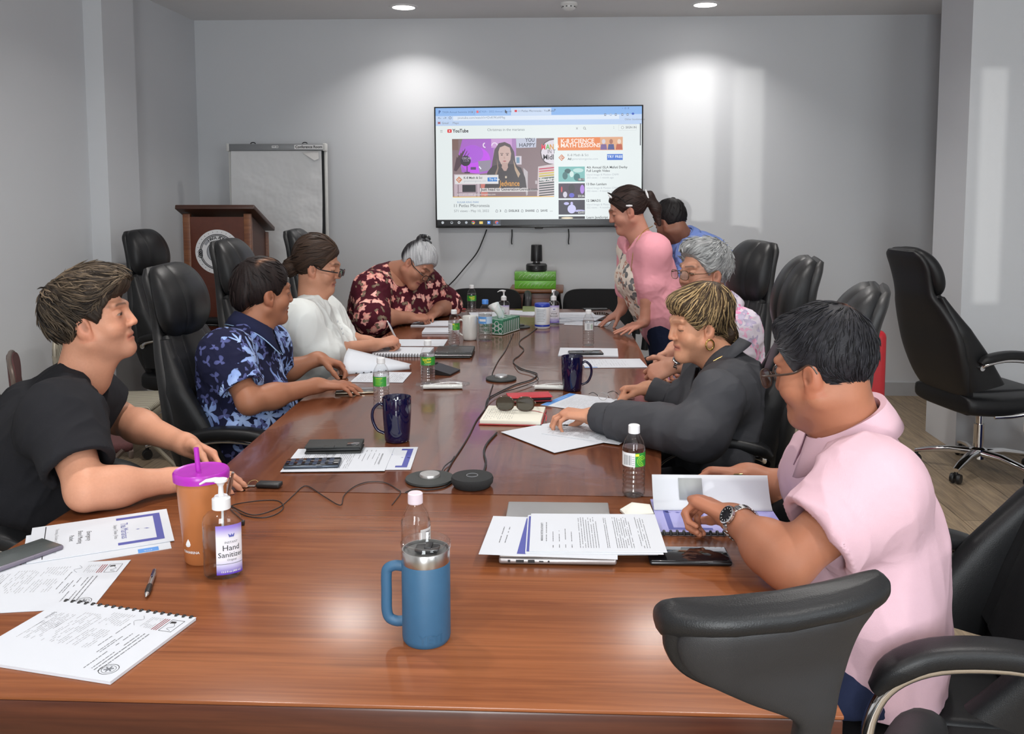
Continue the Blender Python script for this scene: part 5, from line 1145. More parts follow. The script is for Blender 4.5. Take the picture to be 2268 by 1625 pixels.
# ---------------- podium, flip chart, cabinet ----------------
pod = mat('podium_wood', (0.10, 0.025, 0.013), 0.35, var=0.25, vscale=22); podl = wood('podium_trim_wood', (0.13, 0.04, 0.018), (0.20, 0.075, 0.03), (0.25, 0.10, 0.045), 'x', 0.35, 0.0); podt = mat('podium_top_wood', (0.055, 0.020, 0.012), 0.4, var=0.2)
t = thing('podium', 'reddish wooden podium with a round white seal reading HAFA ADAI', 'podium', (-2.185, 5.66, 0), R(4))
hw = 0.205
mk('front_panel', MB().box((0, -0.19, 0.68), (2*hw-0.07, 0.02, 1.34)), pod, t)
for s in (-1, 1):
    mk('corner_post', MB().box((s*(hw-0.02), -0.188, 0.685), (0.045, 0.035, 1.37), 0.004), podl, t); mk('corner_post', MB().box((s*(hw-0.02), 0.19, 0.62), (0.045, 0.035, 1.24), 0.004), podl, t)
    mk('side_panel', MB().prism([(-0.18, 0.04), (0.19, 0.04), (0.19, 1.24), (-0.18, 1.37)], s*(hw-0.012), s*(hw-0.028), Matrix(((0, 0, 1, 0), (1, 0, 0, 0), (0, 1, 0, 0), (0, 0, 0, 1)))), mat('podium_side_wood', (0.075, 0.028, 0.018), 0.5, var=0.3, vscale=60), t)
mk('plinth', MB().box((0, 0, 0.03), (2*hw+0.02, 0.42, 0.06), 0.005), podt, t)
top = mk('slanted_top', MB().box((0, 0.0, 1.335), (2*hw+0.07, 0.50, 0.028), 0.006, 2, Matrix.Rotation(R(-18), 4, 'X')), podt, t)
mk('ledge', MB().tube([(-hw, 0.225, 1.268+0.012), (hw, 0.225, 1.268+0.012)], 0.014, 8), podt, top)
sw = mat('seal_white', (0.72, 0.72, 0.74), 0.4); sb = mat('seal_black', (0.02, 0.02, 0.025), 0.4); sg = mat('seal_grey', (0.32, 0.33, 0.36), 0.5)
mb = MB(); yy = -0.2012; zc = 1.135
def disc(r0, r1, m, y, n=64, a0=0, a1=2*math.pi):
    mb.mat(m); k = n
    vs = []; fs = []
    for i in range(k+1):
        a = a0+(a1-a0)*i/k; vs += [(r0*math.cos(a), y, zc+r0*math.sin(a)), (r1*math.cos(a), y, zc+r1*math.sin(a))]
    fs = [(2*i, 2*i+1, 2*i+3, 2*i+2) for i in range(k)]; mb.add(vs, fs)
disc(0.0, 0.137, sw, yy); disc(0.105, 0.110, sb, yy-0.0008); disc(0.098, 0.102, sb, yy-0.0008); disc(0.0, 0.066, sg, yy-0.0006); disc(0.064, 0.067, sb, yy-0.001); disc(0.0, 0.05, sw, yy-0.0009)
disc(0.078, 0.096, sg, yy-0.0008, 20, R(128), R(150)); disc(0.078, 0.096, sg, yy-0.0008, 20, R(30), R(52))
mb.mat(sb)
for i in range(28):
    a = 2*math.pi*i/28; mb.box((0.123*math.cos(a), yy-0.0006, zc+0.123*math.sin(a)), (0.006, 0.0004, 0.0025), M=Matrix.Rotation(-a, 4, 'Y'))
FX = Matrix.Rotation(R(90), 4, 'X')
for i, chx in enumerate('HAFA ADAI'):
    a = R(90+34-i*8.5)
    if chx != ' ': mb.text(chx, 0.027, Matrix.Translation((0.078*math.cos(a), yy-0.0012, zc+0.078*math.sin(a))) @ Matrix.Rotation(math.pi/2-a, 4, 'Y') @ FX, bold=0.02)
for s in (-1, 1):
    for kx in range(3): mb.tube([(s*(0.104+0.011*math.cos(q)), yy-0.0015, zc-0.012+0.013*kx-0.01+0.012*math.sin(q)) for q in np.linspace(0, 2*math.pi, 14, endpoint=False)], 0.0022, 5, closed=True)
for k in range(9):  # stylised latte stone and wreath in the middle
    a = k*0.7; mb.tube([(0.012*math.cos(a), yy-0.0012, zc+0.012*math.sin(a)), (0.040*math.cos(a+0.15), yy-0.0012, zc+0.040*math.sin(a+0.15))], 0.0016, 5)
mk('round_seal', mb, None, t)
wh = mat('frame_white', (0.62, 0.62, 0.60), 0.4); fg = mat('flip_bar_grey', (0.30, 0.31, 0.32), 0.4, 0.5)
pp_ = mat('flip_paper', (0.74, 0.745, 0.75), 0.8, var=0.02, vscale=6, bump=0.55, bscale=9, bdist=0.02)
t = thing('flip_chart', 'white flip chart easel labelled Conference Room behind the podium', 'flip chart', (-2.075, 6.34, 0))
FW = 0.34
mk('board', MB().box((0, 0.035, 1.36), (2*FW-0.01, 0.012, 0.93)), mat('flip_board_dark', (0.03, 0.03, 0.032), 0.5), t)
hb = mk('header_bar', MB().box((0, 0.0, 1.815), (2*FW+0.02, 0.05, 0.048), 0.006), fg, t)
mk('name_strip', MB().mat(mat('strip_white', (0.8, 0.8, 0.8), 0.5)).box((0.235, -0.026, 1.817), (0.205, 0.003, 0.030)).mat(mat('ink_black', (0.012, 0.012, 0.014), 0.6)).text('Conference Room', 0.0255, Matrix.Translation((0.235, -0.0282, 1.809)) @ FX, bold=0.025), None, hb)
mk('maker_plate', MB().mat(mat('strip_white', (0.8, 0.8, 0.8), 0.5)).box((-0.005, -0.026, 1.818), (0.045, 0.003, 0.016)).mat(MATS['ink_black']).box((-0.012, -0.0279, 1.819), (0.022, 0.0004, 0.003)).box((0.010, -0.0279, 1.818), (0.006, 0.0004, 0.009)), None, hb)
for x in (-0.17, 0.20): mk('pad_clip', MB().tube(spline([(x-0.018, 0.0, 1.842), (x-0.008, 0, 1.849), (x+0.008, 0, 1.849), (x+0.018, 0, 1.842)], 4), 0.0035, 8), blk, hb)
for s in (-1, 1):
    rl = mk('side_rail', MB().box((s*(FW+0.002), 0.02, 1.33), (0.018, 0.03, 1.02), 0.004), wh, t); mk('corner_cap', MB().box((s*(FW+0.004), 0.0, 1.815), (0.022, 0.056, 0.055), 0.006), wh, rl)
nx, nz = 20, 28; vs = []
prs_ = np.random.RandomState(2)
for j in range(nz+1):
    for i in range(nx+1):
        u, v = i/nx, j/nz; x = -FW+0.014+u*(2*FW-0.034); z = 1.79-0.90*v
        w_ = float(pnoise(np.array([[u*2.2+v*1.2, v*4.5-u, 0.3]]))[0])*0.016*min(1, v*4)+float(pnoise(np.array([[u*5, v*9+u*3, 1.3]]))[0])*0.006*min(1, v*4)
        vs.append((x-0.012*v+0.01*math.sin(3*v)*u, 0.0-0.012-abs(w_)-0.035*v*u, z))
mk('paper_pad', MB().add(vs, [(j*(nx+1)+i, (j+1)*(nx+1)+i, (j+1)*(nx+1)+i+1, j*(nx+1)+i+1) for j in range(nz) for i in range(nx)]), pp_, t, 80)
mk('curled_corner', MB().add([(FW-0.16, -0.020, 1.782), (FW-0.04, -0.022, 1.790), (FW-0.032, -0.036, 1.735), (FW-0.06, -0.045, 1.722), (FW-0.10, -0.040, 1.745)], [(0, 4, 3, 2, 1)]), mat('flip_paper_back', (0.60, 0.59, 0.58), 0.8), t)
for s in (-1, 1): mk('leg', MB().tube([(s*(FW-0.02), 0.03, 0.86), (s*(FW+0.02), -0.16, 0.012)], 0.013, 8), wh, t)
mk('leg', MB().tube([(0, 0.05, 1.3), (0, 0.30, 0.012)], 0.013, 8), wh, t)
t = thing('side_cabinet', 'small reddish wooden cabinet against the far wall under the screen', 'cabinet', (-0.245, 6.50, 0))
mk('body', MB().box((0, 0.0, 0.40), (0.345, 0.34, 0.78), 0.004), pod, t); mk('top', MB().box((0, -0.005, 0.805), (0.385, 0.37, 0.026), 0.008), podl, t)
for k, z in enumerate((0.68, 0.50)): d = mk('drawer', MB().box((0, -0.175, z), (0.30, 0.014, 0.15), 0.003), mat('cabinet_drawer_wood', (0.14, 0.045, 0.025), 0.35, var=0.35, vscale=30), t); mk('knob', MB().lathe([(0, 0.018), (0.010, 0.016), (0.008, 0.006), (0.005, 0)], 14, Matrix.Translation((0, -0.182, z)) @ Matrix.Rotation(R(90), 4, 'X')), gry, d)
mk('door', MB().box((0, -0.175, 0.24), (0.30, 0.014, 0.34), 0.003), pod, t)
gr = mat('tissue_green', (0.16, 0.50, 0.045), 0.3, var=0.25, vscale=30); gw = mat('tissue_leaf_white', (0.70, 0.80, 0.55), 0.3)
for k in range(2):
    b_ = thing('tissue_box', ('upper' if k else 'lower')+' of two green wrapped tissue boxes stacked on the small cabinet', 'tissue box', (-0.252, 6.42, 0.8185+0.0605*k), 0, 'green tissue boxes on the cabinet')
    mk('carton', MB().box((0, 0, 0.030), (0.292, 0.13, 0.059), 0.004), gr, b_)
    mb = MB().mat(gw)
    for i in range(9):
        x = -0.12+0.028*i; mb.tube(spline([(x, -0.0660, 0.012), (x+0.012, -0.0660, 0.03), (x+0.034, -0.0660, 0.048)], 4), [0.0012, 0.002, 0.0032, 0.004, 0.0045, 0.004, 0.003, 0.002, 0.0008], 5, flat=0.3)
    mk('leaf_print', mb, None, b_)
    if k: mk('clear_wrap', MB().box((0, 0, 0.0308), (0.300, 0.137, 0.0625), 0.004), None, b_).data.materials.append(None)
film, nt, b = newmat('clear_film'); nt.n.remove(b)
tr_ = nt.add('ShaderNodeBsdfTransparent', i_Color=(0.97, 0.97, 0.97, 1)); gl_ = nt.add('ShaderNodeBsdfGlossy', i_Roughness=0.10)
nz_ = nt.noise(nt.obj(), 60, 3); bp_ = nt.bump(nz_, 0.8, 0.01); nt.l.new(bp_, gl_.inputs['Normal']); fr_ = nt.add('ShaderNodeLayerWeight', i_Blend=0.5); nt.l.new(bp_, fr_.inputs['Normal'])
ms_ = nt.add('ShaderNodeMixShader', i_0=nt.math('MULTIPLY_ADD', nt.math('POWER', fr_.outputs['Facing'], 3.0), 0.5, 0.06)); nt.l.new(tr_.outputs[0], ms_.inputs[1]); nt.l.new(gl_.outputs[0], ms_.inputs[2]); nt.l.new(ms_.outputs[0], nt.n['Material Output'].inputs[0])
for o_ in bpy.data.objects:
    if o_.name.startswith('clear_wrap'): o_.data.materials.clear(); o_.data.materials.append(film)
t = thing('conference_camera', 'black cylindrical conference camera on the stacked green tissue boxes', 'conference camera', (-0.245, 6.42, 0.9425))
mk('base', MB().lathe([(0, 0), (0.068, 0), (0.075, 0.006), (0.075, 0.042), (0.068, 0.050), (0.03, 0.052), (0.022, 0.065), (0, 0.065)], 36), blk, t)
mk('neck_ring', MB().lathe([(0, 0.060), (0.026, 0.060), (0.026, 0.068), (0, 0.068)], 30), gry, t)
hd_ = mk('camera_head', MB().lathe([(0, 0.068), (0.041, 0.068), (0.042, 0.075), (0.039, 0.180), (0.036, 0.186), (0, 0.186)], 36), mat('camera_black', (0.010, 0.010, 0.011), 0.35), t)
mk('badge', MB().mat(sw).text('w', 0.012, Matrix.Translation((0, -0.0756, 0.022)) @ FX), None, t)

# ---------------- wall screen ----------------
tvx0, tvx1, tvz0, tvz1, tvy = -1.000, 0.522, 1.243, 2.125, 6.64
t = thing('wall_screen', 'large flat wall-mounted screen showing a video website', 'television', ((tvx0+tvx1)/2, tvy, (tvz0+tvz1)/2))
t.rotation_euler = (0, R(-0.35), 0)
TW, TH = tvx1-tvx0, tvz1-tvz0
mk('housing', MB().box((0, 0.025, 0), (TW, 0.035, TH), 0.006), blk, t)
bz = MB()
for (c_, d_) in (((0, 0.003, TH/2-0.004), (TW, 0.016, 0.009)), ((0, 0.003, -TH/2+0.009), (TW, 0.018, 0.018)), ((-TW/2+0.005, 0.003, 0), (0.010, 0.016, TH)), ((TW/2-0.005, 0.003, 0), (0.010, 0.016, TH))): bz.box(c_, d_, 0.002)
mk('bezel', bz, mat('bezel_black', (0.015, 0.015, 0.016), 0.25), t)
mk('wall_bracket', MB().box((0, 0.05, 0), (0.5, 0.03, 0.4)), blk, t)
EM = {}
def em(rgb):
    if rgb not in EM:
        m, nt, b = newmat('screen_%02x%02x%02x' % rgb); setp(b, Base_Color=(0.01, 0.01, 0.01, 1), Roughness=0.3); b.inputs['Emission Color'].default_value = c4(srgb(*rgb)); b.inputs['Emission Strength'].default_value = 1.0; EM[rgb] = m
    return EM[rgb]
SB = MB(); lay = [0.0]
SX0, SX1, SZ0, SZ1 = 122.0, 2186.0, 104.0, 1272.0
def P2(zx, zy): return ((zx-SX0)/(SX1-SX0)*(TW-0.018)-(TW-0.018)/2, (TH/2-0.008)-(zy-SZ0)/(SZ1-SZ0)*(TH-0.025))
def yl(): lay[0] += 1; return -0.0002-0.000012*lay[0]
def srect(x0, y0, x1, y1, c):
    y = yl(); a, b_ = P2(x0, y0), P2(x1, y1); SB.mat(em(c)).add([(a[0], y, b_[1]), (b_[0], y, b_[1]), (b_[0], y, a[1]), (a[0], y, a[1])], [(0, 1, 2, 3)])
def spoly(pts, c):
    y = yl(); SB.mat(em(c)).add([(P2(*p_)[0], y, P2(*p_)[1]) for p_ in pts][::-1], [tuple(range(len(pts)))])
def sell(x, y, rx, ry, c, n=28): spoly([(x+rx*math.cos(2*math.pi*i/n), y+ry*math.sin(2*math.pi*i/n)) for i in range(n)], c)
def stext(s_, x, y, size, c, al='L', bold=0.0, xs=1.0):
    a = P2(x, y); SB.mat(em(c)).text(s_, size/(SX1-SX0)*TW*1.22, Matrix.Translation((a[0], yl(), a[1])) @ FX, al, bold, xs)
srect(122, 104, 2186, 1272, (232, 240, 240))
srect(122, 104, 2186, 182, (140, 184, 240)); srect(880, 112, 1285, 182, (206, 222, 246)); srect(520, 112, 872, 178, (160, 196, 244)); srect(150, 112, 505, 178, (150, 190, 242))
srect(122, 182, 2186, 236, (196, 216, 246)); srect(300, 186, 1960, 228, (226, 236, 250)); srect(122, 236, 2186, 280, (190, 212, 244))
G1, G2, G3 = (70, 72, 78), (130, 134, 140), (175, 182, 190)
stext('P', 155, 158, 34, (40, 70, 140), bold=0.03); stext('TASA Annual Summits 2022 | ISLA', 192, 154, 22, (90, 120, 170)); srect(536, 132, 556, 156, (236, 110, 120)); stext('TASA - 2022 Annual Summit', 572, 152, 22, (100, 135, 190)); srect(918, 130, 942, 150, (220, 40, 50)); stext('11 Petlas Micronesia - YouTube', 956, 150, 23, (90, 100, 120)); stext('x', 1252, 146, 30, G1); stext('+', 1310, 146, 34, G1); stext('x', 868, 150, 26, G2); stext('x', 486, 154, 26, G2); stext('- o x', 1990, 132, 30, (90, 120, 180))
stext('<-  ->  O', 148, 214, 30, G1); stext('youtube.com/watch?v=DvK9KtAMtg', 345, 212, 26, (140, 150, 165)); 
for i, x in enumerate((1820, 1875, 1925, 1990, 2042)): srect(x-8, 174, x+10, 196, (90, 104, 130) if i != 1 else (160, 180, 210)); srect(x-4, 179, x+6, 191, (214, 226, 248))
sell(2096, 178, 13, 11, (50, 90, 190)); stext('M', 146, 262, 28, (170, 70, 70), bold=0.03); stext('Gmail', 186, 262, 24, G2); stext('Maps', 296, 262, 24, G2); stext('Other bookmarks', 2015, 240, 22, G2)
for k in range(3): srect(168, 322+k*10, 192, 325+k*10, G2)
spoly([(240, 318), (246, 314), (278, 314), (284, 318), (284, 344), (278, 348), (246, 348), (240, 344)], (224, 44, 48)); spoly([(256, 322), (272, 331), (256, 340)], (255, 240, 240)); stext('YouTube', 291, 346, 40, (60, 60, 64), bold=0.03, xs=0.86)
stext('Christmas in the marianas', 642, 334, 29, (110, 118, 126)); stext('x', 1530, 326, 34, G2)
for k in range(16):
    a = k*0.3927; 
    srect(1614+10*math.cos(a)-2, 314+10*math.sin(a)-2, 1614+10*math.cos(a)+2, 314+10*math.sin(a)+2, G2)
spoly([(1620, 322), (1624, 320), (1632, 330), (1628, 332)], G2); stext(':', 1904, 322, 34, G1)
srect(1954, 286, 2130, 340, (200, 206, 210)); srect(1956, 288, 2128, 338, (234, 241, 241)); sell(1993, 312, 14, 14, G2); sell(1993, 312, 11, 11, (234, 241, 241)); stext('SIGN IN', 2024, 321, 25, G2, bold=0.02)
srect(2166, 272, 2176, 488, (86, 88, 96))
# the video frame
srect(286, 410, 1310, 988, (134, 112, 116))
spoly([(390, 414), (700, 412), (700, 740), (560, 760), (380, 740), (350, 560)], (170, 100, 200)); sell(520, 620, 150, 130, (200, 80, 240)); sell(490, 560, 110, 90, (176, 92, 220)); srect(700, 412, 930, 720, (176, 130, 190)); srect(286, 414, 350, 520, (126, 98, 92))
srect(680, 412, 888, 500, (206, 160, 214))
for (x, y, r_) in ((622, 474, 22), (714, 480, 28)):
    for k in range(10): a = R(100+k*16) if x < 700 else R(190+k*18); srect(x+r_*math.cos(a)-5, y+r_*math.sin(a)-5, x+r_*math.cos(a)+5, y+r_*math.sin(a)+5, (240, 226, 246))
spoly([(930, 412), (1135, 410), (1130, 500), (934, 504)], (196, 200, 220)); stext('YOU', 1022, 444, 44, (70, 72, 88), bold=0.02, xs=0.8); stext('HAPPY', 962, 494, 44, (60, 62, 78), bold=0.01)
spoly([(1310, 418), (1262, 426), (1216, 452), (1186, 496), (1172, 550), (1184, 610), (1216, 650), (1262, 668), (1310, 672)], (80, 62, 66)); spoly([(1310, 426), (1264, 434), (1222, 458), (1194, 500), (1181, 550), (1192, 604), (1222, 642), (1264, 660), (1310, 664)], (224, 216, 226))
for chx, x, c_ in (('M', 1184, (226, 70, 90)), ('A', 1226, (96, 180, 70)), ('N', 1268, (214, 150, 60))): stext(chx, x, 520, 58, c_, bold=0.03, xs=0.8)
stext('IN T', 1246, 560, 44, (70, 60, 70), xs=0.8); stext('Midl', 1202, 620, 58, (40, 36, 44), bold=0.02, xs=0.9)
for k in range(7):  # plant fronds at left
    spoly([(300+k*2, 720), (330+k*22, 500+abs(k-4)*22), (346+k*18, 520+abs(k-4)*20), (316+k*2, 730)], (84, 62, 72))
sell(420, 628, 52, 52, (52, 44, 60)); stext('OSCAR', 384, 612, 24, (190, 170, 200), bold=0.02); stext('CLUB', 396, 634, 20, (170, 150, 180)); srect(430, 680, 438, 742, (60, 50, 66)); srect(408, 738, 462, 750, (60, 50, 66)); srect(470, 690, 524, 716, (90, 60, 110))
spoly([(546, 632), (682, 620), (664, 720), (560, 742)], (150, 140, 160)); spoly([(560, 680), (580, 706), (572, 714), (552, 690)], (240, 240, 250))
srect(920, 584, 984, 668, (214, 206, 216)); srect(932, 596, 964, 654, (120, 150, 176)); srect(1120, 828, 1140, 862, (190, 180, 184)); spoly([(1000, 700), (1046, 740), (1044, 968), (1030, 980), (1020, 900)], (190, 182, 186)); srect(1040, 918, 1180, 934, (180, 172, 174))
spoly([(1150, 690), (1310, 664), (1310, 988), (1138, 988)], (214, 200, 204))
for k, c_ in enumerate(((196, 60, 90), (206, 96, 100), (214, 190, 70), (196, 180, 60), (70, 100, 84), (60, 84, 80), (56, 74, 72), (60, 72, 74), (64, 70, 72), (66, 70, 72), (70, 70, 70), (74, 72, 72))): y = 700+k*24; spoly([(1158, y+8), (1310, y-6), (1310, y+7), (1158, y+21)], c_)
srect(300, 760, 560, 988, (196, 176, 186)); srect(384, 866, 520, 938, (46, 42, 50)); srect(336, 864, 348, 988, (150, 130, 140)); srect(524, 860, 534, 988, (150, 130, 140)); srect(572, 858, 640, 980, (206, 120, 110)); srect(330, 940, 540, 948, (150, 130, 140))
spoly([(690, 640), (714, 520), (756, 456), (816, 444), (872, 470), (910, 540), (922, 640), (940, 680), (980, 730), (960, 770), (900, 800), (740, 790), (676, 740)], (92, 80, 84))
spoly([(640, 740), (690, 680), (780, 660), (900, 664), (980, 700), (1020, 800), (1034, 900), (1030, 940), (600, 940)], (66, 58, 62))
spoly([(740, 700), (736, 600), (752, 700), (730, 780), (716, 760)], (150, 126, 112)); spoly([(900, 620), (926, 690), (970, 760), (950, 800), (916, 720)], (186, 160, 136))
spoly([(752, 540), (766, 498), (816, 478), (866, 500), (880, 560), (872, 620), (844, 664), (812, 676), (780, 664), (758, 620)], (206, 176, 168)); srect(786, 650, 846, 700, (190, 158, 150)); spoly([(780, 690), (850, 690), (830, 730), (806, 730)], (188, 156, 148))
for x in (786, 842): srect(x-16, 554, x+16, 560, (110, 84, 84)); sell(x, 572, 10, 5, (70, 54, 56))
spoly([(792, 632), (814, 626), (836, 632), (814, 642)], (176, 104, 104)); spoly([(806, 590), (814, 586), (822, 606), (814, 612), (804, 606)], (192, 156, 148))
sell(826, 792, 10, 12, (206, 190, 170))
stext('Jedvance', 758, 880, 64, (214, 150, 60), bold=0.02, xs=0.72)
srect(310, 768, 750, 858, (226, 224, 226)); spoly([(352, 782), (384, 815), (352, 848), (320, 815)], (204, 120, 70)); spoly([(352, 794), (372, 815), (352, 836), (332, 815)], (236, 226, 220)); stext('G', 342, 826, 30, (204, 110, 60), bold=0.04); stext('K-8 Math & Sci', 400, 806, 25, G1, bold=0.02); stext('generationgenius.com', 400, 836, 21, G3); srect(640, 794, 738, 834, (50, 128, 206)); stext('Try Free', 656, 822, 24, (230, 240, 250), bold=0.02)
srect(562, 900, 1046, 938, (222, 216, 216)); stext('Just head to GenerationGenius.com', 570, 926, 32, (62, 58, 62), bold=0.02); stext('Skip Ad >|', 1166, 830, 32, (226, 226, 226), bold=0.03); stext('Ad 1 of 2 - 0:08  generationgenius.com', 330, 970, 20, (214, 206, 206), bold=0.02); srect(286, 984, 1310, 991, (236, 184, 60))
stext('SUGAR KING PARK', 330, 1048, 21, (70, 120, 180)); stext('11 Petlas Micronesia', 298, 1088, 36, G1); stext('571 views - May 10, 2022', 298, 1138, 28, G2)
for x, s_ in ((716, '3'), (808, 'DISLIKE'), (974, 'SHARE'), (1128, 'SAVE')): spoly([(x, 1132), (x+10, 1112), (x+26, 1122), (x+24, 1142), (x+4, 1142)], G2); spoly([(x+4, 1132), (x+12, 1118), (x+22, 1125), (x+20, 1138), (x+8, 1138)], (232, 240, 240)); stext(s_, x+44, 1138, 26, G1, bold=0.02)
stext('...', 1268, 1136, 36, G1)
# right column
srect(1348, 404, 1996, 532, (236, 132, 66)); stext('K-8 SCIENCE', 1545, 460, 48, (255, 244, 236), 'C', 0.02); stext('& MATH LESSONS', 1550, 502, 46, (255, 244, 236), 'C', 0.02)
srect(1770, 406, 1996, 528, (226, 170, 130))
for x, c1_, c2_ in ((1806, (120, 90, 150), (214, 206, 216)), (1880, (70, 80, 140), (170, 110, 90)), (1960, (190, 90, 60), (236, 214, 196))): sell(x, 448, 18, 24, c2_); spoly([(x-34, 528), (x-26, 474), (x+26, 474), (x+34, 528)], c1_)
spoly([(1386, 570), (1418, 603), (1386, 636), (1354, 603)], (206, 120, 66)); spoly([(1386, 580), (1408, 603), (1386, 626), (1364, 603)], (240, 232, 226)); stext('G', 1376, 614, 30, (200, 104, 56), bold=0.04); stext('K-8 Math & Sci', 1446, 590, 28, G2); stext('Ad', 1446, 626, 24, G1, bold=0.03); stext('generationgenius.com', 1490, 626, 24, G3)
srect(1840, 572, 1996, 630, (40, 106, 208)); stext('TRY FREE', 1918, 609, 29, (220, 232, 250), 'C', 0.03)
def thumb(y0, y1, bg, blobs, t_): 
    srect(1354, y0, 1618, y1, bg)
    for (x, y, rx, ry, c_) in blobs: sell(1354+x*264, y0+y*(y1-y0), rx*264, ry*(y1-y0), c_)
    srect(1548, y1-34, 1612, y1-6, (30, 34, 38)); stext(t_, 1580, y1-12, 24, (230, 230, 230), 'C', 0.02)
thumb(692, 842, (120, 186, 182), [(0.35, 0.3, 0.12, 0.16, (40, 84, 84)), (0.25, 0.6, 0.1, 0.25, (56, 110, 110)), (0.7, 0.7, 0.12, 0.25, (30, 110, 112)), (0.75, 0.25, 0.2, 0.14, (190, 224, 220)), (0.5, 0.5, 0.08, 0.2, (210, 232, 228))], '18:11')
thumb(858, 1006, (58, 36, 62), [(0.5, 0.35, 0.12, 0.3, (30, 22, 34)), (0.12, 0.4, 0.03, 0.2, (206, 70, 80)), (0.25, 0.75, 0.08, 0.2, (210, 206, 220)), (0.9, 0.4, 0.08, 0.3, (176, 130, 226)), (0.5, 0.8, 0.1, 0.15, (90, 90, 200))], '23:26')
thumb(1022, 1168, (34, 24, 48), [(0.5, 0.25, 0.05, 0.12, (196, 190, 240)), (0.5, 0.62, 0.16, 0.3, (206, 204, 246)), (0.3, 0.25, 0.1, 0.1, (190, 186, 236)), (0.8, 0.75, 0.2, 0.08, (186, 184, 232))], '22:52')
srect(1354, 1186, 1618, 1212, (26, 20, 30)); sell(1440, 1202, 60, 10, (236, 220, 190))
for x0_, y, a_, b_, c1_, c2_ in ((1636, 712, '4th Annual ISLA Mafuti Derby', 'Full Length Video', 'Island Image & Motion CNMI', '203 views - 1 month ago'), (1636, 878, '13 Ben Lamlam', '', 'Island Image & Motion CNMI', '302 views - 4 months ago'), (1636, 1042, '12 SMADS', '', 'Island Image & Motion CNMI', '322 views - 4 months ago'), (1636, 1208, 'Learn JavaScript', '', '', '')):
    stext(a_, x0_, y, 27, (66, 68, 72), bold=0.015); 
    if b_: stext(b_, x0_, y+34, 27, (66, 68, 72), bold=0.015); y += 34
    if c1_: stext(c1_, x0_, y+36, 22, G3); stext(c2_, x0_, y+66, 22, G3)
srect(122, 1214, 2186, 1272, (18, 18, 22))
for (x, c_) in ((168, (220, 226, 232)), (260, (190, 196, 204)), (334, (226, 230, 236)), (408, (180, 186, 194))): sell(x+12, 1243, 13, 13, c_)
srect(181, 1229, 183, 1257, (18, 18, 22)); srect(166, 1242, 196, 1244, (18, 18, 22)); sell(346, 1243, 7, 7, (18, 18, 22)); sell(272, 1241, 8, 8, (18, 18, 22))
sell(490, 1243, 18, 17, (220, 70, 60)); spoly([(490, 1243), (508, 1243), (500, 1260), (482, 1258)], (240, 200, 60)); spoly([(490, 1243), (482, 1258), (473, 1246), (474, 1234)], (60, 170, 80)); sell(490, 1243, 7, 7, (70, 130, 230)); srect(552, 1232, 588, 1258, (236, 206, 110)); srect(634, 1228, 664, 1260, (70, 140, 240)); srect(640, 1238, 656, 1250, (240, 246, 255))
srect(692, 1216, 768, 1272, (60, 62, 70)); sell(728, 1242, 17, 16, (214, 90, 70)); sell(734, 1248, 10, 10, (70, 120, 220)); srect(690, 1268, 768, 1272, (190, 206, 230))
spoly([(822, 124), (824, 164), (832, 156), (838, 168), (844, 164), (838, 154), (848, 152)], (70, 74, 84))
mk('display_panel', SB, None, t, 0)
mk('brand_notch', MB().box((0, 0.0, -TH/2-0.004), (0.06, 0.012, 0.012), 0.003), blk, t)
def wall_cord(label, pts, r=0.0045, y0=6.675):
    single('power_cord', MB().tube(spline([J(x, y, y0-0.004*i) for i, (x, y) in enumerate(pts)], 8), r, 8), label, 'cord', m=blk)
wall_cord('long black cord slanting down the wall from the screen to the left', [(1078, 508), (1071, 527), (1056, 560), (1030, 592), (1008, 618), (985, 645), (978, 690)])
wall_cord('short black cord hanging under the middle of the screen', [(1134, 508), (1134, 522), (1133, 536), (1134, 541)])
wall_cord('short black cord hanging under the right half of the screen', [(1259, 507), (1260, 522), (1259, 536), (1260, 541)])
# ---------------- things on the desk and the table ----------------
paper = mat('paper_white', (0.60, 0.625, 0.675), 0.7, var=0.015, vscale=8); inkk = MATS['ink_black']; inkg = mat('ink_grey', (0.15, 0.155, 0.17), 0.7); inkl = mat('ink_light', (0.32, 0.33, 0.35), 0.7)
purp = mat('print_purple', (0.075, 0.085, 0.33), 0.6, var=0.05); sky_b = mat('print_blue', (0.10, 0.28, 0.66), 0.6); maro = mat('print_maroon', (0.26, 0.07, 0.08), 0.6); cream_p = mat('paper_cream', (0.74, 0.72, 0.62), 0.7, var=0.02)
clear, nt, b = newmat('clear_plastic'); nt.n.remove(b)
tr_ = nt.add('ShaderNodeBsdfTransparent', i_Color=(0.985, 0.99, 0.99, 1)); gl_ = nt.add('ShaderNodeBsdfGlossy', i_Roughness=0.03); fr_ = nt.add('ShaderNodeLayerWeight', i_Blend=0.5)
ms_ = nt.add('ShaderNodeMixShader', i_0=nt.math('MULTIPLY_ADD', nt.math('POWER', fr_.outputs['Facing'], 3.0), 0.55, 0.05)); nt.l.new(tr_.outputs[0], ms_.inputs[1]); nt.l.new(gl_.outputs[0], ms_.inputs[2]); nt.l.new(ms_.outputs[0], nt.n['Material Output'].inputs[0])
water, nt, b = newmat('water'); nt.n.remove(b)
tr_ = nt.add('ShaderNodeBsdfTransparent', i_Color=(0.98, 0.985, 0.985, 1)); gl_ = nt.add('ShaderNodeBsdfGlossy', i_Roughness=0.06); rf_ = nt.add('ShaderNodeBsdfRefraction', i_IOR=1.10, i_Roughness=0.0, i_Color=(0.97, 0.98, 0.98, 1)); fr_ = nt.add('ShaderNodeLayerWeight', i_Blend=0.5)
m1_ = nt.add('ShaderNodeMixShader', i_0=0.45); nt.l.new(tr_.outputs[0], m1_.inputs[1]); nt.l.new(rf_.outputs[0], m1_.inputs[2])
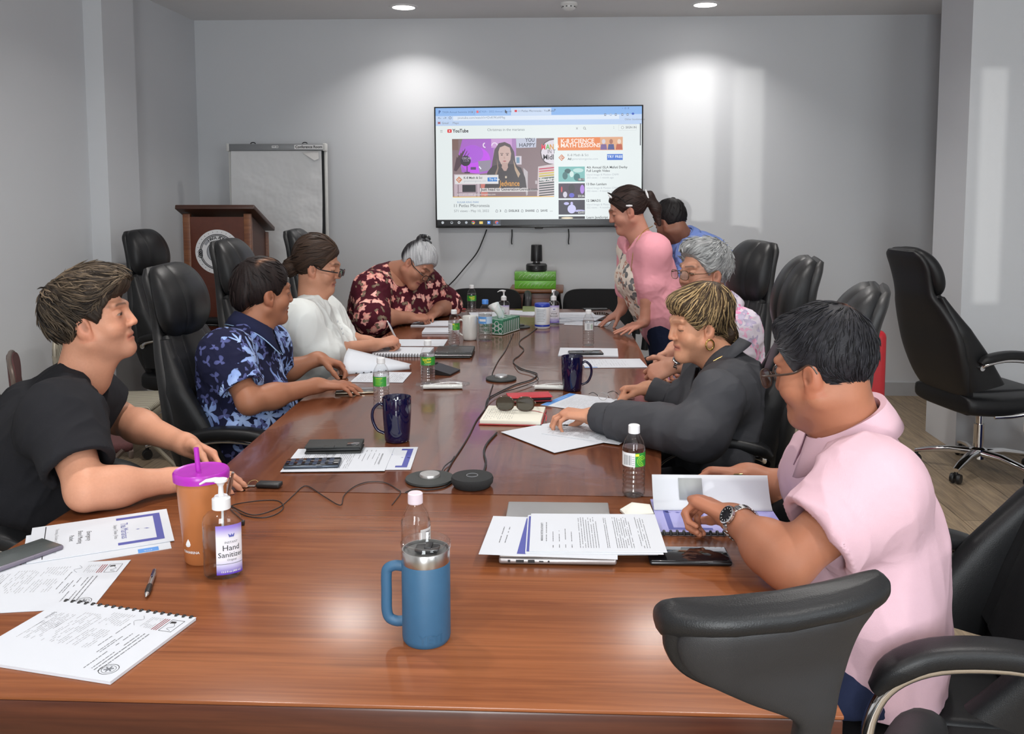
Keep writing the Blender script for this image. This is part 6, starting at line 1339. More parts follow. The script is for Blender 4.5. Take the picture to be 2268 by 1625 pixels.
ms_ = nt.add('ShaderNodeMixShader', i_0=nt.math('MULTIPLY_ADD', nt.math('POWER', fr_.outputs['Facing'], 4.0), 0.5, 0.04)); nt.l.new(m1_.outputs[0], ms_.inputs[1]); nt.l.new(gl_.outputs[0], ms_.inputs[2]); nt.l.new(ms_.outputs[0], nt.n['Material Output'].inputs[0]); capw = mat('cap_white', (0.74, 0.75, 0.76), 0.4); capp = mat('cap_pinkish', (0.72, 0.62, 0.68), 0.4)
lgreen = mat('label_green', (0.035, 0.28, 0.04), 0.35, var=0.15, vscale=60); llime = mat('label_lime', (0.30, 0.62, 0.05), 0.35); lwhite = mat('label_white', (0.70, 0.71, 0.72), 0.4); lyel = mat('label_yellow', (0.80, 0.72, 0.04), 0.4)
def arc(mb, m, r, a0, a1, z0, z1, n=14, tz=0.0):
    mb.mat(m); vs = []
    for i in range(n+1):
        a = a0+(a1-a0)*i/n; vs += [(r*math.sin(a), -r*math.cos(a), z0), (r*math.sin(a), -r*math.cos(a), z1)]
    return mb.add(vs, [(2*i, 2*i+2, 2*i+3, 2*i+1) for i in range(n)])
def wtext(mb, m, t, size, r, a, z, rot=0.0, bold=0.0):
    vs, fs = text_geo(t, bold)
    if not vs: return
    x0 = (min(v[0] for v in vs)+max(v[0] for v in vs))/2; c_, s_ = math.cos(rot), math.sin(rot); out = []
    for v in vs:
        x, y = (v[0]-x0)*size, v[1]*size; x, y = x*c_-y*s_, x*s_+y*c_; q = a+x/r; out.append((r*math.sin(q), -r*math.cos(q), z+y))
    mb.mat(m).add(out, fs)
def bottle(loc, label, kind=0, cap=None, h=0.175, r=0.0285, level=0.70, rz=0.0, group='small clear water bottles on the table'):
    t = thing('water_bottle', label, 'bottle', loc, rz, group); s = h/0.175; q = r/0.0285
    prof = [(0.0, 0.003), (0.016, 0.0), (0.024, 0.001), (0.0280, 0.006), (0.0285, 0.012)]
    for i in range(5): z = 0.018+i*0.011; prof += [(0.0285, z), (0.0265, z+0.004), (0.0265, z+0.006), (0.0285, z+0.0095)]
    prof += [(0.0285, 0.076), (0.0280, 0.078), (0.0280, 0.112), (0.0285, 0.114), (0.0280, 0.120), (0.0235, 0.137), (0.0165, 0.149), (0.0132, 0.154), (0.0128, 0.158)]
    P_ = [(a*q, z*s) for a, z in prof]
    mk('bottle_body', MB().lathe(P_, 36, cap=False), clear, t, 60)
    wl = level*h; wp = [(max(0, a-0.0009), z+0.0008) for a, z in P_ if z < wl]; wp.append((wp[-1][0], wl)); wp.append((0, wl)); mk('water', MB().lathe(wp, 36, cap=False), water, t, 40)
    mk('cap', MB().lathe([(0, 0.1755*s), (0.0125*q, 0.1755*s), (0.0142*q, 0.174*s), (0.0145*q, 0.160*s), (0.0145*q, 0.156*s), (0.0135*q, 0.155*s)], 30, cap=False), cap or capw, t, 40)
    lb = MB(); R_ = 0.0285*q; z0, z1 = 0.078*s, 0.112*s
    if kind == 0:   # green with yellow lettering
        arc(lb, lgreen, R_, -1.9, 1.9, z0, z1, 30); arc(lb, llime, R_+0.0001, -1.9, -1.35, z0, z1, 6)
        wtext(lb, lyel, 'Sparkle', 0.0125, R_+0.0003, 0.0, z0+0.021*s, 0.10, 0.03); wtext(lb, lyel, 'Clear', 0.0125, R_+0.0003, 0.18, z0+0.0105*s, 0.10, 0.03); wtext(lb, lwhite, 'PURIFIED WATER', 0.0038, R_+0.0003, 0.1, z0+0.004*s)
    elif kind == 1:  # white panel with bar code, green swirl on the right
        arc(lb, lwhite, R_, -1.9, 0.0, z0, z1, 18); arc(lb, lgreen, R_, 0.0, 1.9, z0, z1, 18)
        for i in range(9): arc(lb, inkg, R_+0.0002, -1.05+i*0.085, -1.05+i*0.085+(0.03 if i % 3 else 0.05), z0+0.004, z1-0.006, 1)
        for i in range(5): arc(lb, inkl, R_+0.0002, -0.28, -0.06, z0+0.004+i*0.005, z0+0.0055+i*0.005, 2)
        for k in range(3):
            pts = [(0.62+(0.12+0.15*k)*math.cos(a), (z0+z1)/2-0.003+(0.004+0.0042*k)*math.sin(a)) for a in np.linspace(0.3, 5.2, 18)]
            lb.mat(llime).tube([((R_)*math.sin(x), -(R_)*math.cos(x), min(z1-0.001, max(z0+0.001, z))) for x, z in pts], 0.0011, 5)
        arc(lb, lyel, R_+0.0003, 0.02, 0.35, z1-0.008, z1-0.002, 4)
    elif kind == 2:  # green back panel of small print
        arc(lb, lgreen, R_, -1.9, 0.9, z0, z1, 24); arc(lb, lwhite, R_, 0.9, 1.9, z0, z1, 10)
        for i in range(6): arc(lb, lyel if i == 0 else llime, R_+0.0002, -0.55, 0.35-0.1*(i % 3), z1-0.006-i*0.0045, z1-0.0045-i*0.0045, 8)
        for i in range(6): arc(lb, inkg, R_+0.0002, 0.98+i*0.07, 1.01+i*0.07, z0+0.006, z1-0.006, 1)
    else:  # pale translucent label with grey panel
        arc(lb, lwhite, R_, -0.7, 0.9, z0, z1, 14)
        for i in range(4): arc(lb, inkl, R_+0.0002, -0.3, 0.2, z0+0.005+i*0.007, z0+0.009+i*0.007, 4)
        for i in range(5): arc(lb, lgreen, R_+0.0002, 0.4+i*0.08, 0.43+i*0.08, z0+0.006, z1-0.006, 1)
    mk('bottle_label', lb, None, t, 60); return t
bottle(T(1403, 1096), 'water bottle with a green swirl label at the right rim of the table', 1, h=0.178, rz=0.05)
bottle(T(845, 901), 'water bottle with a green back label behind the left dark blue mug', 2)
bottle(T(948, 849), 'water bottle with yellow lettering on green, beside the card reader on the left', 0, h=0.172)
bottle(T(1006, 764), 'water bottle with a green leaf label just left of the white mug', 1, rz=-0.15)
bottle(T(1045, 693), 'farthest water bottle, green label, standing near the far left guest chair', 0, rz=0.2)
bottle(T(1303, 764), 'water bottle with a pale label, alone on the right before the standing woman', 3)
bottle(T(922, 1290), 'water bottle with a pinkish cap hidden behind the steel-blue travel mug', 3, cap=capp, h=0.178, rz=1.2)
# blue-capped bottle
t = thing('water_bottle', 'larger water bottle with a light blue cap and blue label beside the white mug', 'bottle', T(1075, 753), 0)
bp = [(0, 0.004), (0.02, 0), (0.032, 0.002), (0.036, 0.010)]
for i in range(4): z = 0.02+i*0.014; bp += [(0.036, z), (0.0335, z+0.005), (0.0335, z+0.008), (0.036, z+0.012)]
bp += [(0.035, 0.085), (0.0345, 0.088), (0.0345, 0.125), (0.036, 0.130), (0.033, 0.150), (0.022, 0.172), (0.0148, 0.182), (0.0142, 0.188)]
mk('bottle_body', MB().lathe(bp, 36, cap=False), clear, t, 60); wp = [(max(0, a-0.001), z+0.001) for a, z in bp if z < 0.14]; mk('water', MB().lathe(wp+[(0, wp[-1][1])], 36, cap=False), water, t, 40)
mk('cap', MB().lathe([(0, 0.208), (0.0145, 0.208), (0.0165, 0.205), (0.0165, 0.186), (0.0150, 0.185)], 30, cap=False), mat('cap_blue', (0.06, 0.22, 0.62), 0.4), t, 40)
lb = MB(); arc(lb, mat('label_blue', (0.10, 0.30, 0.66), 0.4), 0.0352, -1.8, 0.25, 0.088, 0.124, 20); arc(lb, mat('label_pale_blue', (0.45, 0.62, 0.80), 0.4), 0.0352, 0.25, 1.8, 0.088, 0.124, 14); arc(lb, lwhite, 0.0354, -0.9, 0.15, 0.100, 0.112, 10); mk('bottle_label', lb, None, t, 60)

# travel mug, mugs
t = thing('travel_mug', 'steel-blue insulated travel mug with handle and clear lid at the front of the desk', 'travel mug', T(945, 1414), R(0))
tm = mat('mug_powder_blue', (0.030, 0.105, 0.200), 0.5, var=0.06, vscale=60, bump=0.25, bscale=1400, bdist=0.0006); steel = mat('brushed_steel', (0.55, 0.54, 0.53), 0.28, 1.0, var=0.05, vscale=4)
r0 = 0.0405
mk('body', MB().lathe([(0, 0.0), (0.0365, 0.0), (0.0395, 0.004), (r0, 0.010), (r0, 0.1345), (r0-0.0006, 0.136)], 64), tm, t, 40)
mk('rim_band', MB().lathe([(r0-0.001, 0.135), (r0-0.0006, 0.1365), (r0-0.0004, 0.156), (r0-0.0014, 0.158), (r0-0.003, 0.158), (r0-0.004, 0.140)], 64, cap=False), steel, t, 40)
mk('handle', MB().tube(spline([(-r0+0.002, 0, 0.126), (-r0-0.012, 0, 0.127), (-r0-0.024, 0, 0.121), (-r0-0.0265, 0, 0.108), (-r0-0.0265, 0, 0.08), (-r0-0.0265, 0, 0.05), (-r0-0.022, 0, 0.036), (-r0-0.010, 0, 0.0305), (-r0+0.002, 0, 0.031)], 6), 0.0068, 12, flat=1.35), tm, t, 60)
gl = glass('lid_acrylic', (0.97, 0.98, 0.98), 0.02, 1.3)
ld = mk('lid', MB().lathe([(0, 0.150), (0.034, 0.150), (0.0355, 0.156), (r0-0.0006, 0.159), (r0+0.0012, 0.160), (r0+0.0012, 0.1685), (r0-0.001, 0.1715), (0.036, 0.1710), (0.0335, 0.163), (0.031, 0.1555), (0, 0.1555)], 64, cap=False), clear, t, 40)
mk('slider', MB().box((0.004, -0.006, 0.1600), (0.040, 0.026, 0.007), 0.003).box((0.006, -0.006, 0.1645), (0.012, 0.024, 0.004), 0.0015), blk, ld)
mk('lid_gasket', MB().lathe([(0.033, 0.1505), (0.0365, 0.1505), (0.0365, 0.1535), (0.033, 0.1535)], 48), mat('gasket_grey', (0.12, 0.12, 0.12), 0.5), ld)
mb = MB(); wtext(mb, mat('mug_emboss', (0.024, 0.088, 0.170), 0.5), 'YETI', 0.021, r0+0.0004, 0.33, 0.010, 0, 0.02); mk('embossed_mark', mb, None, t, 0)
cob = mat('cobalt_glaze', (0.0045, 0.0040, 0.030), 0.06, var=0.1, vscale=20, Coat_Weight=0.5)
def mug(name, label, loc, r, h, side, m, taper=0.86, hr=1.0):
    t = thing(name, label, 'mug', loc, 0)
    mk('body', MB().lathe([(0, 0.002), (r*taper*0.86, 0.0), (r*taper*0.97, 0.003), (r*taper*1.0, 0.012), (r*(taper+0.06), h*0.3), (r*0.985, h*0.62), (r, h*0.97), (r*0.985, h), (r*0.95, h*0.985), (r*0.93, h*0.6), (r*0.80, 0.02), (0, 0.012)], 56, cap=False), m, t, 50)
    s = -1 if side == 'L' else 1
    mk('handle', MB().tube(spline([(s*r*0.94, 0, h*0.80), (s*r*1.25, 0, h*0.84), (s*(r+0.029*hr), 0, h*0.70), (s*(r+0.031*hr), 0, h*0.48), (s*(r+0.018*hr), 0, h*0.26), (s*r*0.90, 0, h*0.17)], 7), 0.0062, 12, flat=0.75), m, t, 60); return t
mug('mug', 'dark blue glazed mug with handle on the left, behind the wallet phone case', T(880, 976), 0.0435, 0.136, 'L', cob)
mug('mug', 'dark blue glazed mug with handle on the right, beside the stapled papers', T(1267, 864), 0.0415, 0.132, 'R', cob)
mug('mug', 'plain white mug in the middle of the table between two bottles', T(1041, 752), 0.0385, 0.122, 'L', mat('white_glaze', (0.66, 0.66, 0.63), 0.12), 0.93, 0.8)

# tumbler, sanitizer bottles, wipes, tissues
t = thing('tumbler', 'orange plastic tumbler with a magenta lid and straw on the left of the desk', 'tumbler', T(452, 1238), 0); t.scale = (1.10, 1.10, 1.04)
org, nt, b = newmat('tumbler_orange'); setp(b, Roughness=0.32, Base_Color=c4((0.62, 0.22, 0.075)), Transmission_Weight=0.25)
mag = mat('lid_magenta', (0.42, 0.025, 0.44), 0.3)
mk('cup', MB().lathe([(0, 0.0), (0.031, 0.0), (0.0335, 0.003), (0.0455, 0.168), (0.0445, 0.168), (0.0325, 0.005), (0, 0.004)], 48, cap=False), org, t, 40)
mk('drink', MB().lathe([(0, 0.0045), (0.0322, 0.0055), (0.0405, 0.120), (0, 0.120)], 40, cap=False), mat('orange_drink', (0.60, 0.19, 0.06), 0.2, var=0.05), t)
mk('lid', MB().lathe([(0.0455, 0.164), (0.0495, 0.164), (0.0500, 0.172), (0.0500, 0.178), (0.0475, 0.1815), (0.044, 0.1800), (0.040, 0.1795), (0, 0.1795)], 56, cap=False), mag, t, 40)
mk('straw', MB().tube([(0.002, -0.004, 0.02), (0.0, -0.004, 0.12), (-0.0065, -0.004, 0.226)], 0.0046, 12), mag, t)
mb = MB(); mb.mat(capw).lathe([(0, 0.012), (0.003, 0.006), (0.0045, 0.001), (0.003, -0.003), (0, -0.004)], 10, Matrix.Translation((-0.0135, -0.0352, 0.043)) @ Matrix.Diagonal((1, 0.12, 1, 1))); wtext(mb, capw, 'TAHARINA', 0.0070, 0.0362, -0.28, 0.026, 0, 0.02); mk('printed_mark', mb, None, t)
def grad_label(name):
    m, nt, b = newmat(name); setp(b, Roughness=0.35); sx = nt.add('ShaderNodeSeparateXYZ', i_0=nt.obj()); c_ = nt.ramp(nt.math('DIVIDE', sx.outputs[2], 0.14), [(0.10, (0.10, 0.045, 0.42)), (0.24, (0.60, 0.58, 0.78)), (0.32, (0.72, 0.71, 0.76)), (0.66, (0.72, 0.71, 0.76)), (0.80, (0.30, 0.22, 0.62)), (0.92, (0.10, 0.045, 0.42))]); nt.l.new(c_, b.inputs['Base Color']); return m
gl_m = grad_label('sanitizer_label_print')
def sanitizer(label, loc, rz, s=1.0, oval=0.62, big=True, amax=0.55, spout=180, a0=0.0):
    t = thing('sanitizer_bottle', label, 'sanitizer', loc, rz, None)
    pr = [(0, 0.002), (0.030, 0.0), (0.0355, 0.006), (0.0362, 0.02), (0.0362, 0.118), (0.034, 0.130), (0.026, 0.139), (0.0165, 0.142), (0.0165, 0.148)]; pr = [(a*s, z*s) for a, z in pr]
    mk('bottle_body', MB().lathe(pr, 48, cap=False, sy=oval), clear, t, 60)
    g_ = [(max(0, a-0.0012), z+0.001) for a, z in pr if z < 0.11*s]; g_ += [(g_[-1][0], 0.106*s), (0, 0.106*s)]; mk('gel', MB().lathe(g_, 48, cap=False, sy=oval), water, t, 40)
    mk('pump_collar', MB().lathe([(0, 0.146*s), (0.0172*s, 0.146*s), (0.0172*s, 0.167*s), (0.013*s, 0.170*s), (0.012*s, 0.173*s), (0, 0.173*s)], 30), capw, t, 40)
    a = R(spout)-rz; d = Vector((math.cos(a), math.sin(a), 0))
    pm = mk('pump_head', MB().lathe([(0.0055*s, 0.170*s), (0.0045*s, 0.192*s), (0.0085*s, 0.200*s), (0.0125*s, 0.203*s), (0.0125*s, 0.2075*s), (0, 0.2095*s)], 24), capw, t, 40)
    mk('spout', MB().tube([Vector((0, 0, 0.2045*s)), d*0.012*s+Vector((0, 0, 0.2060*s)), d*0.028*s+Vector((0, 0, 0.2035*s)), d*0.040*s+Vector((0, 0, 0.196*s))], [0.0095*s, 0.0080*s, 0.0055*s, 0.0036*s], 12, flat=0.6), capw, pm, 60)
    mk('dip_tube', MB().tube([(0, 0, 0.01*s), (0.002, 0, 0.146*s)], 0.0024*s, 8), capw, t)
    lb = MB(); n = 24; lb.mat(gl_m); vs = []; rr = 0.0368*s
    for i in range(n+1): q = a0-amax*1.0+(2*amax)*i/n; vs += [(rr*math.sin(q), -rr*oval*math.cos(q), 0.012*s), (rr*math.sin(q), -rr*oval*math.cos(q), 0.116*s)]
    lb.add(vs, [(2*i, 2*i+2, 2*i+3, 2*i+1) for i in range(n)])
    def lt(t_, size, x, z, m=inkg, bold=0.0):
        x += a0*rr
        vs, fs = text_geo(t_, bold); x0 = (min(v[0] for v in vs)+max(v[0] for v in vs))/2
        lb.mat(m).add([((rr+0.0004)*math.sin((x+(v[0]-x0)*size)/rr), -(rr+0.0004)*oval*math.cos((x+(v[0]-x0)*size)/rr)-0.0003, z*s+v[1]*size) for v in vs], fs)
    lt('INSTANT', 0.0065*s, 0, 0.078); lt('Hand', 0.0165*s, 0, 0.063, inkk); lt('Sanitizer', 0.0150*s, 0, 0.049, inkk); lt('Original', 0.006*s, 0, 0.041); lt('13.5 fl oz (400 mL)', 0.0055*s, 0, 0.0165, lwhite, 0.02)
    for k in (-1, 0, 1): lb.mat(purp).tube([((rr+0.0003)*math.sin(a0+k*0.006/rr), -(rr+0.0003)*oval*math.cos(a0+k*0.006/rr)-0.0003, 0.098*s), ((rr+0.0003)*math.sin(a0+k*0.0028/rr), -(rr+0.0003)*oval*math.cos(a0+k*0.0028/rr)-0.0003, 0.092*s)], [0.0005, 0.0022], 6)
    lb.mat(inkg).tube([((rr+0.0002)*math.sin(a0+q), -(rr+0.0002)*oval*math.cos(a0+q), 0.0345*s) for q in np.linspace(-amax, amax, 12)], 0.0006, 4)
    mk('bottle_label', lb, None, t, 60); return t
sanitizer('clear sanitizer pump bottle with a purple label at the front left of the desk', T(495, 1275), R(14), 1.02, 0.62, amax=0.80, a0=0.55).scale = (1.0, 1.0, 0.92)
sanitizer('left of two sanitizer pump bottles far down the table, behind the tissue box', T(1116, 716), 0.0, 0.92, 0.65, amax=1.2, spout=170)
sanitizer('right of two sanitizer pump bottles far down the table, behind the wipes', T(1226, 718), 0.15, 0.95, 0.65, amax=1.1, spout=260)
t = thing('wipes_canister', 'white canister of wipes with a blue lid in the middle of the table', 'canister', T(1201, 726), 0)
bl = mat('lid_blue', (0.015, 0.04, 0.36), 0.35)
mk('canister_body', MB().lathe([(0, 0), (0.039, 0), (0.042, 0.004), (0.042, 0.122), (0.039, 0.126), (0, 0.126)], 40), lwhite, t, 40)
mk('lid', MB().lathe([(0.043, 0.120), (0.0435, 0.124), (0.0435, 0.134), (0.040, 0.139), (0.02, 0.141), (0, 0.141)], 40, cap=False), bl, t, 40)
lb = MB(); arc(lb, bl, 0.0424, -2.5, 2.5, 0.012, 0.022, 40); arc(lb, mat('label_ice', (0.62, 0.68, 0.74), 0.4), 0.0423, -0.9, 0.6, 0.026, 0.112, 14)
for i in range(8): arc(lb, inkl, 0.0425, -0.7, 0.4-0.1*(i % 3), 0.104-i*0.009, 0.1065-i*0.009, 8)
mk('printed_label', lb, None, t, 60)
t = thing('tissue_box', 'green and white hexagon-patterned tissue box with a tissue sticking out', 'tissue box', T(1112, 735), R(-22))
tg = mat('tissue_box_green', (0.025, 0.16, 0.085), 0.45)
mk('carton', MB().box((0, 0, 0.040), (0.112, 0.215, 0.080), 0.003), tg, t)
hx = MB().mat(lwhite)
def hexring(c_, ux, uz, r, w=0.0022):
    ps = [(math.cos(i*math.pi/3), math.sin(i*math.pi/3)) for i in range(6)]; c_, ux, uz = Vector(c_), Vector(ux), Vector(uz); n_ = ux.cross(uz)
    vs = [c_+(ux*x+uz*y)*(r+w) for x, y in ps]+[c_+(ux*x+uz*y)*(r-w) for x, y in ps]; hx.add(vs, [(i, (i+1) % 6, 6+(i+1) % 6, 6+i) for i in range(6)])
for j in range(2):
    for i in range(5): hexring((-0.044+i*0.022, -0.1081, 0.028+0.026*j+(0.013 if i % 2 else 0)-0.006), (1, 0, 0), (0, 0, 1), 0.0125, 0.0015)
for k in range(9): hx.box((0.0566, -0.09+0.022*k, 0.040), (0.0006, 0.006, 0.060))
for k in range(8): hx.box((-0.02 if k % 2 else 0.025, -0.09+0.026*k, 0.0805), (0.05, 0.006, 0.0006))
hx.box((0, -0.1080, 0.006), (0.11, 0.0006, 0.004)).box((0.0565, 0, 0.006), (0.0006, 0.21, 0.004)); mk('hexagon_print', hx, None, t, 0)
tw_ = mat('tissue_white', (0.84, 0.85, 0.85), 0.8, Subsurface_Weight=0.3)
g = []
for j in range(9):
    for i in range(9):
        u, v = i/8-0.5, j/8; g.append((u*0.075*(0.55+0.7*v)+0.006*math.sin(v*5), -0.02+0.016*math.sin(u*9+v*2)*(0.4+v)-0.03*v, 0.079+0.088*v*(1-1.2*u*u)))
mk('tissue', MB().add(g, [(j*9+i, j*9+i+1, (j+1)*9+i+1, (j+1)*9+i) for j in range(8) for i in range(8)]), tw_, t, 80)

# ---- printed sheets ----
def lines(mb, x0, x1, y1, y0, n, m, hgt=0.0013, fill=0.85, z=0.0, seed=0, jag=0.2):
    r_ = random.Random(seed); mb.mat(m)
    for k in range(n):
        y = y1-(y1-y0)*k/max(1, n-1); x = x0; xe = x1-(r_.random()*jag*(x1-x0) if k % 4 == 3 else r_.random()*0.04*(x1-x0))
        while x < xe-0.002:
            w = min(r_.uniform(0.003, 0.013), xe-x); 
            if r_.random() < fill: mb.add([(x, y, z), (x+w, y, z), (x+w, y+hgt*1.25, z), (x, y+hgt*1.25, z)], [(0, 1, 2, 3)])
            x += w+0.0016
def ptext(mb, t, x, y, size, m, z, al='C', bold=0.0, xs=1.0): mb.mat(m).text(t, size, Matrix.Translation((x, y, z)), al, bold, xs)
def page_frame(TL, TR, z, w, h):
    a, b_ = T(*TL, z), T(*TR, z); d = nrm((b_-a)*np.array([1, 1, 0])); up = np.array([-d[1], d[0], 0]); c = a+d*w/2-up*h/2; return c, math.atan2(d[1], d[0])
def sheet(name, label, cat, TL, TR, z=TZ, th=0.0010, w=0.216, h=0.279, content=None, m=None, group=None, loc=None, rz=None, curl=0.0):
    if loc is None: loc, rz = page_frame(TL, TR, z, w, h)
    loc = np.array(loc, float); loc[2] = z+0.0006
    mb = MB().mat(m or paper); mb.box((0, 0, th/2), (w, h, th))
    if content: content(mb, th+0.0002)
    return single(name, mb, label, cat, loc, rz, group, smooth=0)
def bracket(mb, z, x0=-0.088, x1=0.088, y0=0.030, y1=0.122, t=0.015):
    mb.mat(purp)
    for (a, b_, c, d) in ((x0, y1-t, x1, y1), (x0, y0, x0+t, y1-t), (x1-t, y0, x1, y1-t)): mb.add([(a, b_, z), (c, b_, z), (c, d, z), (a, d, z)], [(0, 1, 2, 3)])
def islands(mb, z, x, y, s=1.0):
    mb.mat(purp)
    for (dx, dy, l, a) in ((0, 0.018, 0.014, 1.2), (-0.002, 0.0, 0.009, 1.4), (-0.030, -0.032, 0.007, 0.6)):
        q = [(x+s*(dx+l*0.5*math.cos(a)), y+s*(dy+l*0.5*math.sin(a))), (x+s*(dx+0.0025), y+s*dy), (x+s*(dx-l*0.5*math.cos(a)), y+s*(dy-l*0.5*math.sin(a))), (x+s*(dx-0.0022), y+s*(dy+0.001))]; mb.add([(p_[0], p_[1], z) for p_ in q], [(3, 2, 1, 0)])
def agenda(mb, z):
    bracket(mb, z); islands(mb, z, 0.005, 0.072); ptext(mb, 'The Marianas', 0, 0.038, 0.022, purp, z, bold=0.0, xs=0.85); ptext(mb, 'Saipan | Tinian | Rota', 0, 0.024, 0.0105, inkg, z)
    for t_, y in (('Emergency', -0.030), ('Board Meeting', -0.047), ('Packet', -0.064)): ptext(mb, t_, 0, y, 0.0135, inkk, z)
    ptext(mb, 'Thursday, October 6, 2022 at 9:30 am', 0, -0.092, 0.0098, inkl, z); mb.mat(inkk).add([(-0.10, -0.113, z), (0.10, -0.113, z), (0.10, -0.1112, z), (-0.10, -0.1112, z)], [(0, 1, 2, 3)])
def letter(mb, z):
    mb.mat(inkk)
    x0, y0 = -0.090, 0.105   # letterhead picture box
    for (a, b_, c, d) in ((0, 0, 0.040, 0.0010), (0, 0.024, 0.040, 0.025), (0, 0, 0.001, 0.025), (0.039, 0, 0.040, 0.025)): mb.add([(x0+a, y0+b_, z), (x0+c, y0+b_, z), (x0+c, y0+d, z), (x0+a, y0+d, z)], [(0, 1, 2, 3)])
    mb.add([(x0+0.006, y0+0.003, z), (x0+0.013, y0+0.003, z), (x0+0.011, y0+0.014, z), (x0+0.005, y0+0.012, z)], [(0, 1, 2, 3)]); mb.mat(inkg).tube(spline([(x0+0.012, y0+0.012, z), (x0+0.022, y0+0.018, z), (x0+0.030, y0+0.010, z), (x0+0.036, y0+0.020, z)], 4), 0.0004, 4)
    mb.mat(maro)
    for k in range(3): mb.add([(x0, y0-0.006-k*0.0042, z), (x0+0.040, y0-0.006-k*0.0042, z), (x0+0.040, y0-0.004-k*0.0042, z), (x0, y0-0.004-k*0.0042, z)], [(0, 1, 2, 3)])
    lines(mb, x0, x0+0.038, y0-0.019, y0-0.040, 6, inkl, 0.0008, 0.8, z, 4); mb.mat(inkg).tube(spline([(x0, y0-0.058, z), (x0+0.012, y0-0.050, z), (x0+0.02, y0-0.062, z), (x0+0.034, y0-0.052, z)], 4), 0.0003, 4)
    lines(mb, -0.035, 0.088, 0.098, 0.090, 2, inkg, 0.0016, 0.95, z, 1); lines(mb, -0.030, 0.085, 0.083, 0.070, 2, inkg, 0.0014, 0.9, z, 5); lines(mb, -0.018, 0.040, 0.060, 0.055, 2, inkg, 0.0013, 0.9, z, 2)
    lines(mb, -0.060, 0.020, 0.042, 0.042, 1, inkg, 0.0013, 0.9, z, 3)
    for k in range(3): lines(mb, -0.088+0.012*k, -0.045+0.015*k, 0.030-0.052*k, -0.012-0.050*k, 9, inkl, 0.0009, 0.75, z, 10+k, 0.6); lines(mb, -0.030, 0.030, 0.030-0.052*k, -0.012-0.050*k, 9, inkl, 0.0009, 0.65, z, 20+k, 0.6)
    cx_, cy_ = 0.078, 0.112
    for (ra, rb) in ((0.0145, 0.0155), (0.0105, 0.0112)):
        vs = []
        for i in range(29): a = 2*math.pi*i/28; vs += [(cx_+ra*math.cos(a), cy_+ra*math.sin(a), z), (cx_+rb*math.cos(a), cy_+rb*math.sin(a), z)]
        mb.mat(inkk).add(vs, [(2*i, 2*i+1, 2*i+3, 2*i+2) for i in range(28)])
    for k in range(6): a = k*1.05; mb.mat(inkg).tube([(cx_, cy_, z), (cx_+0.0075*math.cos(a), cy_+0.0075*math.sin(a), z)], 0.0012, 4)
def memo(mb, z, sd=0):
    ptext(mb, 'MARIANAS VISITORS AUTHORITY', 0, 0.112, 0.0068, inkg, z, bold=0.01); lines(mb, -0.055, 0.055, 0.104, 0.104, 1, inkg, 0.0012, 0.9, z, 1+sd)
    for k in range(4): lines(mb, -0.088, -0.072, 0.090-k*0.013, 0.090-k*0.013, 1, inkg, 0.0013, 1, z, k+sd); lines(mb, -0.055, 0.0+0.01*(k % 3), 0.090-k*0.013, 0.090-k*0.013, 1, inkg, 0.0011, 0.9, z, 7+k+sd)
    for a, b_, n in ((0.034, -0.004, 8), (-0.022, -0.026, 2), (-0.042, -0.076, 8), (-0.092, -0.108, 4)): lines(mb, -0.088, 0.088, a, b_, n, inkg, 0.0010, 0.9, z, int(a*999)+sd, 0.5)
def textpage(mb, z, sd=3):
    for a, b_, n in ((0.115, 0.100, 3), (0.085, 0.045, 9), (0.028, -0.02, 10), (-0.04, -0.08, 8)): lines(mb, -0.085, 0.085, a, b_, n, inkg, 0.0010, 0.85, z, int(a*999)+sd, 0.5)
def bluehead(mb, z):
    mb.mat(sky_b).add([(-0.1075, 0.110, z), (0.1075, 0.110, z), (0.1075, 0.138, z), (-0.1075, 0.138, z)], [(0, 1, 2, 3)]); mb.mat(capw).text('MVA Newsletter', 0.010, Matrix.Translation((0.03, 0.121, z+0.0001))); lines(mb, -0.09, 0.06, 0.09, -0.10, 26, inkl, 0.0009, 0.8, z, 9, 0.5)
def comb(mb, x, y0, y1, z, n=19, r=0.006, m=None, axis='y'):
    mb.mat(m or blk); mb.tube([(x, y0, z), (x, y1, z)], r*0.55, 8)
    for k in range(n): y = y0+(y1-y0)*(k+0.5)/n; mb.tube([(x+r*math.cos(a), y, z+r*math.sin(a)) for a in np.linspace(-0.4, math.pi+0.2, 8)], 0.0028, 6, flat=0.5)
sheet('printed_page', 'cover page with a purple bracket and the words Emergency Board Meeting Packet', 'paper', (369, 1129), (385, 1194), th=0.0014, content=agenda)
c_, r_ = page_frame((362, 1142), (378, 1206), TZ, 0.216, 0.279); 
def under(mb, z): mb.mat(sky_b).add([(0.085, 0.075, z), (0.1075, 0.075, z), (0.1075, 0.115, z), (0.085, 0.115, z)], [(0, 1, 2, 3)]); mb.mat(capw).text('MVA', 0.008, Matrix.Translation((0.0965, 0.094, z+0.0002)) @ Matrix.Rotation(R(-90), 4, 'Z'))
sheet('printed_page', 'letterhead page with a round seal, beside the dark phone at the left edge', 'paper', (290, 1241), (211, 1340), th=0.0010, content=letter)
t = thing('bound_report', 'comb-bound report with a letterhead cover at the front left of the desk', 'report', *page_frame((435, 1374), (253, 1511), TZ, 0.216, 0.279))
t.location[2] = TZ+0.0006
mk('page_block', MB().mat(paper).box((0, 0, 0.0022), (0.215, 0.278, 0.0044)), None, t, 0); cv = MB().mat(paper).box((0, 0, 0.0049), (0.216, 0.279, 0.0008)); letter(cv, 0.0055); ptext(cv, 'Special', -0.052, -0.118, 0.009, inkg, 0.0055); mk('cover_sheet', cv, None, t, 0)
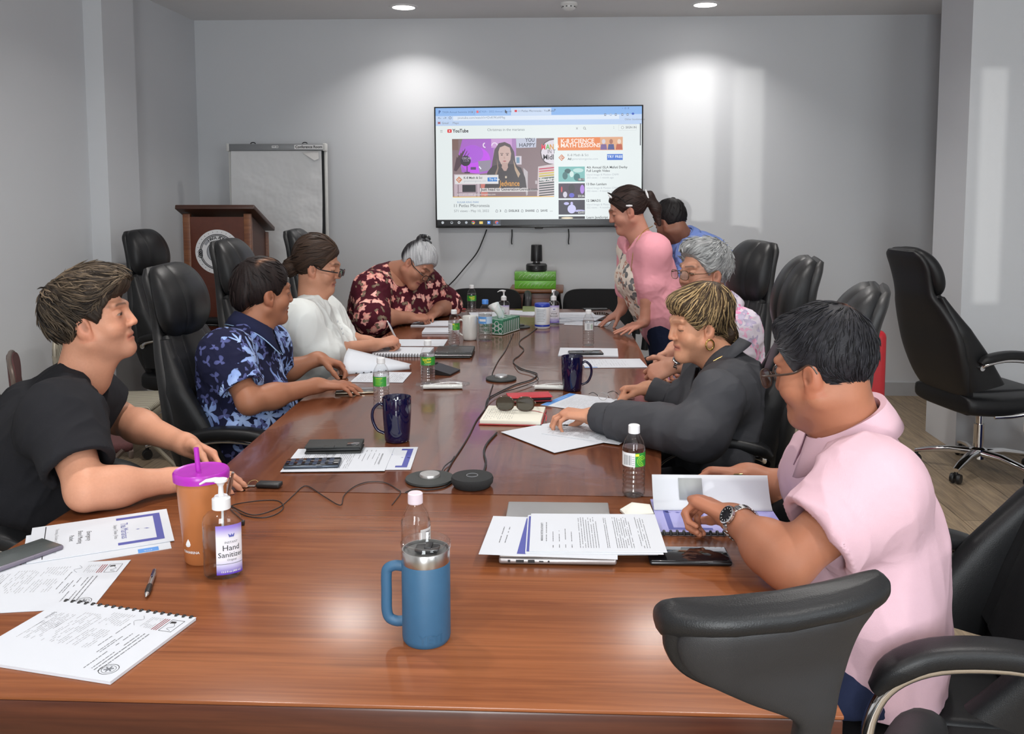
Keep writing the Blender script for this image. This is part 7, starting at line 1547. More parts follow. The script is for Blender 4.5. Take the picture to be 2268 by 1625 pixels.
cb = MB(); comb(cb, -0.106, -0.138, 0.138, 0.0030, 19, 0.0042); mk('comb_binding', cb, None, t, 60)
sheet('printed_page', 'page with a blue corner under the purple-bracket cover page', 'paper', None, None, z=TZ-0.0005, th=0.0008, content=under, loc=c_, rz=r_)
for o_ in bpy.data.objects:
    if o_.get('label', '').startswith('cover page with'): o_.location.z += 0.0009
# phone at the left edge
dkglass = mat('phone_glass', (0.006, 0.006, 0.008), 0.05, var=0, Coat_Weight=0.6); dkgry = mat('phone_screen_grey', (0.085, 0.095, 0.095), 0.22)
def phone(label, loc, rz, w, h, th, body, scr, name='phone', tilt=None, sunk=0.0):
    t = thing(name, label, 'phone', loc, rz)
    mk('body', MB().box((0, 0, th/2), (w, h, th), 0.0045, 3), body, t, 50); mk('screen', MB().box((0, 0, th+0.0001), (w*0.93, h*0.955, 0.0008), 0.0002), scr, t); mk('side_button', MB().box((w/2+0.0004, h*0.15, th*0.55), (0.0012, 0.016, 0.003)), body, t)
    if tilt: t.rotation_euler = (tilt[0], tilt[1], rz)
    return t
phone('phone with a dark grey screen at the left edge of the desk', T(36, 1240)+V3(0, 0, 0.0025), R(-28), 0.076, 0.160, 0.0105, mat('phone_case_purple', (0.16, 0.14, 0.18), 0.3), dkgry)
ph9 = phone('black phone lying in front of the silver laptop', (T(1425, 1255)+T(1606, 1258)+T(1588, 1224))/3+V3(-0.012, 0.018, 0.0008), R(-89), 0.078, 0.166, 0.010, mat('phone_body_black', (0.02, 0.02, 0.022), 0.25, 0.5), dkglass)
# pens
def pen(label, a, b_, mats, clip=True, z=0.0055, name='pen'):
    a, b_ = V3(a), V3(b_); L_ = np.linalg.norm(b_-a); t = thing(name, label, 'pen', a); t.rotation_mode = 'QUATERNION'; t.rotation_quaternion = Vector(b_-a).to_track_quat('Z', 'Y')
    mk('tip', MB().lathe([(0, 0), (0.001, 0.001), (0.0042, L_*0.12)], 16), mats[0], t); mk('grip', MB().lathe([(0.0044, L_*0.12), (0.0054, L_*0.2), (0.0052, L_*0.40), (0.0046, L_*0.42)], 18), mats[1], t); mk('barrel', MB().lathe([(0.0046, L_*0.42), (0.0046, L_*0.86), (0.004, L_*0.90), (0.003, L_*0.92), (0.003, L_), (0, L_)], 18), mats[2], t)
    if clip: mk('clip', MB().box((0, 0.0062, L_*0.78), (0.0045, 0.002, L_*0.26), 0.0008), mats[3], t)
    return t
navyp = mat('pen_navy', (0.02, 0.015, 0.05), 0.3); silv = mat('pen_silver', (0.55, 0.53, 0.52), 0.25, 0.9)
pen('navy ball pen with a silver barrel lying on the desk by the letterhead page', T(323, 1322, TZ+0.0058), T(343, 1262, TZ+0.0058), (silv, blk, silv, navyp))
# metal clip pen leaning against the tumbler
pen('slim silver pen leaning against the orange tumbler behind the sanitizer', T(482, 1196, TZ+0.003), J(516, 1046, 1.815), (silv, silv, silv, silv))
# key with fob, thin black earphone lead
t = thing('car_key', 'black car key fob with a metal key ring, left end of the table', 'key', T(590, 1078, TZ), R(-3))
mk('fob', MB().box((0.008, 0, 0.007), (0.062, 0.030, 0.012), 0.004, 3), blk, t); mk('key_ring', MB().tube([(-0.040+0.013*math.cos(a), 0.010+0.013*math.sin(a), 0.002+0.007*max(0, math.sin(a))) for a in np.linspace(0, 2*math.pi, 22, endpoint=False)], 0.0012, 6, closed=True), mat('brass', (0.55, 0.42, 0.22), 0.25, 1.0), t)
mk('key_blade', MB().box((-0.052, -0.004, 0.0022), (0.045, 0.008, 0.0025), 0.0006, 1, Matrix.Rotation(0.15, 4, 'Z')), silv, t)
def cable(label, pts, r=0.0022, name='cable', z=TZ, zs=None, n=7, cat='cable'):
    P_ = [T(x, y, z+r+0.0004)+V3(0, 0, (zs[i] if zs else 0)) for i, (x, y) in enumerate(pts)]
    return single(name, MB().tube(spline(P_, n), r, 7), label, cat, m=blk)
cable('thin black earphone lead looping over the desk behind the sanitizer', [(537, 1152), (510, 1122), (560, 1110), (612, 1108), (628, 1122), (612, 1138), (580, 1146), (540, 1140), (512, 1120), (560, 1140), (616, 1124), (650, 1096), (668, 1079), (684, 1077), (720, 1100), (754, 1118), (762, 1097), (785, 1077), (815, 1067), (852, 1068), (880, 1083), (887, 1092), (868, 1118)], 0.0011, 'earphone_lead')
mk_ = single('earphone_remote', MB().box((0, 0, 0.005), (0.008, 0.012, 0.010), 0.002), 'small black inline remote of the earphone lead, beside the sanitizer bottle', 'remote', T(538, 1162), 0.2, m=blk)
# laptop with papers on it
t = thing('laptop', 'closed silver laptop under a stack of papers on the right of the desk', 'laptop', (T(1102, 1253)+T(1358, 1256)+T(1352, 1132)+T(1130, 1128))/4+V3(0, 0, 0.0005), R(0.6))
lap = mat('laptop_silver', (0.50, 0.50, 0.49), 0.35, 0.7); 
mk('base', MB().box((0, 0, 0.0085), (0.238, 0.318, 0.013), 0.005, 3), mat('laptop_base_silver', (0.46, 0.43, 0.43), 0.35, 0.7), t, 50); mk('lid', MB().box((0, 0.0, 0.0185), (0.236, 0.316, 0.006), 0.0028, 3), lap, t, 50)
for x, w, h_ in ((-0.098, 0.005, 0.005), (-0.076, 0.016, 0.0055), (-0.053, 0.014, 0.006), (-0.033, 0.009, 0.003), (-0.018, 0.004, 0.004)): mk('port', MB().box((x, -0.1592, 0.009), (w, 0.0006, h_), 0.0), blk, t)
mk('foot_strip', MB().box((0, 0, 0.001), (0.21, 0.28, 0.002)), blk, t)
zl = TZ+0.0225
sheet('printed_page', 'page with two lines of print sticking out left from the stack on the laptop', 'paper', (1060, 1228), (1090, 1150), z=zl, th=0.0008, content=lambda mb, z: (lines(mb, -0.045, 0.045, 0.105, 0.093, 2, inkg, 0.0014, 0.9, z, 3), mb.mat(purp).add([(-0.1, 0.045, z), (0.1, 0.045, z), (0.1, 0.063, z), (-0.1, 0.063, z)], [(0, 1, 2, 3)])))
c2, r2 = page_frame((1163, 1226), (1169, 1147), zl+0.0012, 0.216, 0.279)
sheet('printed_page', 'purple-bracket page in the middle of the stack on the laptop', 'paper', None, None, z=zl+0.0012, th=0.0008, content=lambda mb, z: bracket(mb, z, -0.1, 0.1, 0.02, 0.137, 0.022), loc=c2, rz=r2)
sheet('printed_page', 'memo page full of print on top of the stack on the laptop', 'paper', (1172, 1222), (1176, 1146), z=zl+0.0024, th=0.0008, content=lambda mb, z: memo(mb, z, 2))
sheet('printed_page', 'plain page under the memo, its corner over the black phone', 'paper', None, None, z=zl+0.0001-0.0012+0.0011, th=0.0001, loc=c2+V3(-0.014, -0.004, 0), rz=r2+0.03)
# bound booklet under the pink-shirted man's hands
lil = mat('cover_lilac', (0.30, 0.29, 0.62), 0.25, var=0.05, Coat_Weight=0.4)
t = thing('bound_booklet', 'comb-bound booklet with a clear lilac cover held open on the right of the desk', 'booklet', *page_frame((1462, 1186), (1440, 1112), TZ, 0.216, 0.279)); t.location[2] = TZ+0.0006
mk('page_block', MB().mat(paper).box((0, 0, 0.003), (0.214, 0.277, 0.006)), None, t, 0)
cv = MB().mat(lil).box((0, 0, 0.0064), (0.216, 0.279, 0.0007)); bracket(cv, 0.0070, -0.09, 0.09, 0.02, 0.118, 0.012); islands(cv, 0.0070, 0.02, 0.085, 1.3); ptext(cv, 'The Marianas', 0.0, 0.045, 0.026, purp, 0.0070, xs=0.85); ptext(cv, 'Saipan | Tinian | Rota', 0.0, 0.028, 0.010, purp, 0.0070); cv.mat(inkg).add([(-0.10, -0.10, 0.007), (0.10, -0.10, 0.007), (0.10, -0.098, 0.007), (-0.10, -0.098, 0.007)], [(0, 1, 2, 3)]); mk('cover_sheet', cv, None, t, 0)
cb = MB(); comb(cb, -0.106, -0.138, 0.138, 0.004, 19, 0.0065); mk('comb_binding', cb, None, t, 60)
rg = []
for j in range(9):
    v = j/8
    for i in range(3): rg.append((0.030+0.060*v, -0.138+0.138*i, 0.008+0.066*v-0.010*math.sin(v*math.pi)))
pg = MB().mat(paper).add(rg, [(j*3+i, (j+1)*3+i, (j+1)*3+i+1, j*3+i+1) for j in range(8) for i in range(2)])
gy = 0.0115; pg.mat(mat('print_grey_block', (0.34, 0.36, 0.37), 0.6)).add([(0.030+0.060*v-0.0016, y, 0.008+0.066*v-0.010*math.sin(v*math.pi)+0.0016) for y in (0.020, 0.076) for v in (0.40, 0.92)], [(0, 1, 3, 2)]); o_ = mk('turned_page', pg, None, t, 60); md = o_.modifiers.new('thick', 'SOLIDIFY'); md.thickness = 0.0012
single('napkin', MB().add([(-0.03, -0.025, 0.004), (0.035, -0.03, 0.006), (0.04, 0.02, 0.010), (0.0, 0.035, 0.012), (-0.035, 0.012, 0.005), (0.002, 0.0, 0.020), (-0.03, -0.025, 0), (0.035, -0.03, 0), (0.04, 0.02, 0), (0.0, 0.035, 0), (-0.035, 0.012, 0)], [(0, 1, 5), (1, 2, 5), (2, 3, 5), (3, 4, 5), (4, 0, 5), (6, 7, 1, 0), (7, 8, 2, 1), (8, 9, 3, 2), (9, 10, 4, 3), (10, 6, 0, 4), (10, 9, 8, 7, 6)]), 'crumpled cream napkin beside the lilac booklet', 'napkin', T(1408, 1134, TZ+0.001), 0.2, m=mat('napkin_cream', (0.72, 0.72, 0.66), 0.9, bump=0.5, bscale=60, bdist=0.004), smooth=60)
# papers with two phones (left, conference table)
sheet('printed_page', 'page with a purple bracket under two phones, left part of the table', 'paper', (926, 991), (908, 1044), th=0.0014, content=lambda mb, z: (bracket(mb, z, -0.09, 0.09, 0.095, 0.128, 0.016), islands(mb, z, 0, 0.105)))
sheet('printed_page', 'typed page lying on the purple-bracket page under two phones', 'paper', (873, 993), (852, 1043), z=TZ+0.0022, th=0.0010, content=lambda mb, z: memo(mb, z, 7))
wl_m = mat('wallet_leather', (0.022, 0.024, 0.024), 0.6, var=0.1, vscale=50, bump=0.4, bscale=700, bdist=0.001)
zt = TZ+0.0042
t = thing('wallet_phone_case', 'black wallet phone case lying on papers in front of the left dark blue mug', 'phone case', T(742, 996, zt), R(96))
mk('back_cover', MB().box((0, 0, 0.003), (0.082, 0.160, 0.005), 0.002), wl_m, t, 50); mk('phone_shell', MB().box((0.002, 0, 0.0105), (0.076, 0.154, 0.010), 0.003), blk, t, 50); mk('front_cover', MB().box((0, 0, 0.0185), (0.082, 0.160, 0.006), 0.0025, 3), wl_m, t, 50); mk('camera_window', MB().box((-0.020, -0.055, 0.0217), (0.030, 0.034, 0.0008), 0.0003), dkglass, t); mk('spine', MB().tube([(0.041, -0.078, 0.011), (0.041, 0.078, 0.011)], 0.0100, 10, flat=0.35), wl_m, t); mk('clasp_tab', MB().box((-0.041, 0.01, 0.0215), (0.022, 0.030, 0.003), 0.001), wl_m, t)
pb = phone('phone with a blue-grey picture on its screen in front of the wallet phone case', T(693, 1029, zt), R(-82), 0.072, 0.150, 0.009, mat('phone_body_slate', (0.06, 0.075, 0.10), 0.25, 0.5), dkglass)
sc = MB()
for i in range(4):
    for j in range(6): sc.mat(mat('screen_icon_%d' % ((i+j) % 3), [(0.05, 0.08, 0.14), (0.10, 0.12, 0.16), (0.03, 0.05, 0.10)][(i+j) % 3], 0.2)).box((-0.022+0.0145*i, -0.055+0.021*j, 0.0098), (0.010, 0.012, 0.0003))
mk('screen_icons', sc, None, pb, 0)
# things of the man in the floral shirt
sheet('printed_page', 'open booklet page lying flat under the hand of the man in floral', 'paper', None, None, th=0.002, loc=(T(772, 852)+T(906, 852)+T(910, 812)+T(790, 830))/4, rz=R(90), w=0.20, h=0.21, content=lambda mb, z: (lines(mb, -0.085, 0.085, 0.09, -0.09, 24, inkg, 0.001, 0.7, z, 4, 0.5)))
a, b_ = T(760, 829, TZ+0.004), T(908, 818, TZ+0.004); tl, tr_c = J(771, 771, b_[1]+0.05), J(912, 806, b_[1]+0.08); g = []
for j in range(9):
    for i in range(11): u, v = i/10, j/8; p0 = a*(1-u)+b_*u; p1 = tl*(1-u)**1.0+tr_c*u; q = p0*(1-v)+p1*v; q = q+V3(0, -0.03*math.sin(math.pi*v), 0.012*math.sin(math.pi*v)); g.append(tuple(q))
o_ = single('turned_page', MB().add(g, [(j*11+i, j*11+i+1, (j+1)*11+i+1, (j+1)*11+i) for j in range(8) for i in range(10)]), 'blank page lifted up from the booklet of the man in floral', 'paper', m=paper, smooth=80); md = o_.modifiers.new('thick', 'SOLIDIFY'); md.thickness = 0.0010
cb = MB().mat(blk)
for k in range(5): q = a*(0.80-k*0.11)+b_*(0.20+k*0.11); cb.box(tuple(q+V3(0, -0.008, 0.003)), (0.006, 0.008, 0.004), 0.001)
single('comb_binding', cb, 'row of black comb loops on the open booklet of the man in floral', 'binding')
phone('phone with a champagne edge lying beside the hand of the man in floral', T(790, 868), R(-80), 0.074, 0.156, 0.009, mat('phone_champagne', (0.42, 0.36, 0.28), 0.3, 0.8), mat('phone_screen_brown', (0.045, 0.04, 0.036), 0.15))
# things of the woman in white
t = thing('spiral_booklet', 'open spiral-bound booklet in front of the woman in white', 'booklet', (T(822, 793)+T(960, 793)+T(958, 772)+T(830, 772))/4, R(0)); t.location[2] = TZ+0.0006
mk('page_block', MB().mat(paper).box((0, 0, 0.006), (0.262, 0.20, 0.012), 0.001), None, t, 0); cb = MB()
for k in range(20): x = -0.125+0.0132*k; cb.tube([(x, -0.099+0.0085*math.cos(q), 0.007+0.0085*math.sin(q)) for q in np.linspace(0, 2*math.pi, 12, endpoint=False)], 0.0016, 5, closed=True)
mk('wire_binding', cb, blk, t)
sheet('blank_page', 'white page under the writing hand of the woman in white', 'paper', None, None, z=TZ, th=0.002, loc=(T(872, 769)+T(990, 769)+T(985, 749)+T(876, 752))/4, rz=R(2), w=0.255, h=0.20)
pen('white pen in the writing hand of the woman in white', T(884, 764, TZ+0.004), J(858, 711, 4.26), (silv, capw, capw, mat('pen_blue_clip', (0.03, 0.05, 0.25), 0.3)))
t = thing('zip_pouch', 'black leather organiser wrapped in clear plastic beside the spiral booklet', 'pouch', (T(966, 796)+T(1048, 796)+T(1045, 770)+T(970, 772))/4, R(2)); t.location[2] = TZ+0.0006
mk('body', MB().box((0, 0, 0.010), (0.175, 0.20, 0.020), 0.005, 3), wl_m, t, 50); mk('plastic_cover', MB().box((0.0, -0.02, 0.0215), (0.172, 0.15, 0.003), 0.001), film, t); mk('zip', MB().tube([(-0.086, -0.101, 0.010), (0.086, -0.101, 0.010)], 0.0022, 6), silv, t); mk('flap', MB().box((0, -0.108, 0.004), (0.16, 0.03, 0.004), 0.001), blk, t)
single('paper_plate_rim', MB().lathe([(0, 0.0), (0.045, 0.0), (0.047, 0.002), (0, 0.0015)], 30), 'white paper coaster under the bottle left of the white mug', 'coaster', T(1006, 764, TZ+0.0228)+V3(0.0, -0.12, 0), m=paper) if False else None
t = thing('card_reader', 'small black wedge-shaped card reader behind the bottle with yellow lettering', 'card reader', (T(962, 836)+T(1014, 828)+T(975, 812))/3+V3(0, 0, 0.0006), R(-15))
mk('wedge', MB().prism([(-0.05, 0.0), (0.05, 0.0), (0.05, 0.006), (-0.05, 0.030)], -0.055, 0.055, Matrix(((1, 0, 0, 0), (0, 0, 1, 0), (0, 1, 0, 0), (0, 0, 0, 1)))), mat('reader_black', (0.014, 0.014, 0.015), 0.4), t); mk('stand_lip', MB().box((-0.05, 0, 0.018), (0.008, 0.09, 0.034), 0.002), blk, t)
def cutlery(label, c, rz, l, fork=True):
    t = thing('cutlery_pack', label, 'cutlery pack', c, rz)
    mk('wrapper', pillow([( -l/2, 0.008, 0.020, 0.003, math.pi/2), (-l/2+0.01, 0.009, 0.024, 0.005, math.pi/2), (0, 0.010, 0.026, 0.0085, math.pi/2), (l/2-0.01, 0.009, 0.024, 0.005, math.pi/2), (l/2, 0.008, 0.019, 0.003, math.pi/2)], MB(), 20, 0.8).at(), film, t, 80) if False else None
    wr_ = MB(); rg = []
    for (x, w, h_) in ((-l/2, 0.024, 0.0015), (-l/2+0.012, 0.026, 0.005), (-l*0.2, 0.036, 0.016), (l*0.2, 0.034, 0.015), (l/2-0.012, 0.025, 0.005), (l/2, 0.022, 0.0015)): rg.append([(x, y, max(0.0008, 0.0155+z)) for y, z in sup(w, h_, 22, 0.8)])
    mk('wrapper', wr_.loft(rg), film, t, 80)
    mk('fork', MB().tube(spline([(-l*0.42, 0.004, 0.008), (0, 0.012, 0.018), (l*0.2, 0.010, 0.020), (l*0.36, 0.006, 0.016)], 5), [0.003]*8+[0.004]*4+[0.008]*4, 8, flat=0.4), capw, t); mk('paper_napkin', MB().box((0.0, -0.008, 0.0075), (l*0.74, 0.034, 0.012), 0.005, 3), mat('napkin_white', (0.72, 0.74, 0.72), 0.85, bump=0.4, bscale=90, bdist=0.003), t, 50); return t
cutlery('plastic cutlery pack in clear wrap, left, by the bottle with yellow lettering', (T(920, 866)+T(1040, 853))/2+V3(0, 0, 0.0006), R(6), 0.205)
cutlery('plastic cutlery pack in clear wrap at the foot of the right dark blue mug', (T(1172, 857)+T(1276, 862))/2+V3(0, -0.012, 0.0006), R(-4), 0.185)
# microphones, speaker, cables
dk_d = mat('puck_dark', (0.030, 0.033, 0.032), 0.6, bump=0.3, bscale=900, bdist=0.0006)
def puck(label, px, py, s=1.0):
    t = thing('table_microphone', label, 'microphone', T(px, py), 0)
    mk('base_disc', MB().lathe([(0, 0.0006), (0.062*s, 0.0006), (0.064*s, 0.003), (0.063*s, 0.0075), (0.03*s, 0.011), (0, 0.011)], 48), dk_d, t, 40); bt = mk('button', MB().lathe([(0.0265*s, 0.010), (0.0270*s, 0.015), (0.0255*s, 0.0185), (0, 0.0190)], 36, cap=False), mat('button_silver', (0.60, 0.59, 0.58), 0.35, 0.8), t, 40)
    mk('button_mark', MB().mat(inkl).text('mute', 0.008, Matrix.Translation((0, -0.002, 0.0192))), None, bt); return t
puck('near microphone disc with a silver button in the middle of the table', 952, 1063); puck('far microphone disc with a silver button in the middle of the table', 1110, 840, 0.97)
t = thing('speaker_puck', 'round black cloth speaker puck beside the near microphone', 'speaker', T(1046, 1075), 0)
mk('body', MB().lathe([(0, 0.0006), (0.046, 0.0006), (0.053, 0.010), (0.0545, 0.020), (0.052, 0.026), (0.0, 0.0275)], 48), mat('speaker_cloth', (0.022, 0.023, 0.024), 0.95, var=0.35, vscale=900, bump=0.7, bscale=900, bdist=0.001), t, 40); mk('touch_ring', MB().tube([(0.0145*math.cos(a), 0.0145*math.sin(a), 0.0277) for a in np.linspace(0, 2*math.pi, 28, endpoint=False)], 0.0006, 5, closed=True), inkl, t)
t = thing('table_microphone', 'farthest microphone disc beside the green tissue box', 'microphone', T(1152, 725), 0); mk('base_disc', MB().lathe([(0, 0.0006), (0.055, 0.0006), (0.056, 0.006), (0.03, 0.010), (0, 0.010)], 36), dk_d, t, 40); mk('button', MB().lathe([(0.024, 0.009), (0.024, 0.016), (0, 0.017)], 30, cap=False), blk, t)
cable('black cable from the far end to the far microphone', [(1137, 738), (1120, 775), (1104, 798), (1092, 822), (1090, 830)], 0.002)
cable('black cable between the far microphone and the near microphone', [(1092, 851), (1085, 872), (1076, 902), (1056, 930), (1040, 962), (1022, 992), (1002, 1022), (988, 1048)], 0.002)
cable('zigzag black cable from the wipes canister to the notebook', [(1190, 726), (1172, 740), (1153, 753), (1151, 764), (1160, 774), (1150, 787), (1139, 795), (1138, 804), (1155, 816), (1178, 823), (1190, 829), (1176, 841), (1140, 852), (1096, 873), (1080, 884), (1074, 908)], 0.0022)
cable('second black cable strand running beside the zigzag cable', [(1139, 805), (1150, 818), (1172, 824), (1188, 832), (1189, 843), (1150, 858), (1110, 870), (1086, 884), (1078, 899)], 0.0018, z=TZ+0.0045)
cable('pair of black leads from under the papers to the speaker puck', [(1100, 958), (1080, 980), (1072, 1000), (1076, 1025), (1070, 1048), (1062, 1062)], 0.0030)
cable('short black lead behind the near microphone', [(898, 1090), (920, 1082), (948, 1084), (985, 1078), (1010, 1060)], 0.0016)
cable('black lead curling between the near microphone and the long cable', [(975, 1050), (985, 1032), (1000, 1020), (1006, 1010)], 0.0016, z=TZ+0.003)
# notebook, red phone case, sunglasses, papers of the woman in dark grey
nbm = mat('notebook_red', (0.40, 0.035, 0.04), 0.5)
c0, r0_ = page_frame((1068, 948), (1102, 895), TZ, 0.14, 0.21)
t = thing('notebook', 'open cream notebook with a red cover under the sunglasses', 'notebook', (T(1068, 950)+T(1200, 950)+T(1190, 905)+T(1092, 900))/4+V3(0, 0, 0.0006), R(-3))
mk('cover', MB().box((0, 0, 0.0015), (0.205, 0.205, 0.003), 0.001), nbm, t); pg = MB().mat(cream_p).box((0, 0.0, 0.0095), (0.198, 0.200, 0.013), 0.002); r_ = random.Random(3)
for k in range(13):
    x = -0.088+0.0075*k*1.0; y = 0.05
    while y > -0.075:
        l_ = r_.uniform(0.006, 0.02); pg.mat(inkl).tube(spline([(x+r_.uniform(-0.001, 0.001), y-q*l_/4, 0.0164) for q in range(5)], 2), 0.0004, 4); y -= l_+r_.uniform(0.004, 0.02)
mk('pages', pg, None, t, 40); mk('ribbon', MB().tube(spline([(0.03, 0.05, 0.017), (0.08, 0.02, 0.018), (0.108, 0.0, 0.012), (0.112, -0.05, 0.004)], 6), 0.002, 6, flat=0.3), nbm, t)
t = thing('red_phone_case', 'red folio phone case propped on the notebook beside the sunglasses', 'phone case', T(1172, 886, TZ+0.003), R(-78))
mk('back_cover', MB().box((0, 0, 0.004), (0.080, 0.155, 0.004), 0.0015), mat('folio_red_inner', (0.25, 0.02, 0.025), 0.5), t); mk('phone_body', MB().box((0.0, 0, 0.011), (0.074, 0.15, 0.009), 0.003), blk, t, 50); mk('front_cover', MB().box((0, 0, 0.0185), (0.082, 0.157, 0.0045), 0.002), mat('folio_red', (0.50, 0.03, 0.04), 0.45, bump=0.2, bscale=500), t, 50); t.rotation_euler = (0, R(0), R(-78))
t = thing('sunglasses', 'tortoiseshell sunglasses standing on the open notebook', 'sunglasses', T(1141, 910, TZ+0.0178), R(-3))
tort = mat('tortoise_dark', (0.045, 0.025, 0.012), 0.2, var=0.6, vscale=120); lens_m = mat('sun_lens', (0.05, 0.042, 0.03), 0.06, var=0, Coat_Weight=0.5)
fr = MB(); 
for s in (-1, 1):
    ring = [(s*0.034+0.029*math.copysign(abs(math.cos(a))**0.8, math.cos(a)), 0.0, 0.025+0.0235*math.copysign(abs(math.sin(a))**0.85, math.sin(a))) for a in np.linspace(0, 2*math.pi, 30, endpoint=False)]
    fr.tube(ring, 0.0024, 8, closed=True)
fr.tube(spline([(-0.008, 0, 0.032), (0, -0.002, 0.036), (0.008, 0, 0.032)], 4), 0.0026, 8); f_ = mk('frame', fr, tort, t)
for s in (-1, 1):
    ring = [(s*0.034+0.0285*math.copysign(abs(math.cos(a))**0.8, math.cos(a)), 0.025+0.023*math.copysign(abs(math.sin(a))**0.85, math.sin(a))) for a in np.linspace(0, 2*math.pi, 30, endpoint=False)]
    mk('lens', MB().prism(ring, -0.001, 0.001, Matrix(((1, 0, 0, 0), (0, 0, 1, 0), (0, 1, 0, 0), (0, 0, 0, 1)))), lens_m, f_); mk('temple_arm', MB().tube(spline([(s*0.064, 0.0, 0.034), (s*0.066, 0.02, 0.028), (s*0.062, 0.07, 0.010), (s*0.058, 0.11, 0.003)], 5), 0.0024, 8, flat=0.6), tort, t)
sheet('printed_page', 'page with a blue heading under the glasses, beside the red phone case', 'paper', (1212, 905), (1250, 876), th=0.0012, w=0.216, h=0.279, content=bluehead, loc=(T(1226, 920)+T(1360, 905)+T(1262, 874)+T(1372, 880))/4, rz=R(62))
sheet('blank_page', 'large blank white page in front, corner towards the near microphone', 'paper', None, None, z=TZ+0.0020, th=0.001, loc=(T(1098, 951)+T(1203, 1008)+T(1345, 978)+T(1235, 930))/4+V3(0.015, -0.015, 0), rz=R(38), w=0.216, h=0.279)
sheet('printed_page', 'typed page under the pointing hand of the woman in dark grey', 'paper', None, None, z=TZ+0.0034, th=0.001, loc=(T(1225, 955)+T(1335, 986)+T(1392, 970)+T(1280, 925))/4+V3(0.01, 0, 0), rz=R(64), w=0.20, h=0.26, content=textpage)
t = thing('reading_glasses', 'thin metal reading glasses lying on the blue-headed page', 'glasses', T(1348, 886, TZ+0.0024), R(20)); fr = MB()
for s in (-1, 1): fr.tube([(s*0.022+0.017*math.cos(a), 0.004*math.sin(a), 0.016+0.0135*math.sin(a)) for a in np.linspace(0, 2*math.pi, 24, endpoint=False)], 0.0010, 6, closed=True)
fr.tube([(-0.006, 0, 0.019), (0, -0.001, 0.022), (0.006, 0, 0.019)], 0.001, 6); f_ = mk('frame', fr, silv, t)
for s in (-1, 1): mk('temple_arm', MB().tube(spline([(s*0.039, 0, 0.018), (s*0.040, 0.05, 0.020), (s*0.038, 0.10, 0.004)], 5), 0.0012, 6), blk, t)
# grey-haired man's papers
sheet('printed_page', 'stapled white papers under a black phone on the right', 'paper', None, None, th=0.006, loc=(T(1224, 770)+T(1365, 768)+T(1380, 794)+T(1245, 797))/4, rz=R(88), w=0.205, h=0.275, content=None)
phone('black phone lying on the stapled papers on the right', T(1297, 783, TZ+0.0075), R(-83), 0.074, 0.158, 0.009, mat('phone_body_black', (0.02, 0.02, 0.022), 0.25, 0.5), dkglass)
sheet('printed_page', 'typed page with a blue edge beside the right dark blue mug', 'paper', None, None, th=0.002, loc=(T(1282, 800)+T(1408, 793)+T(1440, 808)+T(1300, 820))/4, rz=R(95), w=0.20, h=0.27, content=lambda mb, z: (mb.mat(sky_b).add([(-0.10, 0.08, z), (-0.086, 0.08, z), (-0.086, 0.135, z), (-0.10, 0.135, z)], [(0, 1, 2, 3)]), lines(mb, -0.07, 0.08, 0.10, -0.06, 14, inkl, 0.0012, 0.6, z, 6, 0.6)))
# far end: papers of the white-haired woman and the standing woman
sheet('printed_page', 'page under the writing hands of the white-haired woman', 'paper', None, None, th=0.004, loc=(T(915, 724)+T(1000, 724)+T(995, 710)+T(930, 711))/4, rz=R(4), w=0.24, h=0.20)
t = thing('spiral_notepad', 'spiral notepad in front of the white-haired woman', 'notepad', (T(942, 742)+T(998, 742)+T(998, 728)+T(946, 728))/4+V3(0, 0, 0.0006), R(3)); mk('page_block', MB().mat(paper).box((0, 0, 0.006), (0.16, 0.16, 0.011)), None, t, 0); cb = MB()
for k in range(14): cb.tube([(-0.07+0.0108*k, 0.079+0.006*math.cos(q), 0.006+0.007*math.sin(q)) for q in np.linspace(0, 2*math.pi, 10, endpoint=False)], 0.0014, 4, closed=True)
mk('wire_binding', cb, silv, t)
rr_ = random.Random(11)
ff = [('crumpled pages around the left far sanitizer bottle', 1085, 699, 0.24, 0.19, 12, 0.010), ('page with a turned corner right of the left far sanitizer bottle', 1150, 694, 0.24, 0.18, -14, 0.006)]
for lab, x, y, w, h_, rz_, th in ff: sheet('printed_page', lab, 'paper', None, None, th=th, loc=T(x, y), rz=R(rz_), w=w, h=h_, content=lambda mb, z: lines(mb, -0.08, 0.08, 0.05, -0.06, 8, inkl, 0.0016, 0.7, z, 5, 0.5))
single('folder', MB().box((0, 0, 0.004), (0.20, 0.26, 0.007), 0.001), 'olive green folder at the far end of the table in front of the cabinet', 'folder', T(1192, 686, TZ+0.0006), 0.05, m=mat('folder_olive', (0.16, 0.20, 0.07), 0.6))
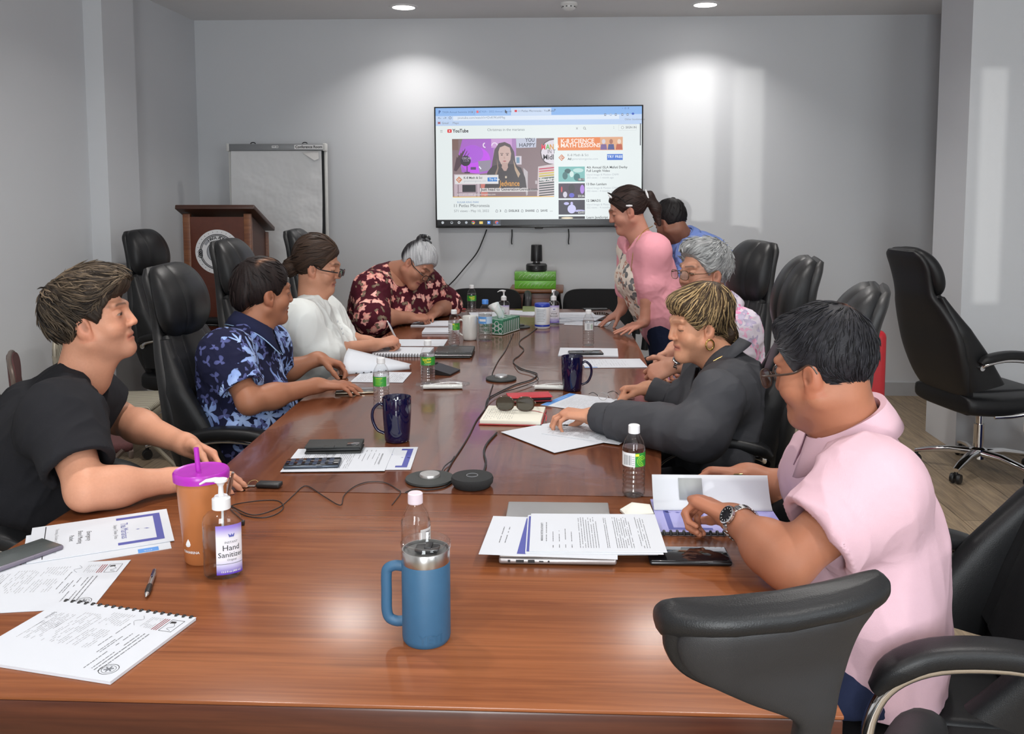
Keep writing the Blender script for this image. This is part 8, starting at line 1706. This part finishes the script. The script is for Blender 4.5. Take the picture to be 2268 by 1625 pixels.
single('scissors_handle', MB().tube([(0.02*math.cos(a), 0.012*math.sin(a), 0.006) for a in np.linspace(0, 2*math.pi, 18, endpoint=False)], 0.004, 6, closed=True).tube([(0.03+0.02*math.cos(a), 0.016+0.012*math.sin(a), 0.006) for a in np.linspace(0, 2*math.pi, 18, endpoint=False)], 0.004, 6, closed=True).tube([(0.02, 0, 0.006), (0.09, 0.01, 0.004)], 0.003, 6).tube([(0.05, 0.012, 0.006), (0.09, 0.01, 0.004)], 0.003, 6), 'red-handled scissors beside the farthest water bottle', 'scissors', T(1024, 686, TZ+0.001), 2.9, m=red)
zz = TZ
for k, (x, y, rz_, th) in enumerate(((1272, 712, -6, 0.004), (1262, 706, 14, 0.005), (1282, 703, -18, 0.005), (1268, 699, 7, 0.005))):
    sheet('printed_page', ('bottom', 'second', 'third', 'top')[k]+' page of the untidy paper pile at the far right of the table', 'paper', None, None, z=zz, th=th, loc=T(x, y, zz), rz=R(rz_), w=0.27, h=0.21, content=lambda mb, z: lines(mb, -0.10, 0.10, 0.07, -0.08, 9, inkl, 0.0015, 0.6, z, 3+k, 0.5), group='loose papers in the far right pile'); zz += th+0.0008
phone('black phone lying on the untidy paper pile at the far right', T(1318, 686, zz+0.001), R(-80), 0.072, 0.15, 0.010, blk, dkglass)
sheet('printed_page', 'white page beside the right hand of the standing woman', 'paper', None, None, th=0.001, loc=T(1302, 716), rz=R(-10), w=0.25, h=0.18, content=lambda mb, z: (mb.mat(inkg).box((-0.04, -0.02, z), (0.014, 0.03, 0.0004))))
bd = MB()
for k in range(22): a = k*0.30; c_ = T(1328, 696, TZ+0.006)+V3(0.055*math.cos(a)*(1-0.02*k), 0.07*math.sin(a)*(1-0.02*k), 0); bd.lathe([(0, -0.006), (0.0045, -0.0045), (0.006, 0), (0.0045, 0.0045), (0, 0.006)], 8, TR(c_))
single('bead_lanyard', bd, 'dark brown beaded lanyard on the table by the standing woman', 'lanyard', m=mat('bead_brown', (0.05, 0.025, 0.015), 0.3))
# gold pen in the far hand of the pink-shirted man
pen('black and gold pen in the far hand of the man in pink', J(1578, 1058, 2.17), J(1652, 1054, 2.15), (gold, blk, blk, gold))
